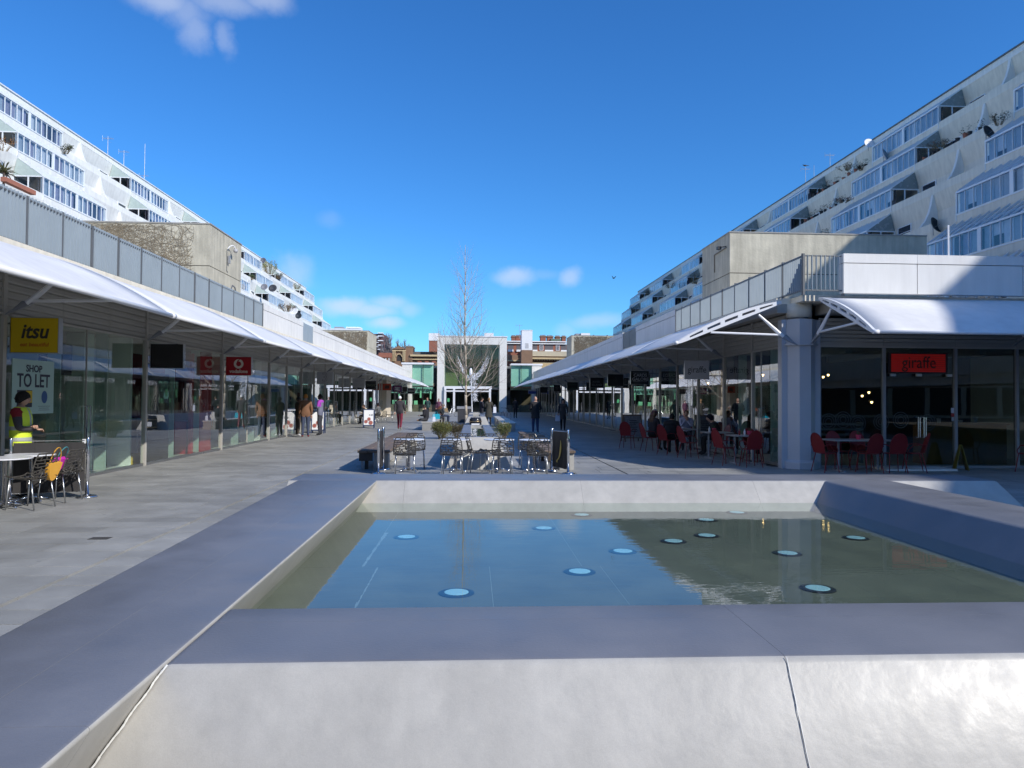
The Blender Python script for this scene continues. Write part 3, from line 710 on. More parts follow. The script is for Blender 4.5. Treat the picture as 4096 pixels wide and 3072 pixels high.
# ================================================================== FLATS
PROF = lambda n: (30-1.6*n, 19.65-2.75*n)      # x, sill height of row n (0 = top)
M_CURT = [mat('curtain_white', (.62, .62, .66), .9, var=.12, scale=4), mat('curtain_lilac', (.30, .28, .38), .9, var=.2, scale=3), mat('room_dark', (.055, .055, .08), .8, var=.3), mat('curtain_grey', (.36, .40, .46), .9, var=.15, scale=4)]
M_WF = mat('white_window_frame', (.78, .80, .82), .4, var=.03)
def flats(s, gardens, ye, near_cut, name, label):
    T = thing(name, label, 'apartment block', (s*24, -40, 0)); ox = s*24
    L = lambda X: s*X-ox; Y = lambda y: y+40
    y0, y1 = -40, ye
    rows = range(0, 6)
    for n in list(rows)+[6]:
        X, z = PROF(n); Xa = X+1.6
        prof = [(X, z-.35), (X, z+.1), (X+.14, z+.1), (X+.14, z-.75), (X+1.86, z-.75), (X+1.86, z+1.34), (Xa, z+2.40), (X+16, z+2.40), (X+16, z-.35)]
        e = 1.6*0
        MB().prism([(L(a), b) for a, b in prof], Y(y0), Y(y1)).build('storey', M_CONC if s < 0 else M_CONC2, T)
    X, z = PROF(0)
    MB().prism([(L(a), b) for a, b in ((X+1.6, z+2.35), (X+1.6, z+2.75), (X+16, z+2.9), (X+16, z+2.35))], Y(y0), Y(y1)).build('roof', M_CONC, T)
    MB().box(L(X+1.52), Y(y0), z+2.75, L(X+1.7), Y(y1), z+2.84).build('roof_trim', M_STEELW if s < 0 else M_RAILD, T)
    LG = 7.7
    # shared conservatory meshes; local origin (front sill, near end), x inwards
    I = lambda a: s*a
    fr = MB(); ws = []
    yy = .05
    for g_ in range(2):
        for k in range(6): ws.append((yy, yy+.585)); yy += .585+.03
        yy += .22 if g_ == 0 else 0
    fr.box(I(-.03), 0, .0, I(.06), LG, .07); fr.box(I(-.04), 0, 1.15, I(.07), LG, 1.24)
    prev = 0
    for (a, b) in ws: fr.box(I(-.02), prev, .07, I(.05), a, 1.15); prev = b
    fr.box(I(-.02), prev, .07, I(.05), LG, 1.15)
    for i in range(13):
        y = LG*i/12; y = min(max(y, .025), LG-.025)
        fr.hexa([(I(.0), y-.022, 1.20), (I(1.53), y-.022, 2.29), (I(1.53), y+.022, 2.29), (I(.0), y+.022, 1.20), (I(.0), y-.022, 1.28), (I(1.51), y-.022, 2.37), (I(1.51), y+.022, 2.37), (I(.0), y+.022, 1.28)])
    fr.hexa([(I(.72), 0, 1.66), (I(.80), 0, 1.72), (I(.80), LG, 1.72), (I(.72), LG, 1.66), (I(.72), 0, 1.70), (I(.80), 0, 1.76), (I(.80), LG, 1.76), (I(.72), LG, 1.70)])
    for yk in (.0, LG-.05):
        for (p, q) in (((0, -.3), (0, 1.18)), ((1.80, -.3), (1.80, 1.18)), ((.9, -.3), (.9, 1.18))):
            fr.box(I(p[0]-.03), yk, p[1], I(p[0]+.05), yk+.05, q[1])
        fr.box(I(0), yk, 1.15, I(1.86), yk+.05, 1.22)
        
    fr_me = fr.mesh('frame', M_WF)
    fp = MB().box(I(.01), 0, .07, I(.02), .585, 1.15).mesh('pane', M_GLASSF)
    rp = MB().hexa([(I(.02), .03, 1.22), (I(1.52), .03, 2.29), (I(1.52), 1.25, 2.29), (I(.02), 1.25, 1.22), (I(.02), .03, 1.235), (I(1.52), .03, 2.305), (I(1.52), 1.25, 2.305), (I(.02), 1.25, 1.235)]).mesh('roof_pane', M_GLASSF)
    M_GG = mat('gable_sheet', (.20, .25, .26), .25, var=.05, spec=.8) if s > 0 else mat('gable_sheet_sunlit', (.44, .52, .49), .3, var=.05, spec=.7)  # left copy is lighter: sunlight put into the sheet colour
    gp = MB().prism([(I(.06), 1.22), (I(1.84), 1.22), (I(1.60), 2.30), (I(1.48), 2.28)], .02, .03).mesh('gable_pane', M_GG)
    sp = MB().box(I(.05), .02, -.3, I(.87), .03, 1.15).mesh('side_pane', M_GLASSF)
    back = []
    for v in range(4):
        rv = random.Random(v*11+(3 if s > 0 else 0)); m = MB()
        for (a, b) in ws:
            c = rv.choice((0, 0, 0, 3, 1) if s < 0 else (0, 3, 3, 0, 3))
            if rv.random() < .25 and v != 0: c = rv.choice((2, 1))
            top = 1.15 if c != 0 or rv.random() < .6 else rv.uniform(.4, .9)
            m.box(I(.16), a, .07 if top > 1.0 else 1.15-top, I(.18), b, 1.15, c)
        m.box(I(.35), .1, -.7, I(.37), LG-.1, 1.18, 2)
        m.hexa([(I(.2), .06, 1.18), (I(1.55), .06, 2.08), (I(1.55), LG-.06, 2.08), (I(.2), LG-.06, 1.18), (I(.2), .06, 1.20), (I(1.55), .06, 2.10), (I(1.55), LG-.06, 2.10), (I(.2), LG-.06, 1.20)], (1, 2, 1, 3)[v] if s > 0 else 3)
        back.append(m.mesh('blind', M_CURT))
    farp = MB()
    for (a, b) in ws: farp.box(I(.01), a, .07, I(.02), b, 1.15)
    for k in range(6): farp.hexa([(I(.02), k*1.283+.03, 1.22), (I(1.52), k*1.283+.03, 2.29), (I(1.52), k*1.283+1.25, 2.29), (I(.02), k*1.283+1.25, 1.22), (I(.02), k*1.283+.03, 1.235), (I(1.52), k*1.283+.03, 2.305), (I(1.52), k*1.283+1.25, 2.305), (I(.02), k*1.283+1.25, 1.235)])
    farp_me = farp.mesh('panes', M_GLASSF)
    fin = [(0.15, .1), (.50, .22), (.85, .45), (1.12, .80), (1.33, 1.25), (1.47, 1.75), (1.58, 2.36), (1.66, 2.30), (1.88, 1.3), (1.88, -.7), (.15, -.7)]
    fin_me = MB().prism([(I(a), b) for a, b in fin], 0, .2).mesh('party_wall', M_CONC)
    wn = MB().box(I(1.80), 0, .25, I(1.88), .07, 1.26).box(I(1.80), 1.33, .25, I(1.88), 1.4, 1.25).box(I(1.80), 0, .18, I(1.88), 1.4, .25).box(I(1.80), 0, 1.26, I(1.88), 1.4, 1.31).box(I(1.81), .07, .86, I(1.87), 1.33, .90)
    wn_me = wn.mesh('window', M_WF); wp_me = MB().box(I(1.83), .07, .25, I(1.85), 1.33, 1.26).mesh('window_pane', mat('window_dark', (.03, .035, .05), .08, var=.1, spec=.8))
    rr = random.Random(17 if s > 0 else 5)
    idx = 0
    for ci, gy in enumerate(gardens):
        for n in range(0, 6):
            X, z = PROF(n)
            if n >= 5 and gy > 60: continue
            # is it inside the picture (with a margin)?
            if s > 0 and (X*2864/(gy+LG) > 2450): continue
            if s < 0 and (X*2864/(gy+LG) > 2150): continue
            c = obj('conservatory', fr_me, T, (L(X), Y(gy), z)); idx += 1
            obj('blind', back[rr.randrange(4)], c)
            if gy < near_cut:
                for (a, b) in ws: obj('pane', fp, c, (0, a, 0))
                for k in range(6): obj('roof_pane', rp, c, (0, k*1.283, 0))
                obj('side_pane', sp, c); obj('side_pane', sp, c, (I(.9), 0, 0))
            else: obj('panes', farp_me, c, kind='stuff')
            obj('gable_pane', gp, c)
            # party wall in the gap towards the camera, and windows either side
            prev = gardens[ci-1]+LG if ci else gy-9
            mid = (prev+gy)/2
            obj('party_wall', fin_me, T, (L(X), Y(mid), z))
            w = obj('window', wn_me, T, (L(X), Y(gy-1.75), z)); obj('window_pane', wp_me, w)
            w = obj('window', wn_me, T, (L(X), Y(prev+.9), z)); obj('window_pane', wp_me, w)
    return T
GR = [28.2, 44.35, 62.5, 78.0, 93.6, 111.9, 127.3]
GL = [29.7, 45.9, 64.1, 79.8, 95.6, 113.4, 129.2]
flats(1, GR, 135.5, 60, 'apartment_block', 'stepped concrete apartment block in shade on the right with rows of glazed conservatories')
flats(-1, GL, 137.3, 61, 'apartment_block', 'sunlit stepped white apartment block on the left with rows of glazed conservatories')
# terraces under the flats (podium)
MB().box(-30, 2, 4.0, -22.5, 95, 4.15).build('podium', M_CONC2, None, kind='structure')
MB().box(21, 17.4, 4.0, 40, 95, 4.15).build('podium', M_CONC2, None, kind='structure')

# ------------------------------------------------------------------ stair towers
def tower(s, ya, yb, top, label, xi=10.58, xo=19):
    T = thing('stair_tower', label, 'tower', (s*xi, ya, 4.2))
    w = s*(xo-xi); d = yb-ya; h = top-4.2; j = h*.62
    MB().box(0, 0, 0, w, d, j-.015).build('lower_wall', M_RAW, T); MB().box(s*.03, .03, j-.015, w-s*.03, d-.03, j+.015).build('joint', M_DARK, T)
    MB().box(0, 0, j+.015, w, d, h).build('upper_wall', M_RAW, T)
    MB().box(-s*.03, -.03, h, w, d+.03, h+.05).build('roof_trim', mat('lead_grey', (.30, .29, .27), .7), T)
    return T
tw_l = tower(-1, 29.3, 33.2, 8.6, 'weathered concrete box tower on the left roof, face covered by bare creeper')
tw_r = tower(1, 28.9, 32.45, 8.6, 'weathered concrete box tower on the right roof, half crossed by a diagonal shadow')
tw_l2 = tower(-1, 73.5, 79.5, 8.5, 'far concrete box tower at the end of the left block')
tw_r2 = tower(1, 76, 80, 8.5, 'far concrete box tower at the end of the right block')
M_VINE = mat('bare_vine', (.24, .20, .145), .9, var=.2)
def creeper(s, x0, x1, z0, z1, y, n, label, seed, lw=.011):
    rv = random.Random(seed); m = MB()
    def grow(x, z, ang, ln, r, dep):
        for _ in range(ln):
            ang += rv.uniform(-.35, .35); nx = x+math.cos(ang)*.16; nzz = z+math.sin(ang)*.16
            if not (x0 < nx < x1 and z0 < nzz < z1): return
            a = Vector((x, y, z)); b = Vector((nx, y, nzz)); dd = (b-a).normalized(); pn = Vector((-dd.z, 0, dd.x))*r
            m.add([a-pn, b-pn, b+pn, a+pn, a-Vector((0, r*1.5, 0)), b-Vector((0, r*1.5, 0))], [(0, 4, 5, 1), (4, 3, 2, 5)])
            x, z = nx, nzz
            if dep < 4 and rv.random() < .26: grow(x, z, ang+rv.choice((-1, 1))*rv.uniform(.4, 1.1), int(ln*.7), r*.8, dep+1)
    for i in range(n): grow(rv.uniform(x0, x1), z0+.05, rv.uniform(1.0, 2.1), rv.randint(14, 34), lw, 0)
    o = m.build('creeper', M_VINE); tag(o, label, 'climbing plant'); return o
creeper(-1, -18.9, -11.2, 4.3, 8.58, 29.29, 30, 'bare brown creeper spread over the face of the left concrete tower', 4, .007)
creeper(-1, -18.9, -10.7, 4.3, 8.45, 73.48, 14, 'bare creeper on the far left concrete tower', 5, .02)
creeper(1, 10.8, 18.8, 4.3, 8.45, 75.98, 12, 'bare creeper on the far right concrete tower', 6, .02)
creeper(1, 10.8, 18.8, 4.3, 8.3, 28.89, 2, 'thin faint creeper stems on the right concrete tower', 8, .004)

# ================================================================== SUPERMARKET
sm = thing('supermarket', 'supermarket closing the street end with a tall white frame and green glass wings', 'building', (0, 91, 0))
M_WSTONE = mat('white_stone', (.70, .69, .66), .7, var=.05, streak=.05)
M_TEAL = mat('teal_panel', (.46, .68, .60), .35, var=.12, scale=.35)
MB().box(-4.44, 0, 0, -3.56, 6, 9.54).build('jamb', M_WSTONE, sm)
MB().box(3.46, 0, 0, 4.38, 6, 9.54).build('jamb', M_WSTONE, sm)
MB().box(-3.56, 0, 8.58, 3.46, 6, 9.54).build('lintel', M_WSTONE, sm)
MB().box(-4.5, -.08, 9.54, 4.44, 6.1, 9.66).build('roof_trim', M_STEELW, sm)
for i in range(3):
    a = -3.56+7.02*i/3; b = a+7.02/3
    for z0, z1 in ((3.26, 5.7), (5.7, 8.58)):
        MB().box(a+.03, .9, z0+.03, b-.03, .93, z1-.03).build('portal_pane', M_GLASSG, sm)
mm = MB()
for i in range(1, 3): mm.box(-3.56+7.02*i/3-.04, .86, 3.2, -3.56+7.02*i/3+.04, .98, 8.58)
mm.box(-3.56, .86, 5.66, 3.46, .98, 5.74).build('mullions', M_DARK, sm)
MB().box(-3.56, -.2, 2.92, 2.5, .9, 3.26).build('canopy', M_STEELW, sm)
for x in (-3.4, -2.28, 2.25): MB().box(x-.13, -.3, 0, x+.13, -.05, 2.92).build('door_post', M_STEELW, sm)
MB().box(-3.5, -.33, 2.55, 2.4, -.2, 2.72).build('door_head', M_STEELW, sm)
for i, (a, b) in enumerate(((-3.26, -2.42), (-2.14, -.6), (-.6, .9), (.9, 2.1), (2.4, 3.4))): MB().box(a, -.15, .05, b, -.13, 2.55).build('door', M_GLASSG, sm)
MB().box(-3.5, 3.5, 3.2, 3.4, 3.6, 8.5).build('inner_wall', mat('inner_green', (.17, .19, .09), .8, var=.3, scale=.6), sm)
MB().box(-8.7, 5.9, 0, 8.7, 6.0, 3.2).build('inner_back_wall', mat('inner_brown', (.09, .065, .04), .8, var=.4, scale=1.2), sm)
MB().box(-8.7, 1.2, 2.85, 8.7, 5.9, 3.2).build('inner_ceiling', mat('inner_ceiling', (.2, .2, .18), .8), sm)
for s in (-1, 1):
    MB().box(s*7.6, 0, 0, s*8.85, 2.0, 6.0).build('wing_pier', M_WSTONE, sm)
    MB().box(s*4.9, -.1, 5.98, s*8.95, 2.2, 6.2).build('wing_cap', M_STEELW, sm)
    MB().box(s*4.4, 1.2, 0, s*4.9, 1.3, 5.6).build('link_panel', M_DARK, sm)
    MB().box(s*4.95, .35, 3.3, s*7.58, .4, 5.95).build('back_panel', M_TEAL, sm)
    for (a, b) in ((4.95, 6.2), (6.24, 7.58)):
        MB().box(s*a, .15, 3.3, s*b, .18, 5.95).build('wing_pane', M_GLASSG, sm); MB().box(s*a, .15, .1, s*b, .18, 3.2).build('wing_pane', M_GLASSG, sm)
    MB().box(s*6.19, .1, 0, s*6.25, .22, 5.95).build('mullion', M_DARK, sm)
    MB().box(s*4.9, .1, 3.2, s*7.6, .2, 3.3).build('transom', M_DARK, sm)
    MB().box(s*4.5, .6, .0, s*7.6, 1.1, .9).build('window_ledge', M_WOOD, sm)
    MB().box(s*4.4, 1.3, 4.0, s*8.8, 20, 5.9).build('roof_block', M_CONC2, sm)
MB().box(-7.55, .19, 2.35, -5.0, .22, 3.15).build('pale_strip', mat('pale_green_strip', (.30, .52, .44), .5), sm)
lettering('Waitrose', mat('sign_dark_green', (.02, .045, .03), .4, var=0), sm, (-6.25, .1, 2.78), size=.78, ext=.03, bold=.008)
gp_ = MB(); 
for (x, z, w, h) in ((-7.1, 1.15, .45, .5), (-5.9, 1.2, .5, .5), (-6.5, 2.2, .2, .9), (-5.25, 2.1, .18, 1.0), (-3.0, 1.5, .3, .45)): gp_.box(x-w/2, .05, z-h/2, x+w/2, .08, z+h/2)
gp_.build('window_poster', mat('poster_green', (.16, .50, .26), .5, var=.2), sm)

# ================================================================== BUILDINGS BEHIND
M_BRICK = mat('red_brick', (.30, .115, .075), .85, var=.14, scale=1.5, bump=.4, bscale=9)
M_BRICKB = mat('brown_brick', (.25, .155, .10), .9, var=.15, scale=1.5)
M_STONEY = mat('yellow_stone', (.56, .44, .26), .8, var=.1)
M_WHITEP = mat('white_paint', (.80, .81, .83), .6, var=.03)
K = 128/2864.0
def bxp(T, nm, m, x0, y0, x1, y1, dy=0, th=1.0):
    """box on a facade 128 m away: source-picture extents used once to size it; depth th"""
    a = (x0-1888)*K; b = (x1-1888)*K; zt = 1.65+(1597-y0)*K; zb = 1.65+(1597-y1)*K
    return MB().box(a, dy, zb, b, dy+th, zt).build(nm, m, T)
mb = thing('mansion_block', 'long red brick mansion block with stone cornice behind the supermarket, right of the white frame', 'building', (0, 128, 0))
bxp(mb, 'wall', M_BRICK, 2000, 1376, 2420, 1640, 0, 10)
bxp(mb, 'cornice', M_STONEY, 2084, 1448, 2420, 1472, -.9, .9)
bxp(mb, 'parapet', mat('pale_stone', (.50, .45, .34), .8, var=.1), 2080, 1404, 2420, 1424, -.6, .9)
bxp(mb, 'cornice_slab', M_STONEY, 2078, 1430, 2424, 1437, -1.5, 1.5)
for i in range(34): 
    x = 2084+i*10
    bxp(mb, 'dentil', M_STONEY, x, 1437, x+4, 1443, -1.2, .6)
bxp(mb, 'brick_band', M_BRICKB, 2028, 1420, 2080, 1440, -.2, .4)
bxp(mb, 'string_course', M_STONEY, 2028, 1440, 2080, 1445, -.4, .5)
bxp(mb, 'eaves', M_WHITEP, 2020, 1363, 2266, 1367, -.5, 1)
bxp(mb, 'eaves_course', M_WHITEP, 2020, 1371, 2266, 1375, -.3, .6)
M_SHADE = mat('loggia_dark', (.13, .12, .13), .8)
for x0, x1 in ((2029, 2052), (2064, 2090), (2129, 2148), (2178, 2212), (2243, 2266)):
    bxp(mb, 'loggia', M_SHADE, x0, 1376, x1, 1398, -.02, .1); bxp(mb, 'balcony_front', M_WHITEP, x0, 1398, x1, 1406, -.25, .3)
for x0 in (2157, 2223):
    w = bxp(mb, 'window', M_WHITEP, x0, 1376, x0+15, 1400, -.1, .12)
    for i in range(3):
        for j in range(4): MB().box((x0+2.2+i*4.2-1888)*K, -.13, 1.65+(1597-(1379+j*5+4))*K, (x0+2.2+i*4.2+2.8-1888)*K, -.11, 1.65+(1597-(1379+j*5))*K).build('pane', M_DARK, w)
for x0 in (2110, 2138, 2166, 2194, 2222, 2250):
    w = bxp(mb, 'window', M_WHITEP, x0, 1452+4, x0+13, 1474, -.1, .12); MB().box((x0+2-1888)*K, -.13, 1.65+(1597-1472)*K, (x0+11-1888)*K, -.11, 1.65+(1597-1459)*K).build('pane', M_DARK, w)
for (x0, x1, y0) in ((2046, 2062, 1340), (2064, 2084, 1338), (2164, 2186, 1337), (2192, 2215, 1338), (2226, 2244, 1339), (2252, 2268, 1339)):
    ch = bxp(mb, 'chimney', M_BRICK, x0, y0+5, x1, 1364, 1.5, 1.5)
    a = (x0-1888)*K; b = (x1-1888)*K; z = 1.65+(1597-y0-5)*K
    MB().box(a-.1, 1.4, z, b+.1, 3.1, z+.18).build('chimney_cap', M_BRICKB, ch)
    for k in range(4): MB().tube((a+(b-a)*(k+.5)/4, 2.2, z+.1), (a+(b-a)*(k+.5)/4, 2.2, z+.42), .09, n=6).build('chimney_pot', M_BRICKB, ch)
bxp(mb, 'dormer_roof', mat('copper_roof', (.13, .17, .12), .6), 2205, 1350, 2246, 1364, 1, 2)
bxp(mb, 'slate_roof', mat('slate', (.08, .08, .10), .6), 2000, 1356, 2270, 1366, 3.2, 5)
wt = thing('lift_tower', 'tall plain white shaft rising before the brick mansion block', 'tower', (0, 122, 0))
kk = 122/2864
MB().box((2085-1888)*kk, 0, 4, (2128-1888)*kk, 3, 1.65+(1597-1321)*kk).build('shaft', M_WHITEP, wt)
MB().box((2084-1888)*kk, -.05, 1.65+(1597-1321)*kk, (2129-1888)*kk, 3, 1.65+(1597-1318)*kk).build('cap', M_WHITEP, wt)
MB().box((2100-1888)*kk, -.03, 1.65+(1597-1392)*kk, (2113-1888)*kk, .0, 1.65+(1597-1371)*kk).build('door', mat('door_grey', (.5, .5, .52), .5), wt)
MB().box((2084-1888)*kk, -.02, 3.9, (2129-1888)*kk, 3.0, 1.65+(1597-1399)*kk).build('brick_base', M_BRICKB, wt)
ml = thing('mansion_block', 'brown brick building with pale cornices behind the supermarket, left of the white frame', 'building', (0, 127, 0))
bxp(ml, 'wall', M_BRICKB, 1650, 1428, 1756, 1640, 0, 10)
bxp(ml, 'cornice', M_STONEY, 1644, 1424, 1756, 1431, -.8, .9); bxp(ml, 'string_course', M_STONEY, 1648, 1440, 1756, 1444, -.4, .5)
bxp(ml, 'roof', mat('slate2', (.12, .115, .11), .7), 1646, 1411, 1756, 1424, .4, 8)
for x in (1672, 1700, 1728): bxp(ml, 'window_head', M_BRICK, x, 1446, x+16, 1456, -.2, .3)
bxp(ml, 'tall_chimney', M_BRICK, 1717, 1369, 1756, 1412, -1, 4); bxp(ml, 'chimney_top', M_WHITEP, 1716, 1340, 1757, 1369, -1.1, 4.2)
for (x0, x1) in ((1737, 1760), (1766, 1812), (1832, 1880), (1884, 1920), (1968, 2024)):
    bxp(ml, 'rear_chimney', M_BRICKB, x0, 1334, x1, 1350, 8, 2); 
    bxp(ml, 'chimney_cap', mat('lead_grey'
        , (.3,.29,.27)), x0-1, 1331, x1+1, 1335, 7.8, 2.4)
bxp(ml, 'rear_wall', M_BRICK, 1737, 1345, 2030, 1600, 8.5, 3)
bxp(ml, 'plant_room', M_WHITEP, 1937, 1322, 1975, 1348, 6, 2)
gb = thing('gabled_house', 'ornate brick house with a stone framed gable beyond the left shops', 'building', (0, 126, 0))
bxp(gb, 'wall', M_BRICKB, 1574, 1404, 1628, 1600, 0, 6)
m = MB(); z0 = 1.65+(1597-1404)*K; m.prism([((1573-1888)*K, z0), ((1627-1888)*K, z0), ((1601-1888)*K, z0+.62)], -.3, 6); m.build('pediment', M_BRICKB, gb)
for x in (1577, 1584, 1616, 1622): bxp(gb, 'stone_column', M_STONEY, x, 1412, x+3.5, 1452, -.35, .3)
m = MB(); cx = (1602-1888)*K; cz = 1.65+(1597-1434)*K
for i in range(12):
    a0, a1 = math.pi*i/12, math.pi*(i+1)/12
    m.hexa([(cx+.42*math.cos(a0), -.3, cz+.42*math.sin(a0)), (cx+.55*math.cos(a0), -.3, cz+.55*math.sin(a0)), (cx+.55*math.cos(a0), 0, cz+.55*math.sin(a0)), (cx+.42*math.cos(a0), 0, cz+.42*math.sin(a0)),
            (cx+.42*math.cos(a1), -.3, cz+.42*math.sin(a1)), (cx+.55*math.cos(a1), -.3, cz+.55*math.sin(a1)), (cx+.55*math.cos(a1), 0, cz+.55*math.sin(a1)), (cx+.42*math.cos(a1), 0, cz+.42*math.sin(a1))])
m.build('arch', M_STONEY, gb); bxp(gb, 'cornice', M_STONEY, 1574, 1408, 1628, 1412, -.3, .3)
bxp(gb, 'window', M_DARK, 1594, 1430, 1610, 1450, -.05, .1)
bh = thing('chimney_house', 'narrow brown brick building with flat top between the gable and the supermarket', 'building', (0, 126.5, 0))
bxp(bh, 'wall', M_BRICKB, 1626, 1393, 1652, 1600, 0, 5); bxp(bh, 'cap', mat('lead_grey', (.3,.29,.27)), 1624, 1390, 1654, 1393, -.1, 5.2)
lh = thing('low_house', 'low red roofed house with white window posts beyond the left parapet', 'building', (0, 124, 0))
bxp(lh, 'wall', M_BRICKB, 1530, 1440, 1574, 1600, 0, 4); bxp(lh, 'roof', M_BRICK, 1528, 1422, 1575, 1440, -.2, 4.5)
for x in (1538, 1554, 1566): bxp(lh, 'window_post', M_WHITEP, x, 1442, x+3, 1456, -.1, .1)
# tower block far left, banded
tb = thing('tower_block', 'distant brick tower block with white balcony bands behind the far left concrete tower', 'building', (0, 190, 0))
kk = 190/2864
def b2(nm, m, x0, y0, x1, y1, dy=0, th=1): return MB().box((x0-1888)*kk, dy, 1.65+(1597-y1)*kk, (x1-1888)*kk, dy+th, 1.65+(1597-y0)*kk).build(nm, m, tb)
b2('wall', mat('plum_brick', (.16, .07, .06), .85), 1345, 1341, 1534, 1600, 0, 12)
for y in (1337, 1349, 1367, 1385, 1402): b2('balcony_band', M_WHITEP, 1514, y, 1535, y+3.4, -1.2, 1.2)
for y in (1353, 1358, 1376, 1393): b2('balcony_end', M_WHITEP, 1508, y, 1517, y+2, -2, 2)
b2('roof_band', M_WHITEP, 1318, 1322, 1445, 1328, -.5, 8); b2('plant_room', mat('plant_grey', (.3, .3, .32), .6), 1338, 1313, 1372, 1323, 1, 4); b2('plant_room', M_WHITEP, 1384, 1313, 1440, 1318, 1, 4); b2('upper_wall', mat('plum_brick', (.16, .07, .06)), 1320, 1328, 1445, 1345, 0, 8)
ph = thing('roof_housing', 'white box housing on the roof behind the far right concrete tower', 'roof housing', (0, 96, 0)); kk = 96/2864
MB().box((2325-1888)*kk, 0, 6, (2361-1888)*kk, 2, 1.65+(1597-1328)*kk).build('housing', M_WHITEP, ph); MB().box((2305-1888)*kk, .4, 6, (2325-1888)*kk, 2, 1.65+(1597-1329)*kk).build('side_housing', mat('plant_grey', (.3,.3,.32)), ph)
rb = thing('rear_block', 'dark low roofline with small vents behind the far right concrete tower', 'building', (0, 100, 0)); kk = 100/2864
MB().box((2283-1888)*kk, 0, 4, (2470-1888)*kk, 4, 1.65+(1597-1342)*kk).build('wall', M_BRICKB, rb)
for x in (2378, 2434): MB().lathe([(.12, 0), (.16, .2), (.02, .32)], 8, ((x-1888)*kk, .5, 1.65+(1597-1342)*kk)).build('vent', M_DARK, rb)

# unseen block added behind the photographer to darken reflections in the glass
rbk = thing('reflection_blocker', 'plain unseen block added behind the photographer to darken the glass reflections', 'building', (0, -38, 0))
MB().box(-30, -10, 0, 80, 0, 14).build('wall', M_CONC2, rbk)
for k in range(24): MB().box(-20+4*k, 0, .3, -16.6+4*k, .05, 3.2).build('window', M_DARK, rbk)
# ================================================================== STREET FURNITURE
# --- lattice chair: faces +y locally (sitter looks +y), base at origin
def lattice_chair():
    T = thing('lattice_chair', '', 'chair', (0, 0, 0))
    rv = random.Random(9)
    def S(u, v):   # u -1..1 across, v 0..1 from seat front to top of back
        if v < .42:
            t = v/.42; y = .22-.40*t; z = .455-.03*math.sin(math.pi*t*.8); w = .20+.03*math.sin(math.pi*t); z += .035*abs(u)**4
        elif v < .56:
            t = (v-.42)/.14; a = t*math.pi/2*.92; y = -.18-.055*math.sin(a); z = .435+.06*(1-math.cos(a)); w = .23; 
        else:
            t = (v-.56)/.44; y = -.235-.075*t; z = .495+.315*t; w = .235-.035*t*t; y += .045*(u*u)
            if t > .8: w *= math.sqrt(max(.02, 1-((t-.8)/.2)**2*.18))
        return Vector((u*w, y, z))
    NU, NV = 7, 15; P = {}
    for j in range(NV+1):
        for i in range(NU+1):
            u = -1+2*(i+(.0 if j % 2 else .0))/NU; v = j/NV
            if 0 < i < NU: u += rv.uniform(-.13, .13)
            if 0 < j < NV: v += rv.uniform(-.024, .024)
            P[i, j] = S(max(-1, min(1, u)), v)
    m = MB()
    def strip(a, b, r): m.tube(a, b, r, r, 4, cap=False)
    for j in range(NV+1):
        for i in range(NU+1):
            # brick pattern of cells
            if j < NV and ((i+j) % 2 == 0 or i in (0, NU)): strip(P[i, j], P[i, j+1], .0105 if i in (0, NU) else .0085)
            if i < NU and (j in (0, NV) or True): strip(P[i, j], P[i+1, j], .0115 if j in (0, NV) else .0080)
    # extra diagonal struts towards the seat, thicker low down
    for j in range(2, 10):
        for i in range(NU):
            if rv.random() < .38: strip(P[i, j], P[i+1, j+1], .009)
    m.build('seat_shell', mat('chair_lacquer', (.060, .055, .048), .38, var=.05), T)
    leg = lambda x, y0, y1: MB().tube((x, y0, .445), (x*1.12, y1, .0), .0125, .010, 8).build('leg', M_ALU, T, smooth=True)
    leg(-.19, .17, .21); leg(.19, .17, .21); leg(-.19, -.16, -.23); leg(.19, -.16, -.23)
    MB().tube((-.19, .16, .44), (.19, .16, .44), .009, n=6).tube((-.19, -.16, .43), (.19, -.16, .43), .009, n=6).build('under_frame', M_ALU, T)
    return T
ch0 = lattice_chair(); used = []
G1 = 'dark lattice cafe chairs'
def chair(x, y, face, label, grp=G1):
    """face: heading in degrees, 0 = sitter looks up the street (+y), 90 = looks left (-x)"""
    if not used:
        used.append(1); ch0.location = (x, y, 0.001); ch0.rotation_euler = (0, 0, R(face)); ch0['label'] = label; ch0['group'] = grp; return ch0
    return copy_tree(ch0, (x, y, .001), R(face), label, grp)
chair(-1.44, 15.62, 3, 'dark lattice chair, leftmost of the front row behind the fountain, back to the camera')
chair(-1.32, 16.95, 186, 'dark lattice chair facing the camera behind the leftmost round table')
chair(-.42, 15.62, -4, 'second lattice chair from the left in the front row, back to the camera')
chair(-.20, 16.98, 178, 'dark lattice chair facing the camera behind the second round table')
chair(.66, 15.6, 2, 'third lattice chair from the left in the front row, back to the camera')
chair(.42, 16.95, 176, 'pale-lit lattice chair facing the camera behind the third round table')
chair(.16, 16.25, -80, 'lattice chair standing side-on to the camera left of the third round table')
chair(1.44, 15.62, -3, 'rightmost lattice chair of the front row, beside the gold-marked banner')
chair(1.36, 17.0, 183, 'lattice chair facing the camera behind the rightmost round table')
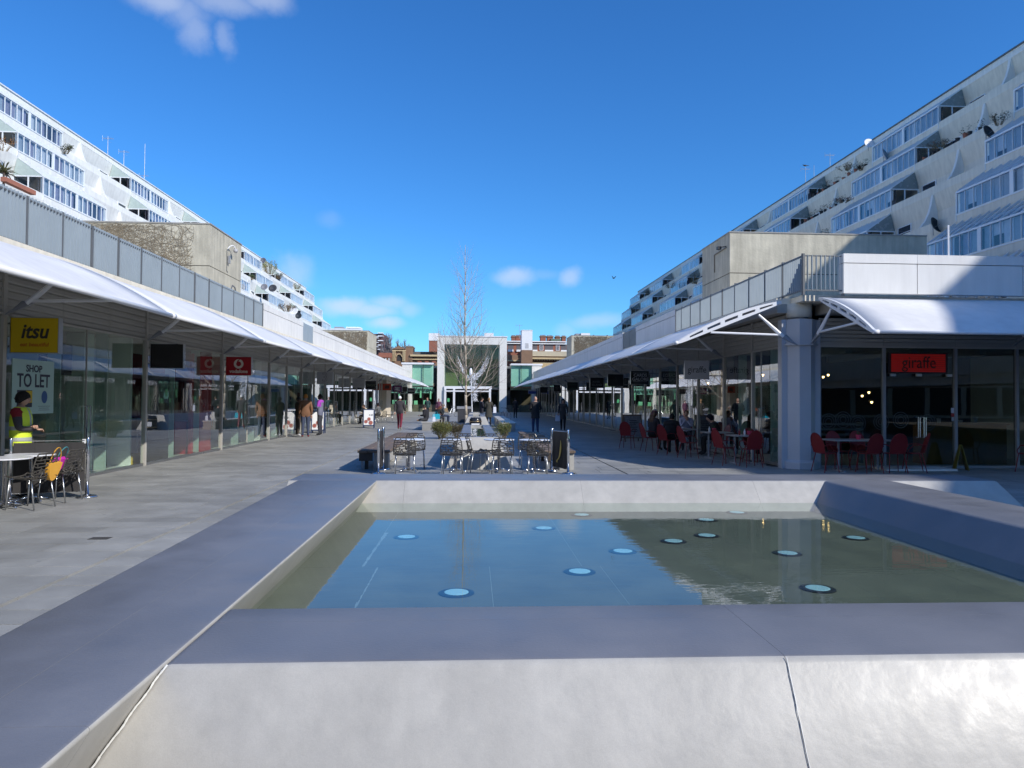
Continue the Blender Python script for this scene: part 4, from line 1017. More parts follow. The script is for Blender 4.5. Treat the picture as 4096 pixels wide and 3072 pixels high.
def round_table(r=.35, h=.74):
    T = thing('cafe_table', '', 'table', (0, 0, 0))
    MB().lathe([(r-.01, h-.022), (r, h-.016), (r, h-.004), (r-.008, h)], 40).build('table_top', mat('table_top_white', (.74, .75, .80), .3, var=.02), T)
    MB().lathe([(.034, .03), (.034, h-.03), (.10, h-.023)], 16).build('pedestal', M_CHROME, T, smooth=True)
    for k in range(4):
        a = R(45+90*k); c, s_ = math.cos(a), math.sin(a); m = MB()
        pts = [(.02*c, .02*s_, .07), (.14*c, .14*s_, .055), (.27*c, .27*s_, .02)]
        m.path(pts, [.026, .02, .013], 8); m.build('foot', M_CHROME, T, smooth=True)
    return T
tb0 = round_table(); tb0.location = (-1.42, 16.3, 0); tb0['label'] = 'round white cafe table, leftmost of the four behind the fountain'; tb0['group'] = 'round white cafe tables'
for x, y, lb in ((-.36, 16.3, 'round white cafe table, second from the left behind the fountain'), (.62, 16.3, 'round white cafe table, third from the left, before the stone trough'),
                 (1.42, 16.22, 'round white cafe table, rightmost of the four, next to the gold-marked banner'),
                 (-6.88, 11.62, 'round white cafe table in front of the man in the yellow vest, farther one'), (-6.85, 10.95, 'round white cafe table cut by the left edge of the picture, nearer one')):
    copy_tree(tb0, (x, y, 0), R(random.Random(int(x*100)).randint(0, 40)), lb, 'round white cafe tables')
chair(-6.47, 10.93, 82, 'dark lattice chair at the left cafe with a yellow bag hanging on it')
chair(-6.47, 11.68, 86, 'dark lattice chair at the left cafe next to the steel post')
chair(-7.25, 10.75, 265, 'dark lattice chair at the left edge of the picture, facing the tables')
# bags on the left chairs
def bag(x, y, z, col, hcol, w, h, lean, lb, cat='bag'):
    T = thing('shoulder_bag', lb, cat, (x, y, z))
    m = MB(); n = 20; ring = []
    for k, d in enumerate((-.035, .035)):
        for i in range(n):
            a = math.pi+math.pi*i/(n-1)          # half-round bottom
            ring.append((d*(1.0), math.cos(a)*w, math.sin(a)*h))
    fs = [tuple(range(n)), tuple(range(2*n-1, n-1, -1))]+[(i, n+i, n+i+1, i+1) for i in range(n-1)]+[(0, n-1, 2*n-1, n)]
    m.add(ring, fs); m.build('bag_body', mat('bag_'+lb.split()[0], col, .6, var=.06), T)
    hm = MB(); hm.path([(0, math.cos(math.pi*i/14)*w*.85, math.sin(math.pi*i/14)*h*.85) for i in range(15)], .008, 6); hm.build('handle', mat('handle_'+lb.split()[0], hcol, .5, var=0), T)
    T.rotation_euler = (0, R(lean), 0); return T
bag(-6.20, 11.05, .66, (.80, .40, .05), (.55, .28, .03), .15, .27, 14, 'yellow half-round bag hanging behind a chair at the left cafe')
bag(-6.28, 11.36, .70, (.62, .02, .42), (.05, .22, .26), .14, .22, 24, 'magenta shoulder bag with teal handles on a left cafe chair')
# stanchions
def post(x, y, lb, h=.98, grp='steel banner posts'):
    T = thing('barrier_post', lb, 'post', (x, y, 0), 0, grp)
    MB().lathe([(.155, 0), (.155, .018), (.12, .034), (.03, .05)], 28).build('base', M_CHROME, T, smooth=True)
    MB().lathe([(.030, .03), (.030, h-.02), (.022, h), (.004, h+.008)], 16).build('pole', M_CHROME, T, smooth=True); return T
post(-6.28, 12.12, 'steel post with round base right of the left cafe chairs'); post(-7.27, 11.75, 'steel post in front of the man in the yellow vest')
post(-2.02, 15.72, 'steel post at the left end of the table row, nearer one'); post(-2.04, 16.72, 'steel post at the left end of the table row, farther one')
post(2.14, 15.82, 'steel post at the right end of the gold-marked banner'); post(1.86, 16.55, 'steel post at the left end of the gold-marked banner')
def banner(p, q, lb, mt=None, z0=.10, z1=.92, grp=None):
    d = (Vector((*q, 0))-Vector((*p, 0))); ang = math.atan2(d.y, d.x)
    T = thing('banner', lb, 'banner', (p[0], p[1], 0), ang, grp)
    w = d.length-.07; m = MB(); n = 10
    vs = []; 
    for k in (0, 1):
        for i in range(n+1):
            yy = .012*math.sin(i*1.3)+(.004 if k else -.004); vs += [(.035+w*i/n, yy, z0), (.035+w*i/n, yy*.4, z1)]
    W = 2*(n+1); fs = []
    for i in range(n): fs += [(2*i, 2*i+2, 2*i+3, 2*i+1), (W+2*i, W+2*i+1, W+2*i+3, W+2*i+2)]
    for i in range(n): fs += [(2*i, W+2*i, W+2*i+2, 2*i+2), (2*i+1, 2*i+3, W+2*i+3, W+2*i+1)]
    fs += [(0, 1, W+1, W), (2*n, W+2*n, W+2*n+1, 2*n+1)]
    m.add(vs, fs); m.build('banner_cloth', mt or mat('black_canvas', (.028, .026, .027), .7, var=.15), T, smooth=False)
    for z in (.10, .93): MB().tube((.02, 0, z), (w+.05, 0, z), .007, n=6).build('rail', M_ALU, T)
    return T
banner((-7.27, 11.75), (-6.28, 12.12), 'black canvas banner between two steel posts at the left cafe', z1=.90)
MB().box(-6.36, 12.10, .88, -6.30, 12.135, .95).build('tag_clip', M_WHITEP, None, label='small white clip at the top of the left cafe post', category='clip')
b1 = banner((-2.02, 15.72), (-2.04, 16.72), 'black canvas banner seen nearly edge-on at the left end of the table row')
b2_ = banner((1.86, 16.55), (2.14, 15.82), 'black canvas banner with a gold curved stroke at the right end of the table row')
M_GOLD = mat('gold_print', (.58, .42, .10), .5, var=.08)
m = MB(); P = [(.26, .20), (.20, .235), (.22, .30), (.31, .35), (.37, .45), (.42, .60), (.44, .75)]; Wd = [.014, .03, .03, .022, .03, .03, .004]
P = [(.30, .22, .022), (.27, .25, .030), (.31, .28, .026), (.36, .31, .020), (.41, .38, .028), (.44, .47, .036), (.455, .56, .033), (.46, .65, .020), (.455, .73, .004)]
for i in range(len(P)-1):
    (x0, z0, w0), (x1, z1, w1) = P[i], P[i+1]
    m.hexa([(x0-w0, -.022, z0), (x0+w0, -.022, z0), (x0+w0, -.018, z0), (x0-w0, -.018, z0), (x1-w1, -.022, z1), (x1+w1, -.022, z1), (x1+w1, -.018, z1), (x1-w1, -.018, z1)])
m.build('gold_stroke', M_GOLD, b2_)
# --- benches
def bench(kind='long', L_=2.75, W=.74):
    T = thing('bench', '', 'bench', (0, 0, 0))
    if kind == 'long':
        for k in range(3): 
            me = MB().box(-W/2+k*W/3+.006, 0, .39, -W/2+(k+1)*W/3-.006, L_, .45).mesh('plank', M_WOOD); bevel_mesh(me, .006, 1); obj('plank', me, T)
        MB().box(-W/2+.04, .03, .20, -.02, .08, .388).build('end_board', mat('dark_timber', (.07, .055, .045), .8, var=.2), T)
        for y in (.06, L_-.36):
            MB().box(0, y, 0, W/2-.03, y+.3, .388).build('concrete_leg', M_FACE, T)
            MB().box(-W/2+.08, y, 0, -W/2+.13, y+.05, .388).build('leg', M_STEELG, T); MB().box(-W/2+.16, y+.05, 0, -W/2+.24, y+.1, .388).build('leg', mat('dark_timber', (.07, .055, .045)), T)
        MB().box(.1, .4, .1, W/2-.12, L_-.4, .36).build('side_panel', M_FACE, T)
    else:
        n = 5
        for k in range(n):
            me = MB().box(-W/2, L_*k/n+.03, .38, W/2, L_*(k+1)/n-.03, .45).mesh('slab', M_FACE); bevel_mesh(me, .008, 1); obj('slab', me, T)
        MB().box(-W/2+.05, .05, 0, W/2-.05, L_-.05, .378).build('base', mat('bench_base', (.30, .29, .27), .8), T)
    return T
def place(pr, spots, grp):
    for i, (x, y, rz, lb) in enumerate(spots):
        if i == 0: pr.location = (x, y, 0); pr.rotation_euler = (0, 0, R(rz)); pr['label'] = lb; pr['group'] = grp
        else: copy_tree(pr, (x, y, 0), R(rz), lb, grp)
place(bench(), [(-2.27, 16.72, 0, 'timber topped bench nearest the left steel posts'), (-2.27, 19.62, 0, 'timber topped bench, second in the left row'), (-2.27, 22.75, 0, 'timber topped bench, third in the left row, near the bushes'),
                (2.07, 16.72, 0, 'timber topped bench right of the tables, behind the gold-marked banner'), (2.07, 20.3, 0, 'timber topped bench, second in the right row, in shade'), (2.07, 23.8, 0, 'timber topped bench, third in the right row, before the dark-coated man')], 'timber topped benches')
place(bench('slab', 4.4, .72), [(-2.27, 37.4, 0, 'stone slatted bench with the dark-jacketed seated man'), (-2.25, 42.3, 0, 'stone slatted bench with the red-haired woman, farther left'), (-2.22, 47.2, 0, 'stone slatted bench with the old man, farthest left'),
                (1.9, 36.4, 0, 'stone slatted bench in shade, nearest of the right far row'), (1.9, 41.6, 0, 'stone slatted bench in shade, second of the right far row'), (1.9, 46.8, 0, 'stone slatted bench in shade, farthest of the right far row')], 'stone slatted benches')
# --- stone troughs along the middle
def trough(ya, yb, lb, ct, hh=.74):
    T = thing('stone_trough', lb, 'water trough', (ct, ya, 0)); L_ = yb-ya; w0, w1 = .45, .78; ch = .2
    def blk(nm, pb, pt, m_=M_FACE):
        m = MB(); p = pb+pt; m.add(p, [(3,2,1,0),(0,1,5,4),(1,2,6,5),(2,3,7,6),(3,0,4,7)], 0); m.add(p, [(4,5,6,7)], 1); me = m.mesh(nm, [M_FACE, M_TOP]); obj(nm, me, T)
    n = 3
    for k in range(n):
        a, b = L_*k/n+.004, L_*(k+1)/n-.004
        if k: 
            blk('side_block', [(-w1, a, 0), (-ch, a, 0), (-ch, b, 0), (-w1, b, 0)], [(-w0, a, hh), (-ch, a, hh), (-ch, b, hh), (-w0, b, hh)])
            blk('side_block', [(ch, a, 0), (w1, a, 0), (w1, b, 0), (ch, b, 0)], [(ch, a, hh), (w0, a, hh), (w0, b, hh), (ch, b, hh)])
        else:
            blk('side_block', [(-w1, .35, 0), (-ch, .35, 0), (-ch, b, 0), (-w1, b, 0)], [(-w0, .35, hh), (-ch, .35, hh), (-ch, b, hh), (-w0, b, hh)])
            blk('side_block', [(ch, .35, 0), (w1, .35, 0), (w1, b, 0), (ch, b, 0)], [(ch, .35, hh), (w0, .35, hh), (w0, b, hh), (ch, b, hh)])
            blk('end_block', [(-w1, -.28, 0), (w1, -.28, 0), (w1, .345, 0), (-w1, .345, 0)], [(-w0, 0, hh), (w0, 0, hh), (w0, .345, hh), (-w0, .345, hh)])
    blk('end_block', [(-ch, L_-.3, 0), (ch, L_-.3, 0), (ch, L_, 0), (-ch, L_, 0)], [(-ch, L_-.3, hh), (ch, L_-.3, hh), (ch, L_, hh), (-ch, L_, hh)])
    MB().box(-ch, .35, 0, ch, L_-.3, hh-.10).build('channel_bed', M_SLAB, T)
    obj('channel_water', MB().add([(-ch, .35, hh-.06), (ch, .35, hh-.06), (ch, L_-.3, hh-.06), (-ch, L_-.3, hh-.06)], [(0, 1, 2, 3)]).mesh('channel_water', glass('trough_water', (.8, .86, .8), ior=1.33, k=1.2), fix=False), T)
    return T
trough(17.15, 25.3, 'long stone water trough behind the third cafe table', .17)
trough(37.0, 43.0, 'second stone water trough, behind the black drum', .25)
trough(45.5, 49.5, 'third stone water trough, farthest up the street', .3)
dr = thing('drum_bin', 'black banded drum with a blank white plate before the second trough', 'bin', (.18, 36.35, 0))
MB().lathe([(.27, 0), (.30, .1), (.31, .38), (.30, .62), (.25, .72)], 24).build('body', mat('drum_black', (.02, .02, .025), .25, var=.05), dr, smooth=True)
for z in (.12, .50): MB().lathe([(.314, z), (.320, z+.012), (.320, z+.03), (.314, z+.042)], 24).build('band', mat('brass', (.45, .33, .18), .35, metal=1), dr)
MB().box(-.2, -.345, .19, .2, -.325, .42).build('plate', M_WHITEP, dr)
MB().box(-.31, -.2, 0, .31, .2, .03).build('foot_plate', M_ALU, dr)
kb = thing('dark_planter_box', 'dark square planter box behind the tree trunk', 'planter', (-1.15+.6, 50.0, 0)); MB().box(-.45, 0, 0, .5, .9, .95).build('box', mat('planter_metal', (.05, .05, .055), .5), kb); MB().box(-.5, -.03, .95, .55, .95, 1.12).build('rim', M_STEELG, kb)

# ------------------------------------------------------------------ plants
LEAF = {}
def leafmat(nm, col, var=.3): return mat(nm, col, .7, var=var, scale=7, objvar=.1)
def bush(x, y, w, h, d, n, lb, col, seed, name='bush', z=0, twig=True, cat='bush', ls=.035):
    rv = random.Random(seed); T = thing(name, lb, cat, (x, y, z)); m = MB(); tw = MB()
    lobes = [(rv.uniform(-w*.36, w*.36), rv.uniform(-d*.35, d*.35), rv.uniform(.5, .86)*h, rv.uniform(.16, .30)) for _ in range(max(4, int(9*w)))]
    for (lx, ly, lz, lr) in lobes:
        if twig:
            for _ in range(5): tw.tube((lx*.45+rv.uniform(-.04, .04), ly*.45, 0), (lx+rv.uniform(-lr, lr)*.7, ly+rv.uniform(-lr, lr)*.7, lz+rv.uniform(-.1, .1)*h), .008, .003, 4)
    for i in range(n):
        lx, ly, lz, lr = rv.choice(lobes)
        while True:
            q = Vector((rv.uniform(-1, 1), rv.uniform(-1, 1), rv.uniform(-1, 1)))
            if .25 < q.length < 1: break
        p = Vector((lx, ly, lz))+Vector((q.x*lr*1.1, q.y*lr, q.z*lr*.95*h/.6))
        if p.z < .03: p.z = .03+rv.random()*.1
        a = Vector((rv.uniform(-1, 1), rv.uniform(-1, 1), rv.uniform(-.2, 1.2))).normalized()*ls*rv.uniform(.7, 1.4); b = a.orthogonal().normalized()*ls*.36
        m.add([p-b*.2, p+a*.5-b, p+a, p+a*.5+b], [(0, 1, 2, 3)], rv.randrange(3))
    me = m.mesh('foliage', [leafmat('leaf_a_'+name+str(seed), col), leafmat('leaf_b_'+name+str(seed), tuple(c*.6 for c in col)), leafmat('leaf_c_'+name+str(seed), (col[0]*1.5, col[1]*1.1, col[2]*.8))], fix=False)
    obj('foliage', me, T)
    if twig: tw.build('stems', mat('twig_tan', (.20, .15, .08), .9, var=.2), T)
    return T
bush(-1.25, 29.7, 1.0, .60, .8, 5200, 'low evergreen bush left of the stone trough', (.085, .10, .025), 3)
bush(-.55, 30.2, .75, .56, .7, 3200, 'darker low evergreen bush close to the stone trough', (.055, .05, .022), 4)
bush(1.28, 29.8, .62, .60, .6, 3000, 'low evergreen bush right of the stone trough with bare tan stems', (.075, .10, .028), 5)
# centre tree
def tree(x, y, h, r0, lb, seed, name='bare_tree', dense=1.0, spread=.35, barkc=(.30, .24, .17), first=.18, twc=None, upright=1.0, nlimb=22, rmul=1.0):
    rv = random.Random(seed); T = thing(name, lb, 'tree', (x, y, 0)); bark = mat('bark_'+name+str(seed), barkc, .9, var=.25, scale=9); twm = mat('twig_'+name+str(seed), twc or barkc, .9, var=.15)
    trunk = MB(); pts = []; n = 18; off = Vector((0, 0, 0))
    for i in range(n+1):
        t = i/n; off += Vector((rv.uniform(-1, 1), rv.uniform(-1, 1), 0))*h*.0028; pts.append(Vector((off.x, off.y, h*t*.97)))
    rad = [r0*(1-.93*(i/n))**.9+.004 for i in range(n+1)]
    trunk.path(pts, rad, 9); trunk.build('trunk', bark, T, smooth=True)
    twigs = MB()
    def grow(mb, p, d, ln, r, dep):
        seg = max(3, int(ln/(.16 if dep < 2 else .14))); step = ln/seg
        for k in range(seg):
            d = (d+Vector((rv.uniform(-1, 1), rv.uniform(-1, 1), rv.uniform(-.25, .9)*.55))*.17+Vector((0, 0, .035*upright))).normalized()
            q = p+d*step; rr0 = r*(1-.8*k/seg); rr1 = r*(1-.8*(k+1)/seg)
            (mb if dep == 0 else twigs).tube(p, q, rr0, rr1, 5 if dep == 0 else 3, cap=False)
            if dep < 3 and k >= 1 and rv.random() < (.62, .46, .30)[dep]*dense:
                a = rv.uniform(0, 2*math.pi); sd = d.orthogonal().normalized(); sd.rotate(Matrix.Rotation(a, 3, d))
                grow(mb, q, (d*.75+sd*.75).normalized(), ln*(1-k/seg)*rv.uniform(.45, .75)+.12, rr1*.62, dep+1)
            p = q
    for i in range(nlimb):
        t = first+(1-first)*(i+rv.random()*.6)/nlimb*.93; j = t*n; a = int(j); base = pts[a].lerp(pts[min(n, a+1)], j-a)
        ln = h*spread*(1-.78*(t-first)/(1-first))*rv.uniform(.65, 1.1); az = i*2.4+rv.uniform(-.4, .4)
        el = .45+.7*t
        m = MB(); grow(m, base, Vector((math.cos(az)*math.cos(el), math.sin(az)*math.cos(el), math.sin(el))), ln, max(.007, rad[a]*.42)*rmul, 0)
        m.build('branch', bark, T)
    obj('twigs', twigs.mesh('twigs', twm, fix=False), T, kind='stuff')
    return T
tree(-.37, 45.3, 11.75, .085, 'tall slender leafless young tree in the middle of the street', 12, first=.15, spread=.42, dense=1.12, upright=1.4, barkc=(.42, .36, .28), twc=(.30, .245, .20), nlimb=28)
# far bare trees
K2 = 150/2864
for i, (px, top, w, lb) in enumerate(((1545, 1330, .33, 'bare grey tree beside the banded tower block'), (1560, 1338, .3, 'bare grey tree left of the gabled house'), (1592, 1362, .3, 'bare tree rising behind the gabled house'), (1617, 1352, .3, 'bare tree rising behind the narrow brown building'), (1638, 1378, .33, 'low bare tree right of the narrow brown building'))):
    tree((px-1888)*K2, 150, 1.65+(1597-top)*K2, .22, lb, 40+i, name='distant_tree', dense=1.3, spread=.38, first=.25, barkc=(.20, .18, .19), nlimb=20, upright=3, rmul=5)
for i, (px, lb) in enumerate(((1524, 'brown leafless tree low behind the left parapet'), (1640, 'brown leafless tree behind the supermarket wing'))):
    tree((px-1888)*118/2864, 118, 8.3 if i == 0 else 8.6, .2, lb, 60+i, name='distant_tree', dense=1.2, spread=.42, first=.3, barkc=(.20, .14, .09), nlimb=18, rmul=4)
# ------------------------------------------------------------------ winged light sculpture
ws = thing('wing_sculpture', 'white wire figure with raised wings on a pole behind the tree', 'sculpture', (.02, 50.5, 0))
M_WIRE = mat('white_wire', (.86, .88, .92), .4, var=0)
rv = random.Random(21); KK = 50.5/2864
def W(px, py, dy=0): return Vector(((px-1889)*KK-.02, dy, 1.65+(1597-py)*KK))
MB().tube((0, 0, 0), W(1885, 1500), .045, .03, 8).build('pole', M_WIRE, ws)
def wing(root, tips, nm):
    m = MB()
    for (tx, ty) in tips:
        for k in range(2):
            a = W(root[0]+rv.uniform(-4, 4), root[1]+rv.uniform(-8, 8), rv.uniform(-.1, .1)); b = W(tx+rv.uniform(-3, 3), ty+rv.uniform(-3, 3), rv.uniform(-.35, .35)); mid = a.lerp(b, .5)+Vector((rv.uniform(-.05, .05), 0, -.10))
            m.path([a, mid, b], [.013, .010, .008], 4)
            for q in range(3):
                c = a.lerp(b, rv.uniform(.5, .95)); m.tube(c, c+Vector((rv.uniform(-.15, .15), 0, rv.uniform(-.12, .12))), .010, .006, 3)
    m.build(nm, M_WIRE, ws)
wing((1880, 1520), [(1829, 1427), (1828, 1440), (1832, 1452), (1838, 1462), (1845, 1475), (1852, 1488), (1860, 1498)], 'wing')
wing((1893, 1515), [(1953, 1424), (1956, 1433), (1957, 1446), (1950, 1457), (1946, 1470), (1940, 1482), (1932, 1492), (1922, 1500)], 'wing')
m = MB()
for i in range(420):
    t = rv.random(); cy = 1495+110*t; wd = 12+10*math.sin(t*5); cx = 1891+6*math.sin(t*7)
    if t > .55: cx = 1900; wd = 10
    a = W(cx+rv.uniform(-wd, wd)*.8, cy, rv.uniform(-.3, .3)); m.tube(a, a+Vector((rv.uniform(-1, 1), rv.uniform(-1, 1), rv.uniform(-1, 1)))*.16, .009, .006, 3, cap=False)
m.ell(W(1883, 1490), .11, .1, .3, 8, 8); m.build('body', M_WIRE, ws)

# ------------------------------------------------------------------ hanging signs
def sign(s, Y, w=.78, h=.58, face=None, lb='', z=2.36, gap=.06, name='hanging_sign', frame=M_ALU):
    """board hung square to the shop front; face towards the camera"""
    x0 = s*(SHOPX-gap); x1 = s*(SHOPX-gap-w); a, b = min(x0, x1), max(x0, x1)
    T = thing(name, lb, 'shop sign', (a, Y, z))
    MB().box(0, .035, 0, w, .12, h).build('back_panel', frame, T); me = MB().box(.012, 0, .012, w-.012, .035, h-.012).mesh('face_panel', face); bevel_mesh(me, .004, 1); obj('face_panel', me, T)
    fr = MB(); fr.box(0, -.004, 0, w, .036, .012); fr.box(0, -.004, h-.012, w, .036, h); fr.box(0, -.004, .012, .012, .036, h-.012); fr.box(w-.012, -.004, .012, w, .036, h-.012); fr.build('trim', frame, T)
    e0, e1 = (w, w+gap) if s > 0 else (-gap, 0)
    for zz in (.1, h-.12): MB().box(e0, .05, zz, e1, .09, zz+.03).build('arm', M_STEELG, T)
    return T
M_YEL = mat('sign_yellow', (.64, .44, .005), .45, var=.02); M_SRED = mat('sign_red', (.36, .006, .015), .4, var=.02); M_SW = mat('sign_white', (.62, .62, .66), .45, var=.02); M_SG = mat('sign_grey', (.40, .40, .42), .45, var=.02)
M_SBK = mat('sign_black', (.012, .012, .013), .35, var=.05); M_INK = mat('ink_black', (.02, .018, .016), .6, var=0); M_CREAM = mat('sign_cream', (.72, .68, .58), .5, var=0)
t_ = sign(-1, 12.5, .80, .61, M_YEL, 'yellow hanging sign lettered itsu eat beautiful', z=2.37)
lettering('itsu', M_INK, t_, (.40, -.001, .36), size=.34, ext=.002, shear=.22, bold=.008, sx=.92)
lettering('eat beautiful', mat('ink_orange', (.50, .13, .01), .6, var=0), t_, (.40, -.001, .145), size=.095, ext=.002, shear=.2, bold=.002)
sign(-1, 17.77, .79, .60, mat('blank_black', (.004, .004, .005), .6, var=0), 'blank black hanging sign, second on the left side', z=2.34)
t_ = sign(-1, 23.1, .80, .60, M_SRED, 'red hanging sign lettered vodafone under a round white quote mark', z=2.34)
m = MB(); n = 28; cx, cz = .40, .37
def ringseg(m, cx, cz, r0, r1, y=-.001, n=28, yy=.0):
    for i in range(n):
        a0, a1 = 2*math.pi*i/n, 2*math.pi*(i+1)/n
        m.hexa([(cx+r0*math.cos(a0), y-.004, cz+r0*math.sin(a0)), (cx+r1*math.cos(a0), y-.004, cz+r1*math.sin(a0)), (cx+r1*math.cos(a0), y, cz+r1*math.sin(a0)), (cx+r0*math.cos(a0), y, cz+r0*math.sin(a0)),
                (cx+r0*math.cos(a1), y-.004, cz+r0*math.sin(a1)), (cx+r1*math.cos(a1), y-.004, cz+r1*math.sin(a1)), (cx+r1*math.cos(a1), y, cz+r1*math.sin(a1)), (cx+r0*math.cos(a1), y, cz+r0*math.sin(a1))])
ringseg(m, cx, cz, .078, .150); m.build('round_mark', M_CREAM, t_)
m = MB(); 
m.prism([(cx-.03, cz+.06), (cx+.01, cz+.105), (cx+.05, cz+.155), (cx+.015, cz+.15), (cx-.02, cz+.12), (cx-.06, cz+.075)], -.007, -.0055); m.build('mark_tail', M_SRED, t_)
lettering('vodafone', M_CREAM, t_, (.40, -.001, .13), size=.155, ext=.002, bold=.004, sx=.98)
t_ = sign(-1, 36.4, .80, .62, M_SG, 'pale grey hanging sign with a large outlined figure 3', z=2.34)
lettering('3', mat('ink_grey', (.16, .15, .15), .6, var=0), t_, (.40, -.001, .33), size=.62, ext=.002, bold=.012); lettering('3', M_SG, t_, (.40, -.004, .33), size=.62, ext=.002, bold=-.008)
lettering('Three.co.uk', mat('ink_grey', (.16, .15, .15)), t_, (.40, -.001, .07), size=.07, ext=.002)
t_ = sign(-1, 47.1, .80, .60, M_SG, 'pale grey hanging sign lettered NEW LOOK', z=2.34)
lettering('NEW', mat('ink_pale', (.30, .30, .31), .6, var=0), t_, (.40, -.001, .41), size=.21, ext=.002); lettering('LOOK', mat('ink_pale', (.30, .30, .31)), t_, (.40, -.001, .19), size=.21, ext=.002)
t_ = sign(-1, 52.7, .80, .62, M_SBK, 'black hanging sign lettered OASIS in faint green', z=2.30)
lettering('OASIS', mat('ink_green', (.20, .26, .17), .6, var=0), t_, (.40, -.001, .29), size=.235, ext=.002)
t_ = sign(-1, 62.7, .78, .60, mat('sign_orange', (.42, .05, .012), .5, var=.03), 'orange red hanging sign with a dark tilted panel, far on the left side', z=2.34)
m = MB(); m.prism([(.18, .14), (.58, .16), (.64, .46), (.24, .44)], -.004, -.001); m.build('dark_panel', mat('ink_brown', (.05, .02, .015), .6), t_)
t_ = sign(-1, 70.5, .95, .66, mat('sign_navy', (.03, .025, .11), .45), 'navy hanging sign with a red oval ring, lettered William Hill', z=2.28)
m = MB(); 
for i in range(28):
    a0, a1 = 2*math.pi*i/28, 2*math.pi*(i+1)/28
    m.tube((.48+.36*math.cos(a0), -.006, .33+.26*math.sin(a0)), (.48+.36*math.cos(a1), -.006, .33+.26*math.sin(a1)), .02, n=5)
m.build('oval_ring', mat('ring_pink', (.45, .05, .16), .5), t_)
lettering('William', M_WHITEP, t_, (.48, -.001, .42), size=.16, ext=.002, bold=.003); lettering('HILL', M_WHITEP, t_, (.48, -.001, .24), size=.25, ext=.002, bold=.01)
sign(-1, 77.2, .85, .55, M_SBK, 'small plain black hanging sign beside the navy oval one', z=2.36)
t_ = sign(-1, 86.5, .95, .72, M_SBK, 'farthest left hanging sign, black with a white frame', z=2.2)
m = MB(); m.box(.14, -.004, .30, .48, -.001, .34); m.box(.48, -.004, .30, .82, -.001, .34); m.box(.14, -.004, .44, .82, -.001, .47); m.build('white_mark', M_WHITEP, t_)
m = MB(); m.box(.02, -.004, .02, .93, -.001, .05); m.box(.02, -.004, .67, .93, -.001, .70); m.box(.02, -.004, .05, .05, -.001, .67); m.box(.90, -.004, .05, .93, -.001, .67); m.build('white_frame', M_WHITEP, t_)
# right side
t_ = sign(1, 22.46, .80, .60, M_SW, 'white hanging sign lettered giraffe in black', z=2.33, gap=.29)
lettering('giraffe', M_INK, t_, (.40, -.001, .30), size=.29, ext=.002, bold=.0, sx=.86)
t_ = sign(1, 30.4, .80, .58, M_SBK, 'black hanging sign lettered CARDS GALORE between two lines', z=2.33, gap=.26)
M_SIL = mat('ink_silver', (.60, .62, .64), .5, var=0)
lettering('CARDS', M_SIL, t_, (.42, -.001, .385), size=.185, ext=.002, bold=.002); lettering('GALORE', M_SIL, t_, (.42, -.001, .215), size=.185, ext=.002, bold=.002)
m = MB(); m.box(.10, -.004, .485, .72, -.001, .495); m.box(.10, -.004, .105, .72, -.001, .115); m.build('rule', M_SIL, t_)
t_ = sign(1, 35.5, .80, .62, M_SBK, 'black hanging sign with a faint dark crest', z=2.33, gap=.28)
m = MB(); M_FNT = mat('ink_faint', (.06, .055, .05), .6, var=0)
for (x, z, r_) in ((.40, .36, .05), (.34, .28, .05), (.46, .28, .05), (.40, .46, .03)): ringseg(m, x, z, r_-.012, r_, n=14)
m.build('crest', M_FNT, t_)
t_ = sign(1, 40.6, .80, .60, M_SBK, 'black hanging sign lettered RIVER ISLAND', z=2.33, gap=.33)
M_DIM = mat('ink_dim', (.24, .25, .27), .6, var=0)
lettering('RIVER', M_DIM, t_, (.36, -.001, .34), size=.17, ext=.002); lettering('ISLAND', M_DIM, t_, (.40, -.001, .17), size=.17, ext=.002)
t_ = sign(1, 50.8, .80, .58, M_SBK, 'black hanging sign with two faint green lines of text', z=2.33, gap=.30)
lettering('BARLEY', mat('ink_green2', (.05, .10, .07), .6, var=0), t_, (.40, -.001, .14), size=.12, ext=.002) if False else MB().box(.12, -.004, .36, .68, -.001, .42).box(.12, -.004, .10, .68, -.001, .17).build('faint_text_band', mat('ink_green2', (.035, .07, .05), .6, var=0), t_)
t_ = sign(1, 61.0, .60, .58, M_SBK, 'black hanging sign with a grey star', z=2.33, gap=.30)
m = MB(); pts = []
for i in range(10): a = math.pi/2+math.pi*i/5; r_ = .15 if i % 2 == 0 else .07; pts.append((.31+r_*math.cos(a), .31+r_*math.sin(a)))
for i in range(10): m.tube((pts[i][0], -.006, pts[i][1]), (pts[(i+1) % 10][0], -.006, pts[(i+1) % 10][1]), .014, n=5)
m.build('star', mat('ink_grey', (.16, .15, .15)), t_)
sign(1, 71.4, .78, .60, M_SBK, 'plain black hanging sign, farthest black one on the right side', z=2.30, gap=.30)
t_ = sign(1, 84.2, .95, .50, mat('sign_blue', (.03, .07, .30), .5), 'blue hanging sign with a grey top at the far right end', z=2.3, gap=.30)
MB().box(.02, -.004, .32, .93, -.001, .48).build('grey_band', M_SG, t_)
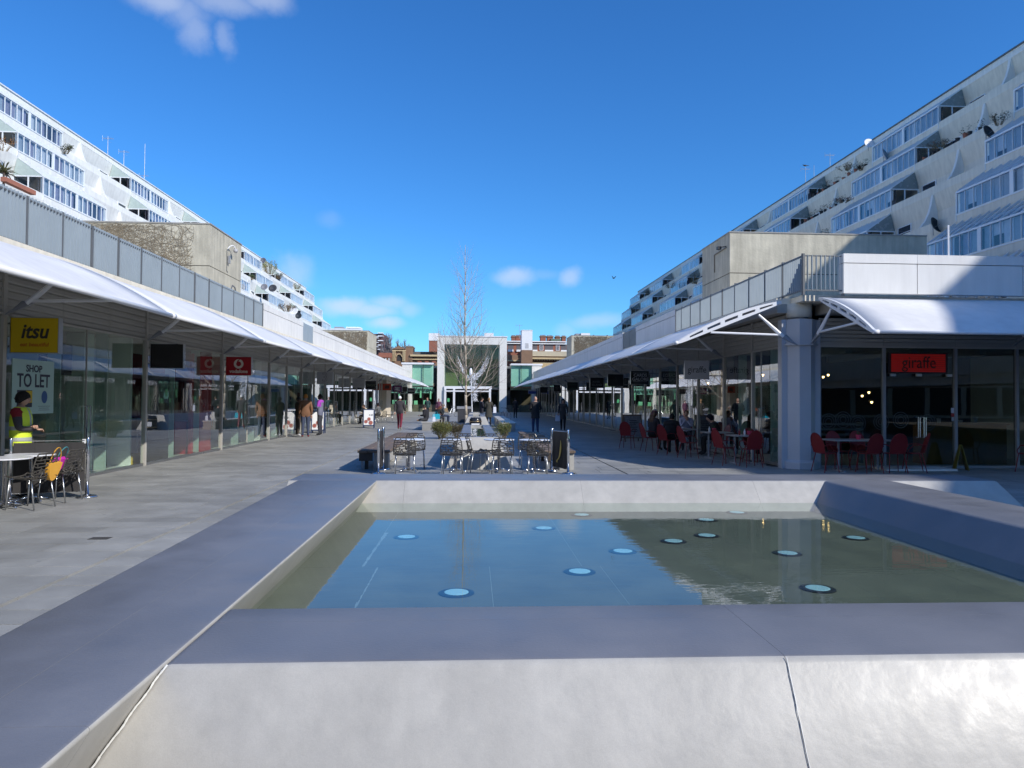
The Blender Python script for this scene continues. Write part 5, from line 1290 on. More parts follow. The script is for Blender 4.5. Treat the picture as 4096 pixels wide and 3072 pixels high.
# red restaurant sign inside the glass, facing the camera
rs = thing('restaurant_sign', 'dark red slatted sign lettered giraffe over the restaurant doors', 'shop sign', (10.42, 17.24, 2.40))
M_RS = mat('red_slat', (.45, .012, .010), .5, var=.04, emit=(.6, .02, .012), estr=.10)
for k in range(9): MB().box(0, .0, k*.05+.003, 1.38, .03, (k+1)*.05-.006).build('slat', M_RS, rs)
MB().box(-.08, .03, -.03, 1.46, .05, .48).build('back_panel', M_BLACK, rs)
lettering('giraffe', M_INK, rs, (.69, -.012, .225), size=.42, ext=.004, bold=.0, sx=.86)
for k, x in enumerate((-.05, .62, 1.40)): MB().box(x, -.02, -.11, x+.14, .02, -.05).build('clip', M_ALU, rs)
# poster in the empty shop
ps = thing('poster', 'pale shop to let poster inside the first left shop window', 'poster', (-7.835, 12.66, 1.33))
MB().box(-.004, 0, 0, 0, 1.22, .96).build('sheet', mat('poster_paper', (.42, .60, .56), .6, var=.02), ps)
M_NAVY = mat('ink_navy', (.03, .035, .06), .6, var=0)
def on_glass(s_, m_, y, z, **kw): 
    o = lettering(s_, m_, ps, (.003, y, z), R(90), **kw); return o
on_glass('SHOP', M_NAVY, .61, .80, size=.17, ext=.001, bold=.004, sx=1.1); on_glass('TO LET', M_NAVY, .61, .58, size=.33, ext=.001, bold=.006, sx=.88)
MB().box(0, .14, .12, .004, .56, .42).build('photo_block', M_NAVY, ps); MB().box(.004, .38, .20, .006, .56, .41).build('yellow_block', M_YEL, ps)
m = MB(); m.add([(.003, .93+.09*math.cos(2*math.pi*i/20), .30+.115*math.sin(2*math.pi*i/20)) for i in range(20)], [tuple(range(20))]); m.build('blue_oval', mat('oval_blue', (.03, .10, .28), .5, var=0), ps)
for k, (w_) in enumerate((.36, .30, .33)): MB().box(.0, .93-w_/2, .13-.035*k, .003, .93+w_/2, .136-.035*k).build('small_print', M_NAVY, ps)
# small notice on the restaurant glass
nt_ = thing('door_notice', 'small white and red notice on the dark restaurant glass', 'notice', (12.0, 17.325, 1.18))
MB().box(0, 0, .20, .14, .006, .33).build('upper_sheet', M_SW, nt_); MB().box(.0, -.001, .11, .14, .006, .19).build('red_sheet', mat('notice_red', (.40, .05, .05), .6), nt_); MB().box(.01, 0, 0, .12, .006, .10).build('lower_sheet', M_SG, nt_)
# A-boards
def aboard(x, y, w, h, lb, frame, face, rz=0, col=None):
    T = thing('pavement_board', lb, 'pavement board', (x, y, 0), R(rz))
    for s_ in (-1, 1):
        m = MB(); b = s_*.25; 
        for x0, x1 in ((-w/2, -w/2+.05), (w/2-.05, w/2)): m.hexa([(x0, b-.012, 0), (x1, b-.012, 0), (x1, b+.012, 0), (x0, b+.012, 0), (x0, s_*.03-.012, h), (x1, s_*.03-.012, h), (x1, s_*.03+.012, h), (x0, s_*.03+.012, h)])
        for t0, t1 in ((.12, .17), (.95, 1.0)):
            y0 = b+(s_*.03-b)*t0; y1 = b+(s_*.03-b)*t1
            m.hexa([(-w/2, y0-.012, h*t0), (w/2, y0-.012, h*t0), (w/2, y0+.012, h*t0), (-w/2, y0+.012, h*t0), (-w/2, y1-.012, h*t1), (w/2, y1-.012, h*t1), (w/2, y1+.012, h*t1), (-w/2, y1+.012, h*t1)])
        m.build('frame', frame, T)
        y0 = b+(s_*.03-b)*.16; y1 = b+(s_*.03-b)*.96
        MB().hexa([(-w/2+.045, y0-.006, h*.16), (w/2-.045, y0-.006, h*.16), (w/2-.045, y0+.006, h*.16), (-w/2+.045, y0+.006, h*.16), (-w/2+.045, y1-.006, h*.96), (w/2-.045, y1-.006, h*.96), (w/2-.045, y1+.006, h*.96), (-w/2+.045, y1+.006, h*.96)]).build('panel', face, T)
    return T
ab = aboard(6.38, 28.3, .78, 1.07, 'wooden framed chalk menu board standing in the shade on the right', M_WOOD, mat('chalk_face', (.22, .23, .26), .8, var=.5, scale=14), 8)
for k, (w_, x_) in enumerate(((.30, 0), (.36, .02), (.28, -.03), (.34, 0), (.22, .05), (.30, 0))):
    zz = .82-.085*k; MB().box(x_-w_/2, -.045-.205*(1-zz/1.07)-.025, zz, x_+w_/2, -.04-.205*(1-zz/1.07)-.025, zz+.028).build('chalk_line', mat('chalk_dark', (.06, .06, .07), .9), ab)
for (x, y, lb) in ((-7.18, 34.0, 'white poster board with food bowls near the three men'), (-5.72, 40.2, 'white poster board with food bowls, farther one by the cafe tables')):
    ab = aboard(x, y, .62, 1.05, lb, mat('board_navy', (.03, .05, .12), .5), M_WHITEP, 4)
    for (cx, cz, r_) in ((.02, .50, .10), (-.14, .36, .10), (.12, .30, .12)):
        m = MB(); yb = -.045-.205*(1-cz/1.05)-.012
        for (r0, mi) in ((r_, 0), (r_*.75, 1)): 
            m.add([(cx+r0*math.cos(2*math.pi*i/18), yb-.004*(mi+1)-r0*math.sin(2*math.pi*i/18)*-.2, cz+r0*math.sin(2*math.pi*i/18)) for i in range(18)], [tuple(range(18))], mi)
        me = m.mesh('bowl_print', [mat('bowl_rim', (.45, .25, .22), .6), mat('bowl_food', (.35, .10, .08), .6, var=.4, scale=30)]); obj('bowl_print', me, ab)
    lettering('4.20', M_NAVY, ab, (.12, -.09-.03, .72), size=.13, ext=.002)
# --- red chairs and tables of the restaurant
def red_chair():
    T = thing('red_chair', '', 'chair', (0, 0, 0))
    m = MB(); n = 16; F = []; 
    pts = [(.19*math.cos(math.pi*i/n), .26*math.sin(math.pi*i/n)) for i in range(n+1)]
    for k, dy in enumerate((-.006, .006)):
        for (x, z) in [(-.17, -.20)]+list(reversed(pts))+[(.17, -.20)]:
            F.append((x, -.20-.14*(z+.2)/.46+.35*x*x+dy, .66+z))
    q = len(F)//2; m.add(F, [tuple(range(q)), tuple(range(2*q-1, q-1, -1))]+[(i, q+i, q+(i+1) % q, (i+1) % q) for i in range(q)]); m.build('backrest', M_RED, T)
    rim = MB(); rp_ = F[:q]; rim.path(rp_, .010, 6); rim.build('back_frame', M_RED, T)
    MB().lathe([(.20, .435), (.21, .445), (.205, .455), (.05, .448)], 24).build('seat', M_RED, T)
    for sx in (-1, 1):
        MB().path([(sx*.20, -.26, .62), (sx*.25, -.14, .66), (sx*.26, .04, .64), (sx*.22, .14, .52), (sx*.17, .15, .44)], .011, 7).build('armrest', M_RED, T, smooth=True)
        MB().tube((sx*.16, .14, .44), (sx*.20, .20, 0), .012, .010, 7).build('leg', M_RED, T); MB().tube((sx*.16, -.15, .46), (sx*.21, -.25, 0), .012, .010, 7).build('leg', M_RED, T)
    return T
rc = red_chair(); RG = 'red metal restaurant chairs'
rlist = [(6.98, 17.62, 2, 'red chair with round back seen from behind, just left of the corner column'), (6.50, 18.1, -70, 'red chair side-on left of the one by the column'), (6.20, 20.2, -75, 'red chair side-on, third from the column'),
    (5.95, 21.5, -60, 'red chair under the dark seated man'), (5.75, 22.9, -80, 'red chair under the person in the striped hat'), (5.3, 24.2, -30, 'red chair with slim legs left of the seated group'),
    (7.2, 23.6, 170, 'red chair under the man in the white shirt'), (7.45, 21.3, 100, 'red chair under the dark-haired seated person'), (7.45, 18.6, 180, 'red chair facing the camera close to the side glass'),
    (8.28, 16.35, -72, 'red chair side-on just right of the corner column'), (8.9, 16.95, 180, 'red chair facing the camera behind the front terrace table'), (9.25, 16.25, 4, 'red chair, back to the camera, left of two before the restaurant glass'),
    (9.88, 16.3, -6, 'red chair, back to the camera, right of two before the restaurant glass'), (10.42, 16.4, 68, 'red chair side-on at the right end of the front terrace table'), (9.5, 16.98, 176, 'second red chair facing the camera behind the front terrace table'),
    (13.2, 16.3, 20, 'red chair in deep shade at the right edge of the picture')]
for i, (x, y, a, lb) in enumerate(rlist):
    if i == 0: rc.location = (x, y, 0); rc.rotation_euler = (0, 0, R(a)); rc['label'] = lb; rc['group'] = RG
    else: copy_tree(rc, (x, y, 0), R(a), lb, RG)
def slab_table(w, d, lb, x, y):
    T = thing('restaurant_table', lb, 'table', (x, y, 0), 0, 'terrace tables of the corner restaurant'); me = MB().box(-w/2, -d/2, .72, w/2, d/2, .75).mesh('table_top', mat('table_grey', (.34, .32, .30), .4, var=.1)); bevel_mesh(me, .008, 1); obj('table_top', me, T)
    for sx in (-1, 1): MB().tube((sx*w*.32, 0, .03), (sx*w*.32, 0, .72), .025, n=8).build('leg', M_STEELG, T); MB().box(sx*w*.32-.03, -d*.4, 0, sx*w*.32+.03, d*.4, .03).build('foot', M_STEELG, T)
    return T
slab_table(.75, .75, 'terrace table nearest the corner column', 7.15, 18.5); slab_table(.75, .75, 'second terrace table from the column', 7.05, 20.3); slab_table(.75, .8, 'terrace table shared by the seated group', 6.75, 22.4); slab_table(1.5, .7, 'front terrace table before the dark restaurant glass', 9.2, 16.62)
def pot(x, y, z, lb):
    T = thing('flower_pot', lb, 'pot', (x, y, z)); MB().lathe([(.045, 0), (.06, .11), (.05, .11), (.045, .02)], 16).build('pot', mat('pot_pink', (.62, .05, .12), .5), T)
    m = MB(); rv = random.Random(int(x*99)); 
    for _ in range(26): a = rv.uniform(0, 6.28); m.tube((0, 0, .1), (.05*math.cos(a), .05*math.sin(a), .1+rv.uniform(.04, .13)), .003, .002, 3)
    m.build('sprig', leafmat('sprig_green', (.05, .09, .03)), T)
def bottle(x, y, z, lb, col=(.7, .7, .7)):
    o = MB().lathe([(.026, 0), (.028, .09), (.012, .13), (.012, .16)], 12, (0, 0, 0)).build('sauce_bottle', mat('bottle_'+lb.split()[0], col, .35), None, (x, y, z)); tag(o, lb, 'bottle')
pot(7.3, 18.5, .75, 'pink pot with sprigs on the terrace table nearest the column'); pot(6.95, 20.25, .75, 'pink pot with sprigs on the second terrace table'); pot(9.2, 16.6, .75, 'pink pot on the front terrace table'); 
bottle(7.15, 18.45, .75, 'white sauce bottle beside the pot on the table nearest the column'); bottle(6.8, 20.2, .75, 'pale sauce bottle beside the pot on the second terrace table', (.6, .6, .6)); bottle(7.05, 18.55, .75, 'red sauce bottle on the table nearest the column', (.3, .02, .02))
wf = thing('wet_floor_sign', 'yellow folding wet floor sign by the restaurant door', 'sign', (11.9, 16.85, 0), R(72))
for s_ in (-1, 1): MB().hexa([(-.14, s_*.14, 0), (.14, s_*.14, 0), (.14, s_*.155, 0), (-.14, s_*.155, 0), (-.07, 0, .62), (.07, 0, .62), (.07, s_*.014, .62), (-.07, s_*.014, .62)]).build('panel', mat('warn_yellow', (.17, .14, .01), .45), wf)
sb_ = thing('serving_counter', 'orange brown counter glimpsed inside the restaurant on the right', 'counter', (12.0, 18.3, 0)); MB().box(0, 0, 0, 2.2, .6, 1.05).build('body', mat('counter_amber', (.26, .12, .02), .5, var=.3), sb_); MB().box(-.05, -.05, 1.05, 2.25, .65, 1.1).build('top', M_WOOD, sb_)
for k, (x, h) in enumerate(((12.4, .12), (13.0, .08), (13.4, .15))):
    o = MB().lathe([(.04, 0), (.055, h), (.045, h)], 12).build('crockery', M_SW, None, (x, 18.4, 1.101)); tag(o, ['white jug at the left of the restaurant counter', 'small white cup in the middle of the restaurant counter', 'tall white jug at the right of the restaurant counter'][k], 'crockery')
sh = thing('wall_shelves', 'pale louvred shelf unit inside the left restaurant window', 'shelf', (9.1, 18.6, .6))
for k in range(4): MB().box(0, 0, k*.14, 1.35, .3, k*.14+.05).build('shelf', M_SG, sh)
for x in (0, 1.31): MB().box(x, .02, -.6, x+.04, .28, .5).build('side_panel', M_STEELG, sh)
# ================================================================== PEOPLE
def skin_body(J, Rd, edges, root):
    names = list(J); me = bpy.data.meshes.new('body'); me.from_pydata([J[n] for n in names], [(names.index(a), names.index(b)) for a, b in edges], [])
    o = bpy.data.objects.new('body_tmp', me); COL.objects.link(o)
    o.modifiers.new('s', 'SKIN'); o.modifiers['s'].use_smooth_shade = True
    sv = me.skin_vertices[0].data
    for i, n in enumerate(names): sv[i].radius = (Rd[n], Rd[n]); sv[i].use_root = (n == root)
    ss = o.modifiers.new('d', 'SUBSURF'); ss.levels = 1; ss.render_levels = 1
    dg = bpy.context.evaluated_depsgraph_get(); r = bpy.data.meshes.new_from_object(o.evaluated_get(dg)); bpy.data.objects.remove(o); bpy.data.meshes.remove(me); return r
STAND = dict(pelvis=(0,0,.97), spine=(0,.0,1.12), chest=(0,.0,1.29), upper=(0,-.01,1.41), neckb=(0,-.01,1.49), neckt=(0,.01,1.56),
    shL=(-.175,-.01,1.42), elL=(-.235,-.03,1.14), wrL=(-.235,.06,.90), shR=(.175,-.01,1.42), elR=(.235,-.03,1.14), wrR=(.235,.06,.90),
    hiL=(-.09,0,.92), knL=(-.10,.02,.50), anL=(-.11,-.03,.09), toL=(-.125,.12,.035), hiR=(.09,0,.92), knR=(.10,.02,.50), anR=(.11,-.03,.09), toR=(.125,.12,.035))
RAD = dict(pelvis=.125, spine=.115, chest=.13, upper=.105, neckb=.062, neckt=.052, shL=.070, shR=.070, elL=.050, elR=.050, wrL=.034, wrR=.034, hiL=.102, hiR=.102, knL=.072, knR=.072, anL=.050, anR=.050, toL=.036, toR=.036)
EDG = [('pelvis','spine'),('spine','chest'),('chest','upper'),('upper','neckb'),('neckb','neckt'),('upper','shL'),('shL','elL'),('elL','wrL'),('upper','shR'),('shR','elR'),('elR','wrR'),
       ('pelvis','hiL'),('hiL','knL'),('knL','anL'),('anL','toL'),('pelvis','hiR'),('hiR','knR'),('knR','anR'),('anR','toR')]
BN = {}
for a, b in EDG:
    k = 'torso'
    if 'el' in b or 'wr' in b or 'sh' in b: k = 'arm'
    if 'hi' in b or 'kn' in b or b.startswith('an'): k = 'leg'
    if b.startswith('to'): k = 'shoe'
    if b == 'neckt': k = 'neck'
    BN[(a, b)] = k
WALK = dict(knL=(-.09,.16,.53), anL=(-.09,.17,.10), toL=(-.10,.31,.05), knR=(.09,-.05,.49), anR=(.09,-.26,.14), toR=(.10,-.13,.04), wrL=(-.24,-.10,.92), wrR=(.25,.16,.94), elR=(.24,.0,1.14), elL=(-.24,-.08,1.15))
FOLD = dict(elL=(-.25,.06,1.14), wrL=(.02,.20,1.17), elR=(.25,.06,1.14), wrR=(-.02,.22,1.12))
FWD = dict(elL=(-.27,.02,1.16), wrL=(-.10,.24,1.14), elR=(.27,.02,1.16), wrR=(.10,.24,1.14))
SIT = dict(pelvis=(0,0,.56), spine=(0,.0,.71), chest=(0,.03,.88), upper=(0,.04,1.0), neckb=(0,.04,1.08), neckt=(0,.07,1.15), shL=(-.175,.04,1.01), shR=(.175,.04,1.01), elL=(-.24,.08,.76), wrL=(-.13,.30,.76), elR=(.24,.08,.76), wrR=(.13,.30,.76),
           hiL=(-.09,.03,.53), knL=(-.13,.44,.52), anL=(-.12,.42,.09), toL=(-.13,.57,.035), hiR=(.09,.03,.53), knR=(.13,.44,.52), anR=(.12,.42,.09), toR=(.13,.57,.035))
SLUMP = dict(SIT); SLUMP.update(chest=(0,.10,.84), upper=(0,.15,.94), neckb=(0,.18,1.01), neckt=(0,.24,1.06), shL=(-.17,.15,.95), shR=(.17,.15,.95), elL=(-.24,.20,.72), elR=(.24,.20,.72), wrL=(-.10,.40,.70), wrR=(.10,.40,.70))
CHIN = dict(SIT); CHIN.update(wrR=(.03,.26,1.02), elR=(.16,.30,.80), wrL=(-.05,.30,.98), elL=(-.18,.30,.79))
CROSS = dict(SIT); CROSS.update(knL=(-.36,.22,.56), anL=(.05,.34,.50), toL=(.16,.38,.50), knR=(.36,.22,.56), anR=(-.05,.42,.50), toR=(-.16,.46,.50))
def head_mesh(m, c, tilt, skin, mi_skin, mi_eye, mi_lip, beard=None):
    """c = base of skull; face towards +y; tilt: downward nod in degrees"""
    st = len(m.v); cx, cy, cz = c; hz = cz+.085; n, k = 16, 12; vs = []
    for j in range(k+1):
        ph = math.pi*j/k
        for i in range(n):
            t = 2*math.pi*i/n; x = math.sin(ph)*math.cos(t); y = math.sin(ph)*math.sin(t); z = -math.cos(ph)
            px = .073*x*(1-.22*max(0, -z)); py = .092*y+.01; pz = .116*z
            if y > .3 and z < 0: py -= .012*(-z)
            if y > .85 and abs(x) < .3:   # nose, brow, chin
                py += .020*max(0, 1-abs(z+.12)*3.4)+.006*max(0, 1-abs(z+.85)*3)
            if y > .6 and abs(z-.12) < .16 and .2 < abs(x) < .65: py -= .008
            vs.append((cx+px, cy+py, hz+pz))
    fs = []
    for j in range(k):
        for i in range(n): fs.append((j*n+i, j*n+(i+1) % n, (j+1)*n+(i+1) % n, (j+1)*n+i))
    m.add(vs, fs, mi_skin)
    for s_ in (-1, 1):
        m.ell((cx+s_*.028, cy+.089, hz+.012), .011, .006, .006, 8, 4, mi_eye); m.ell((cx+s_*.074, cy+.0, hz-.005), .010, .018, .030, 8, 6, mi_skin)
    m.ell((cx, cy+.096, hz-.052), .022, .006, .006, 8, 4, mi_lip); m.prism([(cx-.012, hz-.030), (cx+.012, hz-.030), (cx+.005, hz+.014), (cx-.005, hz+.014)], cy+.09, cy+.118, mi_skin)
    if beard is not None: m.ell((cx, cy+.050, hz-.068), .060, .058, .050, 10, 6, beard)
    M = Matrix.Translation((cx, cy, cz)) @ Matrix.Rotation(R(-tilt), 4, 'X') @ Matrix.Translation((-cx, -cy, -cz))
    m.v[st:] = [tuple(M @ Vector(v)) for v in m.v[st:]]
    return M, hz
def hand(m, w, d, side, mi, sc=1.0):
    """palm with four unequal bent fingers and a thumb; w wrist, d pointing direction"""
    d = Vector(d).normalized(); up = Vector((0, 0, 1)) if abs(d.z) < .8 else Vector((0, 1, 0)); a = d.cross(up).normalized(); b = a.cross(d).normalized(); w = Vector(w)
    p0 = w+d*.01; p1 = w+d*.085*sc
    hw = .038*sc; th = .014*sc
    m.hexa([p0-a*hw*.75-b*th, p0+a*hw*.75-b*th, p1+a*hw-b*th, p1-a*hw-b*th, p0-a*hw*.75+b*th, p0+a*hw*.75+b*th, p1+a*hw+b*th, p1-a*hw+b*th], mi)
    for k, L_ in enumerate((.062, .072, .068, .052)):
        q = p1+a*(-.030+.020*k)*sc-d*.01; q1 = q+(d*.8-b*.35).normalized()*L_*.55*sc; q2 = q1+(d*.45-b*.8).normalized()*L_*.45*sc
        m.tube(q, q1, .0095*sc, .0085*sc, 5, mi); m.tube(q1, q2, .0085*sc, .007*sc, 5, mi)
    q = p0+a*side*hw*.7+d*.02; q1 = q+(a*side+d*.7).normalized()*.034*sc; q2 = q1+(d-b*.3).normalized()*.028*sc
    m.tube(q, q1, .011*sc, .010*sc, 5, mi); m.tube(q1, q2, .010*sc, .008*sc, 5, mi)
def person(x, y, face, lb, pose, top, legs, shoes, skin=M_SKIN, hair='short', hairc=(.03, .02, .015), h=1.0, hat=None, tilt=0, z=0.0, region=None, skirt=None, beard=False, bulk=1.0, legm=None, turn=0):
    T = thing('person', lb, 'person', (x, y, z), R(face)); J = dict(STAND); J.update(pose)
    J = {k: Vector(v)*h for k, v in J.items()}
    Rr = {k: v*h for k, v in RAD.items()}
    for k in ('spine', 'chest', 'upper', 'shL', 'shR', 'elL', 'elR', 'pelvis'): Rr[k] *= 1.08*bulk
    me = skin_body(J, Rr, EDG, 'pelvis')
    segs = [(J[a], J[b], BN[(a, b)]) for a, b in EDG]
    mt = lambda c, nm: c if isinstance(c, bpy.types.Material) else mat(nm+'_%d_%d_%d' % tuple(int(v*999) for v in c), c, .85, var=.12, scale=9, bump=.3, bscale=70)
    mats = [mt(top, 'cloth'), mt(legs, 'cloth'), mt(shoes, 'cloth'), skin, mat('eye_dark', (.02, .015, .012), .2, var=0), mat('lip', (.35, .12, .10) if skin is M_SKIN else (.12, .04, .03), .5, var=0), mt(hairc, 'hair')]
    if region: mats += region['mats']
    m = MB(); m.v = [tuple(v.co) for v in me.vertices]
    for p in me.polygons:
        c = p.center; best = None; bd = 9
        for a, b, k in segs:
            ab = b-a; t_ = max(0, min(1, (c-a).dot(ab)/ab.length_squared)); q = a+ab*t_; d_ = (c-q).length
            if d_ < bd: bd = d_; best = (k, t_, a)
        mi = {'torso': 0, 'arm': 0, 'leg': 1, 'shoe': 2, 'neck': 3}[best[0]]
        if J['pelvis'].z > .8*h and best[0] in ('torso', 'leg'): mi = 0 if c.z > .84*h else 1
        if region:
            r_ = region['f'](c/h, best[0]); mi = mi if r_ is None else 7+r_
        m.f.append(tuple(p.vertices)); m.m.append(mi)
    # widen the trunk
    cxy = J['chest']
    for i, v in enumerate(m.v):
        v = Vector(v); ts = (v-J['chest']).dot(J['chest']-J['pelvis'])
        d_ = min((v-(a+(b-a)*max(0, min(1, (v-a).dot(b-a)/(b-a).length_squared)))).length for a, b, k in segs[:3])
        if d_ < .17*h and abs(v.x) < .17*h and v.z > J['pelvis'].z-.12*h: m.v[i] = (v.x*1.22, (v.y-J['spine'].y)*.92+J['spine'].y, v.z)
    bpy.data.meshes.remove(me)
    n0 = len(m.f)
    hb = J['neckt']+Vector((0, 0, -.02*h)); M, hz = head_mesh(m, hb, tilt, skin, 3, 4, 5, 6 if beard else None)
    for s_, wn, en in ((-1, 'wrL', 'elL'), (1, 'wrR', 'elR')):
        if not isinstance(skin, bpy.types.Material): pass
        hand(m, J[wn], J[wn]-J[en], -s_, 3, h)
    body = m.mesh('body', mats, smooth=True); obj('body', body, T)
    # hair / hats follow the head's tilt
    hm = MB(); c0 = Vector((hb.x, hb.y, hb.z+.085))
    def cap(rx, ry, rz, z_lo, yoff, mi=0, n=18, k=9, jag=0):
        vs = []; fs = []; rv = random.Random(int(abs(x*100)))
        for j in range(k+1):
            ph = (math.pi*.5+.25)*(1-j/k) if z_lo is None else z_lo*(1-j/k)
            for i in range(n):
                t_ = 2*math.pi*i/n; q = 1+rv.uniform(-jag, jag)
                # hairline: lower at the back
                p2 = ph*(1.0 if math.sin(t_) < .1 else (1-.42*math.sin(t_)))
                vs.append((c0.x+rx*q*math.sin(p2)*math.cos(t_), c0.y+yoff+ry*q*math.sin(p2)*math.sin(t_), c0.z+rz*math.cos(p2)))
        for j in range(k):
            for i in range(n): fs.append((j*n+i, j*n+(i+1) % n, (j+1)*n+(i+1) % n, (j+1)*n+i))
        hm.add(vs, fs, mi)
    nm = 'hair'
    if hair == 'short': cap(.082, .102, .125, 1.95, -.002, jag=.04)
    elif hair == 'bald': cap(.078, .098, .108, 1.0, -.03) if False else None
    elif hair == 'mop': cap(.092, .112, .132, 2.15, -.004, jag=.07)
    elif hair == 'long':
        cap(.088, .108, .130, 2.2, -.006, jag=.04)
        pts = [(c0.x, c0.y-.05, c0.z+.02), (c0.x, c0.y-.075, c0.z-.12), (c0.x, c0.y-.09, c0.z-.30)]
        for dx in (-.055, 0, .055): hm.path([(p[0]+dx, p[1], p[2]) for p in pts], [.05, .052, .018], 8)
    if hair == 'tail': cap(.083, .102, .125, 2.0, -.002); hm.path([(c0.x, c0.y-.09, c0.z), (c0.x, c0.y-.13, c0.z-.08), (c0.x, c0.y-.11, c0.z-.22)], [.03, .03, .01], 8)
    if hm.v:
        hm.v = [tuple(M @ Vector(v)) for v in hm.v]; hm.build('hair', mats[6], T, smooth=True)
    if hat:
        kind, hc = hat; hm = MB(); hmat = mt(hc, 'hat')
        if kind == 'beanie': cap(.092, .112, .145, 1.75, 0); hm.build
        elif kind == 'cap':
            cap(.088, .108, .132, 1.6, 0); hm.lathe([(.07, 0), (.075, .012)], 14, (c0.x, c0.y+.10, c0.z+.035))
        elif kind == 'striped': 
            cap(.095, .116, .15, 1.9, 0)
        hm.v = [tuple(M @ Vector(v)) for v in hm.v]; ho = hm.build('hat', hmat, T, smooth=True)
        if kind == 'striped':
            for q_, cc in ((.35, (.5, .5, .45)), (.75, (.05, .03, .04))):
                hm = MB(); n = 16; ph = q_*1.6
                for i in range(n):
                    a0, a1 = 2*math.pi*i/n, 2*math.pi*(i+1)/n
                    p = [(c0.x+.099*math.sin(pp)*math.cos(a_), c0.y+.120*math.sin(pp)*math.sin(a_), c0.z+.154*math.cos(pp)) for pp, a_ in ((ph, a0), (ph, a1), (ph+.28, a1), (ph+.28, a0))]
                    hm.add(p, [(0, 1, 2, 3)])
                hm.v = [tuple(M @ Vector(v)) for v in hm.v]; hm.build('hat_band', mt(cc, 'hat'), T)
    if skirt:
        z0, z1, w0, w1, cc = skirt; sk = MB(); n = 20; vs = []
        rv = random.Random(2)
        for j in range(5):
            t_ = j/4; zz = (z0+(z1-z0)*t_)*h
            for i in range(n):
                a = 2*math.pi*i/n; w_ = (w0+(w1-w0)*t_)*h*(1+.05*math.sin(a*5+t_)*t_); vs.append((w_*math.cos(a), w_*.72*math.sin(a), zz))
        fs = [(j*n+i, j*n+(i+1) % n, (j+1)*n+(i+1) % n, (j+1)*n+i) for j in range(4) for i in range(n)]
        sk.add(vs, fs); sk.build('coat_skirt', mt(cc, 'cloth'), T, smooth=True)
    return T
BK = (.025, .024, .026); JEANS = (.045, .06, .11); GREY = (.10, .10, .105)
def hv(c, k):
    if k == 'torso' and c.z > 1.0:
        if c.z > 1.40: return 0
        if 1.10 < c.z < 1.16: return 1
        if c.y > .03 and abs(c.x) < .05 and c.z > 1.2: return 2
        if .07 < abs(c.x) < .10 and c.z > 1.16: return 1
        return 0
    if k == 'torso': return 2
    if k == 'arm' and c.z > 1.33: return 0 if abs(c.x) < .17 else 2
    return None
hvm = person(-7.31, 12.06, -78, 'man in a yellow reflective vest with folded arms at the left shop window', FOLD, (.05, .045, .05), (.04, .035, .045), BK, hair='mop', hairc=(.008, .007, .008), h=.985, tilt=8, bulk=1.12,
       region=dict(mats=[mat('hi_vis', (.70, .85, .05), .7, var=.06), mat('reflective_band', (.42, .44, .42), .4, var=.05), mat('red_fleece', (.22, .012, .02), .9, var=.1)], f=hv))
vm = MB(); n = 24
def vring(z, rx, ry): return [(rx*math.cos(2*math.pi*i/n), ry*math.sin(2*math.pi*i/n), z) for i in range(n)]
lv = [(.84, .205, .150), (.92, .200, .150), (.98, .198, .150), (1.04, .200, .152), (1.10, .205, .155), (1.16, .210, .155), (1.30, .215, .150), (1.40, .185, .125), (1.45, .12, .09)]
for z_, a_, b_v in lv: vm.v += vring(z_, a_, b_v)
for j in range(len(lv)-1):
    for i in range(n):
        vm.f.append((j*n+i, j*n+(i+1) % n, (j+1)*n+(i+1) % n, (j+1)*n+i)); vm.m.append(1 if j in (1, 4) else (1 if (j >= 5 and i in (5, 7+n//2-2, 9, 14+2)) else 0))
vo = vm.build('vest', [mat('hi_vis', (.70, .85, .05)), mat('reflective_band', (.42, .44, .42))], hvm, smooth=True)
person(-7.45, 31.2, -60, 'man in brown jacket and trousers facing the other two, leftmost of three', FWD, (.055, .04, .03), (.07, .055, .045), (.5, .5, .52), M_SKIND, hairc=(.01, .01, .01), h=.97, bulk=1.1)
person(-6.95, 30.4, 12, 'man in tan jacket, jeans and orange woollen hat, middle of three', {}, (.20, .10, .055), JEANS, (.42, .06, .06), M_SKIN, hair='none', hat=('beanie', (.42, .17, .03)), h=1.03, bulk=1.15)
person(-6.66, 31.9, 82, 'bearded man in grey top with purple sleeve, rightmost of three', FWD, (.16, .17, .24), (.035, .038, .05), BK, M_SKIND, hairc=(.01, .01, .01), h=1.05, beard=True, bulk=1.08,
       region=dict(mats=[mat('purple_sleeve', (.36, .05, .45), .8, var=.08)], f=lambda c, k: 0 if (k == 'arm' and c.z > 1.22) else None))
person(-3.78, 37.8, -4, 'man walking away in white cap, dark jacket and maroon trousers', WALK, (.045, .04, .045), (.17, .015, .035), (.4, .35, .25), hair='short', hat=('cap', (.78, .78, .76)), h=1.02, bulk=1.18)
person(2.98, 33.6, 6, 'bald man in black coat and jeans walking away in the shade', FWD, (.02, .018, .02), (.03, .045, .11), BK, hair='none', h=1.03, bulk=1.2, skirt=(1.02, .74, .17, .20, (.02, .018, .02)))
wm_ = person(4.82, 37.8, 172, 'woman with long dark hair in grey coat carrying a white bag', WALK, (.05, .042, .04), (.012, .012, .012), BK, hair='long', hairc=(.01, .008, .008), h=.97, skirt=(1.02, .62, .15, .19, (.05, .042, .04)))
person(1.06, 45.2, 10, 'blonde woman in long dark coat standing behind the black drum', FWD, (.045, .043, .035), (.015, .014, .015), BK, hair='tail', hairc=(.30, .17, .07), h=1.0, skirt=(1.02, .50, .16, .26, (.045, .043, .035)), bulk=1.05)
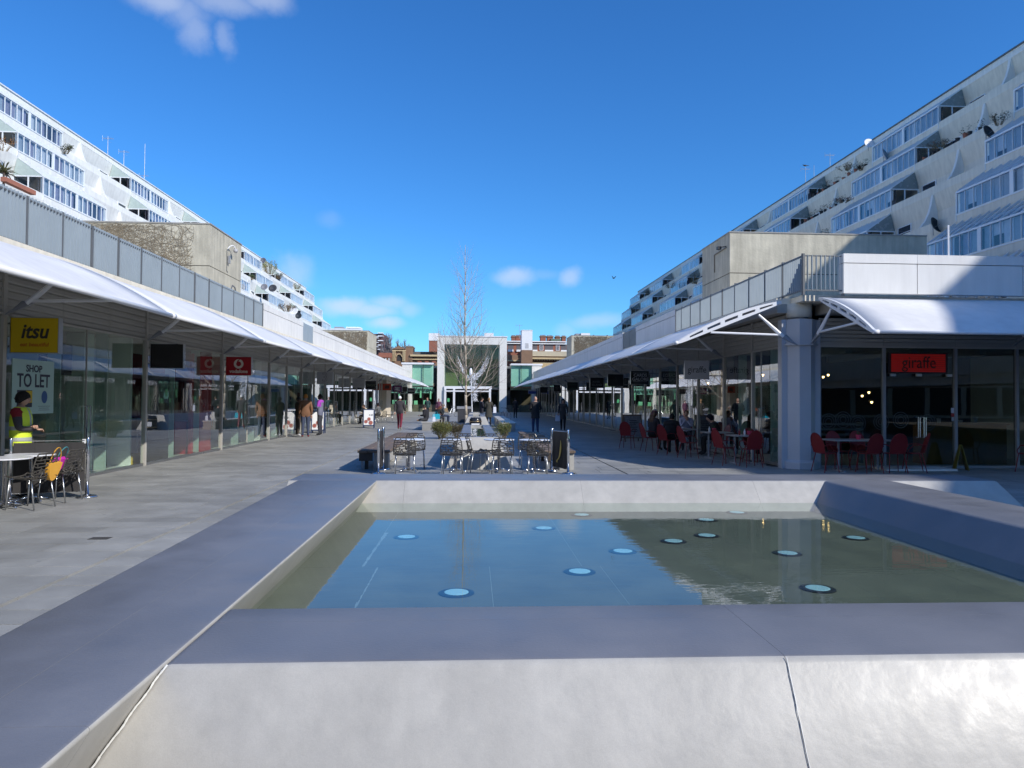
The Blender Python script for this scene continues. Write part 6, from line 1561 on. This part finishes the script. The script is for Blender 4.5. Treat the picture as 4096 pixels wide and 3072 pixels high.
person(.62, 46.6, -70, 'man in dark jacket with white collar facing the blonde woman', CHIN if False else FWD, (.018, .018, .03), (.03, .03, .04), BK, hairc=(.02, .015, .01), h=1.0,
       region=dict(mats=[M_WHITEP], f=lambda c, k: 0 if (k == 'torso' and c.z > 1.43) else None))
person(-2.42, 38.15, 78, 'man in black jacket sitting cross-legged on the nearest stone bench, back turned', CROSS, (.016, .016, .022), (.03, .03, .035), (.35, .2, .12), hairc=(.02, .015, .01), tilt=18, bulk=1.3)
person(-2.10, 43.3, -40, 'red-haired woman in black bending over a turquoise bag', SLUMP, (.015, .016, .016), (.02, .02, .025), BK, hair='long', hairc=(.16, .05, .025), tilt=32)
person(-2.0, 48.1, -72, 'old man in grey jacket and jeans sitting on the farthest stone bench', SIT, (.17, .165, .15), JEANS, (.10, .05, .03), hair='short', hairc=(.3, .27, .22), tilt=10, bulk=1.12)
person(-3.75, 60.5, 160, 'person in dark green uniform standing before the supermarket window', {}, (.03, .07, .07), (.02, .02, .02), BK, hairc=(.2, .11, .05))
person(-2.85, 61.5, 175, 'person in plum coat standing right of the green uniform', {}, (.12, .04, .08), (.20, .09, .10), BK, hairc=(.05, .02, .02), h=.95)
person(3.75, 62.0, -30, 'dark figure standing in the shade before the right supermarket window', {}, (.01, .01, .012), (.01, .01, .012), BK)
person(6.05, 21.6, -28, 'dark-haired man in black coat seated with his back to the camera on a red chair', SLUMP, (.012, .011, .012), (.012, .012, .013), BK, hairc=(.015, .012, .01), bulk=1.25)
person(5.85, 22.95, -60, 'person in striped woollen hat seated on a red chair', SIT, (.03, .025, .03), (.02, .02, .02), BK, hair='long', hairc=(.12, .07, .04), hat=('striped', (.16, .06, .07)), tilt=12)
person(7.15, 23.6, 165, 'man in white shirt seated facing the camera with hands at his chin', CHIN, (.44, .44, .56), (.03, .03, .04), BK, hairc=(.06, .03, .02), tilt=6)
person(7.45, 21.35, 85, 'dark-haired person in black seated near the side glass of the restaurant', SLUMP, (.012, .011, .012), (.012, .012, .012), BK, hair='mop', hairc=(.008, .008, .015), tilt=4, bulk=1.1)
person(-6.35, 49.2, 60, 'woman with dark hair in grey seated at the far left cafe', SIT, (.17, .17, .17), BK, BK, hair='mop', hairc=(.015, .01, .02))
person(-6.75, 46.6, 120, 'person in cream top seated behind the poster board at the far left cafe', SLUMP, (.52, .47, .36), BK, BK, hairc=(.05, .03, .02))
def carrier(x, y, z, w, h, col, lb, rz=0):
    T = thing('carrier_bag', lb, 'bag', (x, y, z), R(rz)); m = MB(); m.hexa([(-w/2, -.05, 0), (w/2, -.05, 0), (w/2, .05, 0), (-w/2, .05, 0), (-w*.42, -.02, h), (w*.46, -.02, h), (w*.46, .02, h), (-w*.42, .02, h)])
    me = m.mesh('bag_body', mat('bagc_'+lb.split()[0], col, .5, var=.08, bump=.6, bscale=30)); bevel_mesh(me, .012, 2); obj('bag_body', me, T)
    MB().path([(-w*.2, 0, h-.01), (-w*.12, 0, h+.12), (w*.12, 0, h+.12), (w*.2, 0, h-.01)], .008, 5).build('handle', mat('bagc_'+lb.split()[0], col), T)
carrier(4.52, 37.7, .50, .26, .34, (.55, .58, .66), 'white paper bag held by the long-haired woman')
carrier(1.42, 45.2, .78, .22, .38, (.5, .5, .46), 'white bag hanging from the arm of the blonde woman', 20)
carrier(-2.12, 42.6, .45, .46, .30, (.01, .38, .50), 'turquoise bag on the bench before the red-haired woman')
carrier(-2.0, 37.9, .45, .16, .24, (.7, .7, .76), 'small white bag beside the cross-legged man')
carrier(-1.75, 48.35, .72, .24, .30, (.42, .28, .14), 'brown paper bag on the lap of the old man')
carrier(-4.0, 60.3, .7, .26, .36, (.5, .42, .3), 'beige bag held by the person in green')
# bicycles by the supermarket
def bike(x, y, rz, lb):
    T = thing('bicycle', lb, 'bicycle', (x, y, 0), R(rz)); mt_ = mat('bike_dark', (.05, .05, .055), .4)
    for wx in (-.52, .52):
        w = MB(); n = 20
        for i in range(n): w.tube((wx+.33*math.cos(2*math.pi*i/n), 0, .34+.33*math.sin(2*math.pi*i/n)), (wx+.33*math.cos(2*math.pi*(i+1)/n), 0, .34+.33*math.sin(2*math.pi*(i+1)/n)), .016, n=4)
        for i in range(8): w.tube((wx, 0, .34), (wx+.33*math.cos(math.pi*i/4), 0, .34+.33*math.sin(math.pi*i/4)), .003, n=3)
        w.build('wheel', mt_, T)
    f = MB(); 
    for a, b in (((-.52, 0, .34), (-.18, 0, .78)), ((-.52, 0, .34), (-.05, 0, .30)), ((-.18, 0, .78), (-.05, 0, .30)), ((-.05, 0, .30), (.36, 0, .74)), ((-.17, 0, .74), (.34, 0, .80)), ((.33, 0, .86), (.52, 0, .34)), ((-.18, 0, .78), (-.2, 0, .92))): f.tube(a, b, .018, n=5)
    f.build('frame', M_ALU, T); MB().box(-.32, -.06, .92, -.08, .06, .97).build('saddle', M_BLACK, T); MB().path([(.36, -.25, .98), (.33, -.1, .98), (.33, 0, .96), (.33, .1, .98), (.36, .25, .98)], .013, 5).build('handlebar', M_BLACK, T)
bike(-1.75, 66.0, 60, 'bicycle parked left of the tree before the supermarket doors'); bike(2.6, 55, 115, 'bicycle parked in shade by the right far benches'); bike(-.95, 67.0, 80, 'second bicycle, nearer the tree trunk, before the supermarket doors')
# far left cafe chairs and tables
for i, (x, y, a, lb) in enumerate(((-6.1, 45.2, 70, 'metal chair at the far left cafe nearest the poster board'), (-7.1, 45.4, -80, 'metal chair at the far left cafe close to the glass'), (-6.0, 48.2, 60, 'metal chair in the middle of the far left cafe'), (-6.0, 52.6, 95, 'metal chair standing apart at the end of the far left cafe'), (-7.2, 49.4, -60, 'metal chair at the far left cafe behind the seated woman'))):
    c = copy_tree(ch0, (x, y, .001), R(a), lb, 'metal chairs of the far left cafe')
for i, (x, y, lb) in enumerate(((-6.6, 45.8, 'small table of the far left cafe nearest the camera'), (-6.6, 49.0, 'small table of the far left cafe beside the grey seated woman'))): copy_tree(tb0, (x, y, 0), 0, lb, 'small tables of the far left cafe')

# ================================================================== SHOP INTERIORS (left side, seen through glass)
def unit(nm, lb, cat, x0, y0, x1, y1, z0, z1, m_, grp=None):
    T = thing(nm, lb, cat, ((x0+x1)/2, (y0+y1)/2, z0), 0, grp); a = abs(x1-x0)/2; b = abs(y1-y0)/2; me = MB().box(-a, -b, 0, a, b, z1-z0).mesh('body', m_); bevel_mesh(me, .01, 1); obj('body', me, T); return T
M_RW = mat('shop_red', (.34, .012, .018), .4, var=.05)
unit('display_wall', 'red display wall inside the shop with the red round-mark sign', 'display', -8.12, 21.0, -8.02, 22.5, 0, 2.9, M_RW); unit('display_counter', 'red counter low inside the shop with the red round-mark sign', 'counter', -8.6, 21.1, -8.2, 22.5, .0, .95, M_RW)
unit('display_plinth', 'white plinth inside the shop left of its black doorway', 'display', -8.8, 18.5, -8.4, 18.95, 0, 1.1, M_WHITEP); tbt = unit('shop_table', 'dark wooden table inside the shop left of its black doorway', 'table', -9.0, 17.7, -8.3, 18.6, .72, .78, M_WOOD)
for a in (-.3, .3):
    for b in (-.4, .4): MB().box(a-.03, b-.03, -.72, a+.03, b+.03, 0).build('leg', M_WOOD, tbt)
unit('yellow_box', 'yellow box on the floor of the shop left of its black doorway', 'box', -8.5, 17.8, -8.2, 18.4, 0.006, .25, M_YEL)
unit('inner_pillar', 'pale square pillar inside the empty shop on the left', 'pillar', -8.9, 16.2, -8.5, 16.6, 0, 3.05, mat('pillar_green_white', (.48, .58, .50), .7)); unit('inner_pillar', 'second pale pillar standing deeper in the empty shop', 'pillar', -11.9, 14.2, -11.5, 14.6, 0, 3.05, mat('pillar_green_white', (.48, .58, .50)))
unit('inner_box', 'dark square duct box hanging inside the empty shop window', 'duct', -8.9, 15.2, -8.6, 15.9, 2.1, 2.75, M_DARK)
rv = random.Random(33); cols = [(.30, .06, .05), (.05, .08, .18), (.35, .33, .30), (.10, .25, .12), (.45, .42, .38), (.06, .06, .07), (.38, .25, .08)]
for i in range(22):
    y = 23.4+i*1.75+rv.uniform(-.3, .3); d = rv.uniform(.5, 1.6); kind = rv.choice(('clothes rail', 'shelf stack', 'display table'))
    grp = 'dim display fittings inside the left shops'; lbl = ORD[i]+' dim fitting from the camera inside the left shops, a '+kind
    T = thing('display_stand', lbl, 'display', (-8.3-d, y, .006), 0, grp)
    if kind == 'clothes rail':
        MB().tube((0, -.5, 1.35), (0, .5, 1.35), .015, n=6).tube((0, -.5, 0), (0, -.5, 1.35), .015, n=6).tube((0, .5, 0), (0, .5, 1.35), .015, n=6).build('rail', M_ALU, T)
        for k in range(9): c = rv.choice(cols); MB().box(-.2, -.45+.1*k, .55+rv.uniform(-.1, .1), .2, -.40+.1*k, 1.3).build('garment', mat('cl_%d' % cols.index(c), c, .9), T)
    elif kind == 'shelf stack':
        for k in range(5): MB().box(-.2, -.5, .4*k, .2, .5, .4*k+.04).build('shelf', M_SG, T)
        for k in range(10): c = rv.choice(cols); MB().box(-.15, -.45+.09*k, .44+.4*(k % 4), .1, -.38+.09*k, .44+.4*(k % 4)+rv.uniform(.12, .3)).build('goods', mat('cl_%d' % cols.index(c), c, .9), T)
    else:
        MB().box(-.4, -.5, .75, .4, .5, .8).build('table_top', M_SG, T); MB().box(-.3, -.4, 0, .3, .4, .75).build('table_base', M_DARK, T)
        for k in range(5): c = rv.choice(cols); MB().box(-.3+.12*k, -.3, .8, -.2+.12*k, .3, .8+rv.uniform(.05, .25)).build('goods', mat('cl_%d' % cols.index(c), c), T)

# ================================================================== ROOFTOPS
def atX(px, py, X):
    d = dirpx(px, py); t_ = X/d.x; p = Vector((0, 0, 1.65))+d*t_; return p
M_AER = mat('aerial_metal', (.45, .47, .50), .4, metal=.5)
def aerial(px, py_top, py_base, X, lb, mast_only=False):
    a = atX(px, py_top, X); b = atX(px, py_base, X); T = thing('tv_aerial', lb, 'aerial', (a.x, a.y, b.z-.3)); h_ = a.z-b.z+.3
    MB().tube((0, 0, 0), (0, 0, h_), .03, .02, 6).build('mast', M_AER, T)
    if mast_only: return T
    m = MB(); m.tube((-.45, 0, h_*.9), (.45, .1, h_*.9), .014, n=5)
    for k in range(7): m.tube((-.4+.13*k, -.28, h_*.9), (-.4+.13*k, .28, h_*.9), .009, n=4)
    m.tube((-.48, 0, h_*.9-.25), (-.48, 0, h_*.9+.25), .012, n=4); m.tube((.2, -.2, h_*.72), (.2, .2, h_*.72), .01, n=4); m.build('antenna', M_AER, T); return T
aerial(432, 545, 615, -33, 'television aerial on the left flats roof, nearest and largest'); aerial(496, 600, 655, -33, 'television aerial on the left flats roof, second one'); aerial(580, 575, 705, -33, 'tall television aerial mast on the left flats roof, third one', True); aerial(576, 700, 712, -33, 'low television aerial at the foot of the tall mast on the left roof')
aerial(3320, 613, 675, 33, 'television aerial on the right flats roof, nearest one'); aerial(3222, 668, 735, 33, 'television aerial with a perched bird on the right flats roof'); aerial(3256, 660, 712, 33, 'plain thin mast on the right flats roof', True); aerial(2078, 1296, 1345, 6.4, 'small aerial beside the white shaft behind the supermarket')
def dish(px, py, X, r_, lb, c=(.7, .7, .72), away=0):
    p = atX(px, py, X); T = thing('satellite_dish', lb, 'satellite dish', p, R(away)); m = MB(); m.lathe([(.02, 0), (r_*.6, .05), (r_, .16), (r_*1.02, .165), (r_*.98, .18), (r_*.55, .07), (.02, .02)], 20)
    m.xf(Matrix.Rotation(R(70), 4, 'X')); m.build('reflector', mat('dish_%d' % int(c[0]*100), c, .5), T, smooth=True); MB().tube((0, 0, -.5), (0, .02, 0), .02, n=5).tube((0, 0, -.1), (0, -.35, .05), .012, n=4).build('arm', M_STEELG, T)
dish(3474, 578, 31.0, .42, 'pale satellite dish on the right roof edge'); dish(3535, 625, 29.6, .5, 'flat grey satellite dish leaning on a right conservatory', (.4, .42, .45), 40); dish(3733, 905, 24.9, .45, 'dark satellite dish on a post above the lowest right balcony', (.03, .035, .04), 30); dish(3945, 535, 27.0, .40, 'dark satellite dish on an upper right balcony', (.03, .03, .035), 20)
dish(1092, 1155, -24.9, .5, 'dark satellite dish on a lower balcony of the far left flats', (.05, .05, .055)); dish(1175, 1246, -23.3, .55, 'white satellite dish on the lowest row of the far left flats', (.75, .75, .78)); dish(1195, 1265, -23.3, .42, 'black satellite dish beside the white one on the far left flats', (.03, .03, .03)); dish(1058, 1150, -25, .4, 'grey satellite dish on a balcony of the far left flats', (.2, .2, .22)); dish(1054, 1043, -30.5, .4, 'small dark dish on the far left roof edge', (.12, .12, .14))
def bplant(px, py, X, w, h_, n, lb, col, seed): 
    p = atX(px, py, X); bush(p.x, p.y, w, h_, w*.8, n, lb, col, seed, name='balcony_plant', z=p.z-h_*.5, twig=True, cat='plant', ls=.09)
bplant(1078, 1070, -29.9, 2.6, 2.0, 1500, 'large yellow-green bush on a top balcony of the far left flats', (.16, .20, .03), 31)
bplant(1150, 1232, -23.2, 2.6, .9, 700, 'brown trailing plant on the lowest row of the far left flats', (.09, .06, .03), 32)
bplant(3300, 640+10, 30.4, 0, 0, 0, '', (0, 0, 0), 1) if False else None
for i, (px, py, X, w, h_, lb, col) in enumerate(((265, 600, -29.7, 1.0, .6, 'small dark plant at the end of the top left conservatory row', (.04, .05, .02)), (12, 575, -27.7, 1.1, .8, 'reddish plant on an upper left balcony at the picture edge', (.14, .07, .02)), (1115, 1105, -28.2, 1.6, .8, 'dark plants in a balcony of the upper far left flats', (.05, .07, .04)), (1188, 1145, -29.9, 1.8, 1.0, 'dark bush on the top balcony near the end of the left flats', (.05, .06, .03)),
        (1010, 1110, -28.2, 1.1, .6, 'green plant in a second-row balcony of the far left flats', (.05, .09, .04)), (3382, 670, 29.9, 1.4, .5, 'row of dark plants on a top right balcony', (.05, .05, .025)), (3445, 672, 29.9, .8, .4, 'small dark plant further along the top right balcony', (.05, .05, .02)), (3760, 580, 28.3, 1.8, .4, 'trailing brown plants on a long upper right balcony', (.10, .06, .03)), (3990, 480, 27.6, 1.0, .6, 'dark plant beside the orange pot on the upper right balcony', (.05, .06, .03)),
        (2680, 1138, 27.6, 2.2, 1.0, 'dark red plants on a far right balcony', (.10, .035, .03)), (2780, 1110, 27.5, 2.2, 1.6, 'dark bush on a far right balcony beside the tower', (.04, .05, .03)), (2590, 1172, 29.6, 1.6, .8, 'small dark plant on the top far right balcony', (.05, .05, .03)), (2535, 1238, 27.5, 1.6, .9, 'dark plant near the end of the far right flats', (.04, .04, .03)), (3375, 800, 26.7, 1.2, .4, 'terracotta pots and low plants on a middle right balcony', (.20, .07, .03)))):
    bplant(px, py, X, w, h_, 260, lb, col, 70+i)
for i, (X, z, y0, y1) in enumerate(((30, 19.75, 53.0, 61.5), (28.4, 17.0, 38.5, 43.5), (28.4, 17.0, 53.5, 60.5), (26.8, 14.25, 52.8, 57.0))):
    rv = random.Random(90+i); T = thing('balcony_pots', ['row of pots and plants on the top right balcony', 'row of pots on the second right balcony near the picture edge', 'row of terracotta pots on the second right balcony', 'short row of pots on the third right balcony'][i], 'plants', (X+.05, y0, z))
    y = 0
    while y < y1-y0:
        r_ = rv.uniform(.10, .2); hh = rv.uniform(.12, .28)
        pt = MB().lathe([(r_*.7, 0), (r_, hh), (r_*.85, hh)], 9, (0, y, 0)).build('pot', mat('terracotta', (.36, .14, .09), .8) if rv.random() < .5 else M_DARK, T)
        if rv.random() < .75:
            m = MB()
            for _ in range(40):
                q = Vector((rv.uniform(-.2, .2), y+rv.uniform(-.28, .28), hh+rv.uniform(-.05, .38))); a_ = Vector((rv.uniform(-1, 1), rv.uniform(-1, 1), rv.uniform(-.3, 1))).normalized()*.11; b_q = a_.orthogonal().normalized()*.035
                m.add([q, q+a_*.5-b_q, q+a_, q+a_*.5+b_q], [(0, 1, 2, 3)])
            obj('plant', m.mesh('plant', leafmat('pot_leaf', (.07, .075, .03)), fix=False), T)
        y += rv.uniform(.3, 1.1)
# spiky palm on the lowest visible left balcony
pp = atX(15, 690, -25.2); T = thing('palm', 'spiky palm on a left balcony at the edge of the picture', 'plant', pp); rv = random.Random(8); m = MB()
for i in range(70):
    a = rv.uniform(0, 6.28); el = rv.uniform(-.2, 1.3); L_ = rv.uniform(.5, .95); d = Vector((math.cos(a)*math.cos(el), math.sin(a)*math.cos(el), math.sin(el))); s_ = d.orthogonal().normalized()*.022
    q = d*L_*.6; e = d*L_+Vector((0, 0, -.22*L_)); m.add([-s_, s_, q+s_, e, q-s_], [(0, 1, 2, 3, 4)])
m.build('fronds', leafmat('palm_leaf', (.07, .07, .025)), T); MB().tube((0, 0, -.8), (0, 0, 0), .06, .05, 7).build('trunk', M_WOOD, T)
pb = atX(75, 745, -24.9); T = thing('planter_trough', 'long terracotta planter below the spiky palm', 'planter', pb); MB().box(-.15, -1.3, -.12, .15, 1.3, .12).build('trough', mat('terracotta', (.36, .14, .09), .8), T)
# camera on the left tower
cc_ = atX(918, 1000, -10.55); T = thing('security_camera', 'white swan-neck security camera on the side of the left concrete tower', 'security camera', cc_)
MB().path([(-.03, -.28, -.05), (.10, -.26, .10), (.16, -.15, .17), (.20, .0, .17), (.22, .10, .05)], .022, 8).build('bracket', M_WHITEP, T, smooth=True); MB().lathe([(.02, .10), (.07, .06), (.10, 0), (.085, -.06), (.03, -.10)], 16, (.22, .12, 0)).build('dome', M_SG, T, smooth=True)
MB().path([(-.01, -.28, -.05), (-.01, -.28, -.95), (-.01, -.15, -1.0)], .012, 5).build('cable', M_RAILD, T); MB().box(0, -.2, -.62, .08, -.1, -.28).build('junction', M_STEELG, T)
c2 = atX(2905, 985, 10.55); T = thing('security_camera', 'small black camera on the shaded side of the right concrete tower', 'security camera', c2); MB().tube((0, 0, 0), (-.25, .05, -.05), .02, n=6).build('bracket', M_BLACK, T); MB().box(-.38, -.06, -.14, -.22, .12, -.02).build('housing', M_BLACK, T)
cd = MB(); q0 = atX(2905, 990, 10.56); q1 = atX(2858, 1020, 10.56); q2 = atX(2858, 1090, 10.56); cd.path([q0, q1, q2], .03, 6); tag(cd.build('conduit', mat('conduit_brown', (.20, .18, .14), .7)), 'thin bent conduit on the shaded side of the right concrete tower', 'pipe')
# swan neck lamp at the left railing end, pole on the right parapet, bird
sw = atX(935, 1170, -7.95); T = thing('hose_hook', 'thin curved black pipe rising behind the left railing', 'pipe', (sw.x, sw.y, 4.2)); MB().path([(0, -.3, 0), (0, -.3, .95), (0, -.15, 1.15), (0, .1, 1.12), (0, .35, .8), (0, .5, .3)], .02, 6).build('pipe', M_RAILD, T)
wp = thing('pole', 'slim white pole standing on the bright right parapet', 'pole', (11.45, 16.6, 5.13)); MB().lathe([(.05, 0), (.05, .02), (.02, .03), (.02, .78), (.016, .80)], 10).build('shaft', M_WHITEP, wp)
def bird(p, lb, sc=1.0, rz=0, wings=True):
    T = thing('bird', lb, 'bird', p, R(rz)); b = MB(); b.ell((0, 0, 0), .05*sc, .12*sc, .05*sc, 8, 8); b.ell((0, .13*sc, .03*sc), .03*sc, .04*sc, .03*sc, 8, 6); b.tube((0, .16*sc, .03*sc), (0, .20*sc, .02*sc), .008*sc, .002*sc, 5); b.add([(-.03*sc, -.1*sc, 0), (.03*sc, -.1*sc, 0), (.05*sc, -.24*sc, -.01*sc), (-.05*sc, -.24*sc, -.01*sc), (0, -.12*sc, .02*sc)], [(0, 1, 2, 3), (0, 4, 1), (1, 4, 2), (0, 3, 4), (2, 4, 3)]); b.build('body', M_BLACK, T, smooth=True)
    if wings:
        for s_ in (-1, 1):
            w = MB(); w.hexa([(s_*.03*sc, -.06*sc, 0), (s_*.03*sc, .07*sc, 0), (s_*.22*sc, .03*sc, .20*sc), (s_*.24*sc, -.06*sc, .18*sc), (s_*.03*sc, -.06*sc, .012*sc), (s_*.03*sc, .07*sc, .012*sc), (s_*.22*sc, .03*sc, .212*sc), (s_*.24*sc, -.06*sc, .19*sc)]); w.build('wing', M_BLACK, T)
bd = Vector((0, 0, 1.65))+dirpx(2455, 1113)*60; bird(bd, 'small dark bird flying in the blue sky', .9, 30)
bp_ = atX(3221, 664, 33); bird(bp_+Vector((0, 0, .05)), 'dark bird perched on the right roof aerial', 1.6, 90, False)
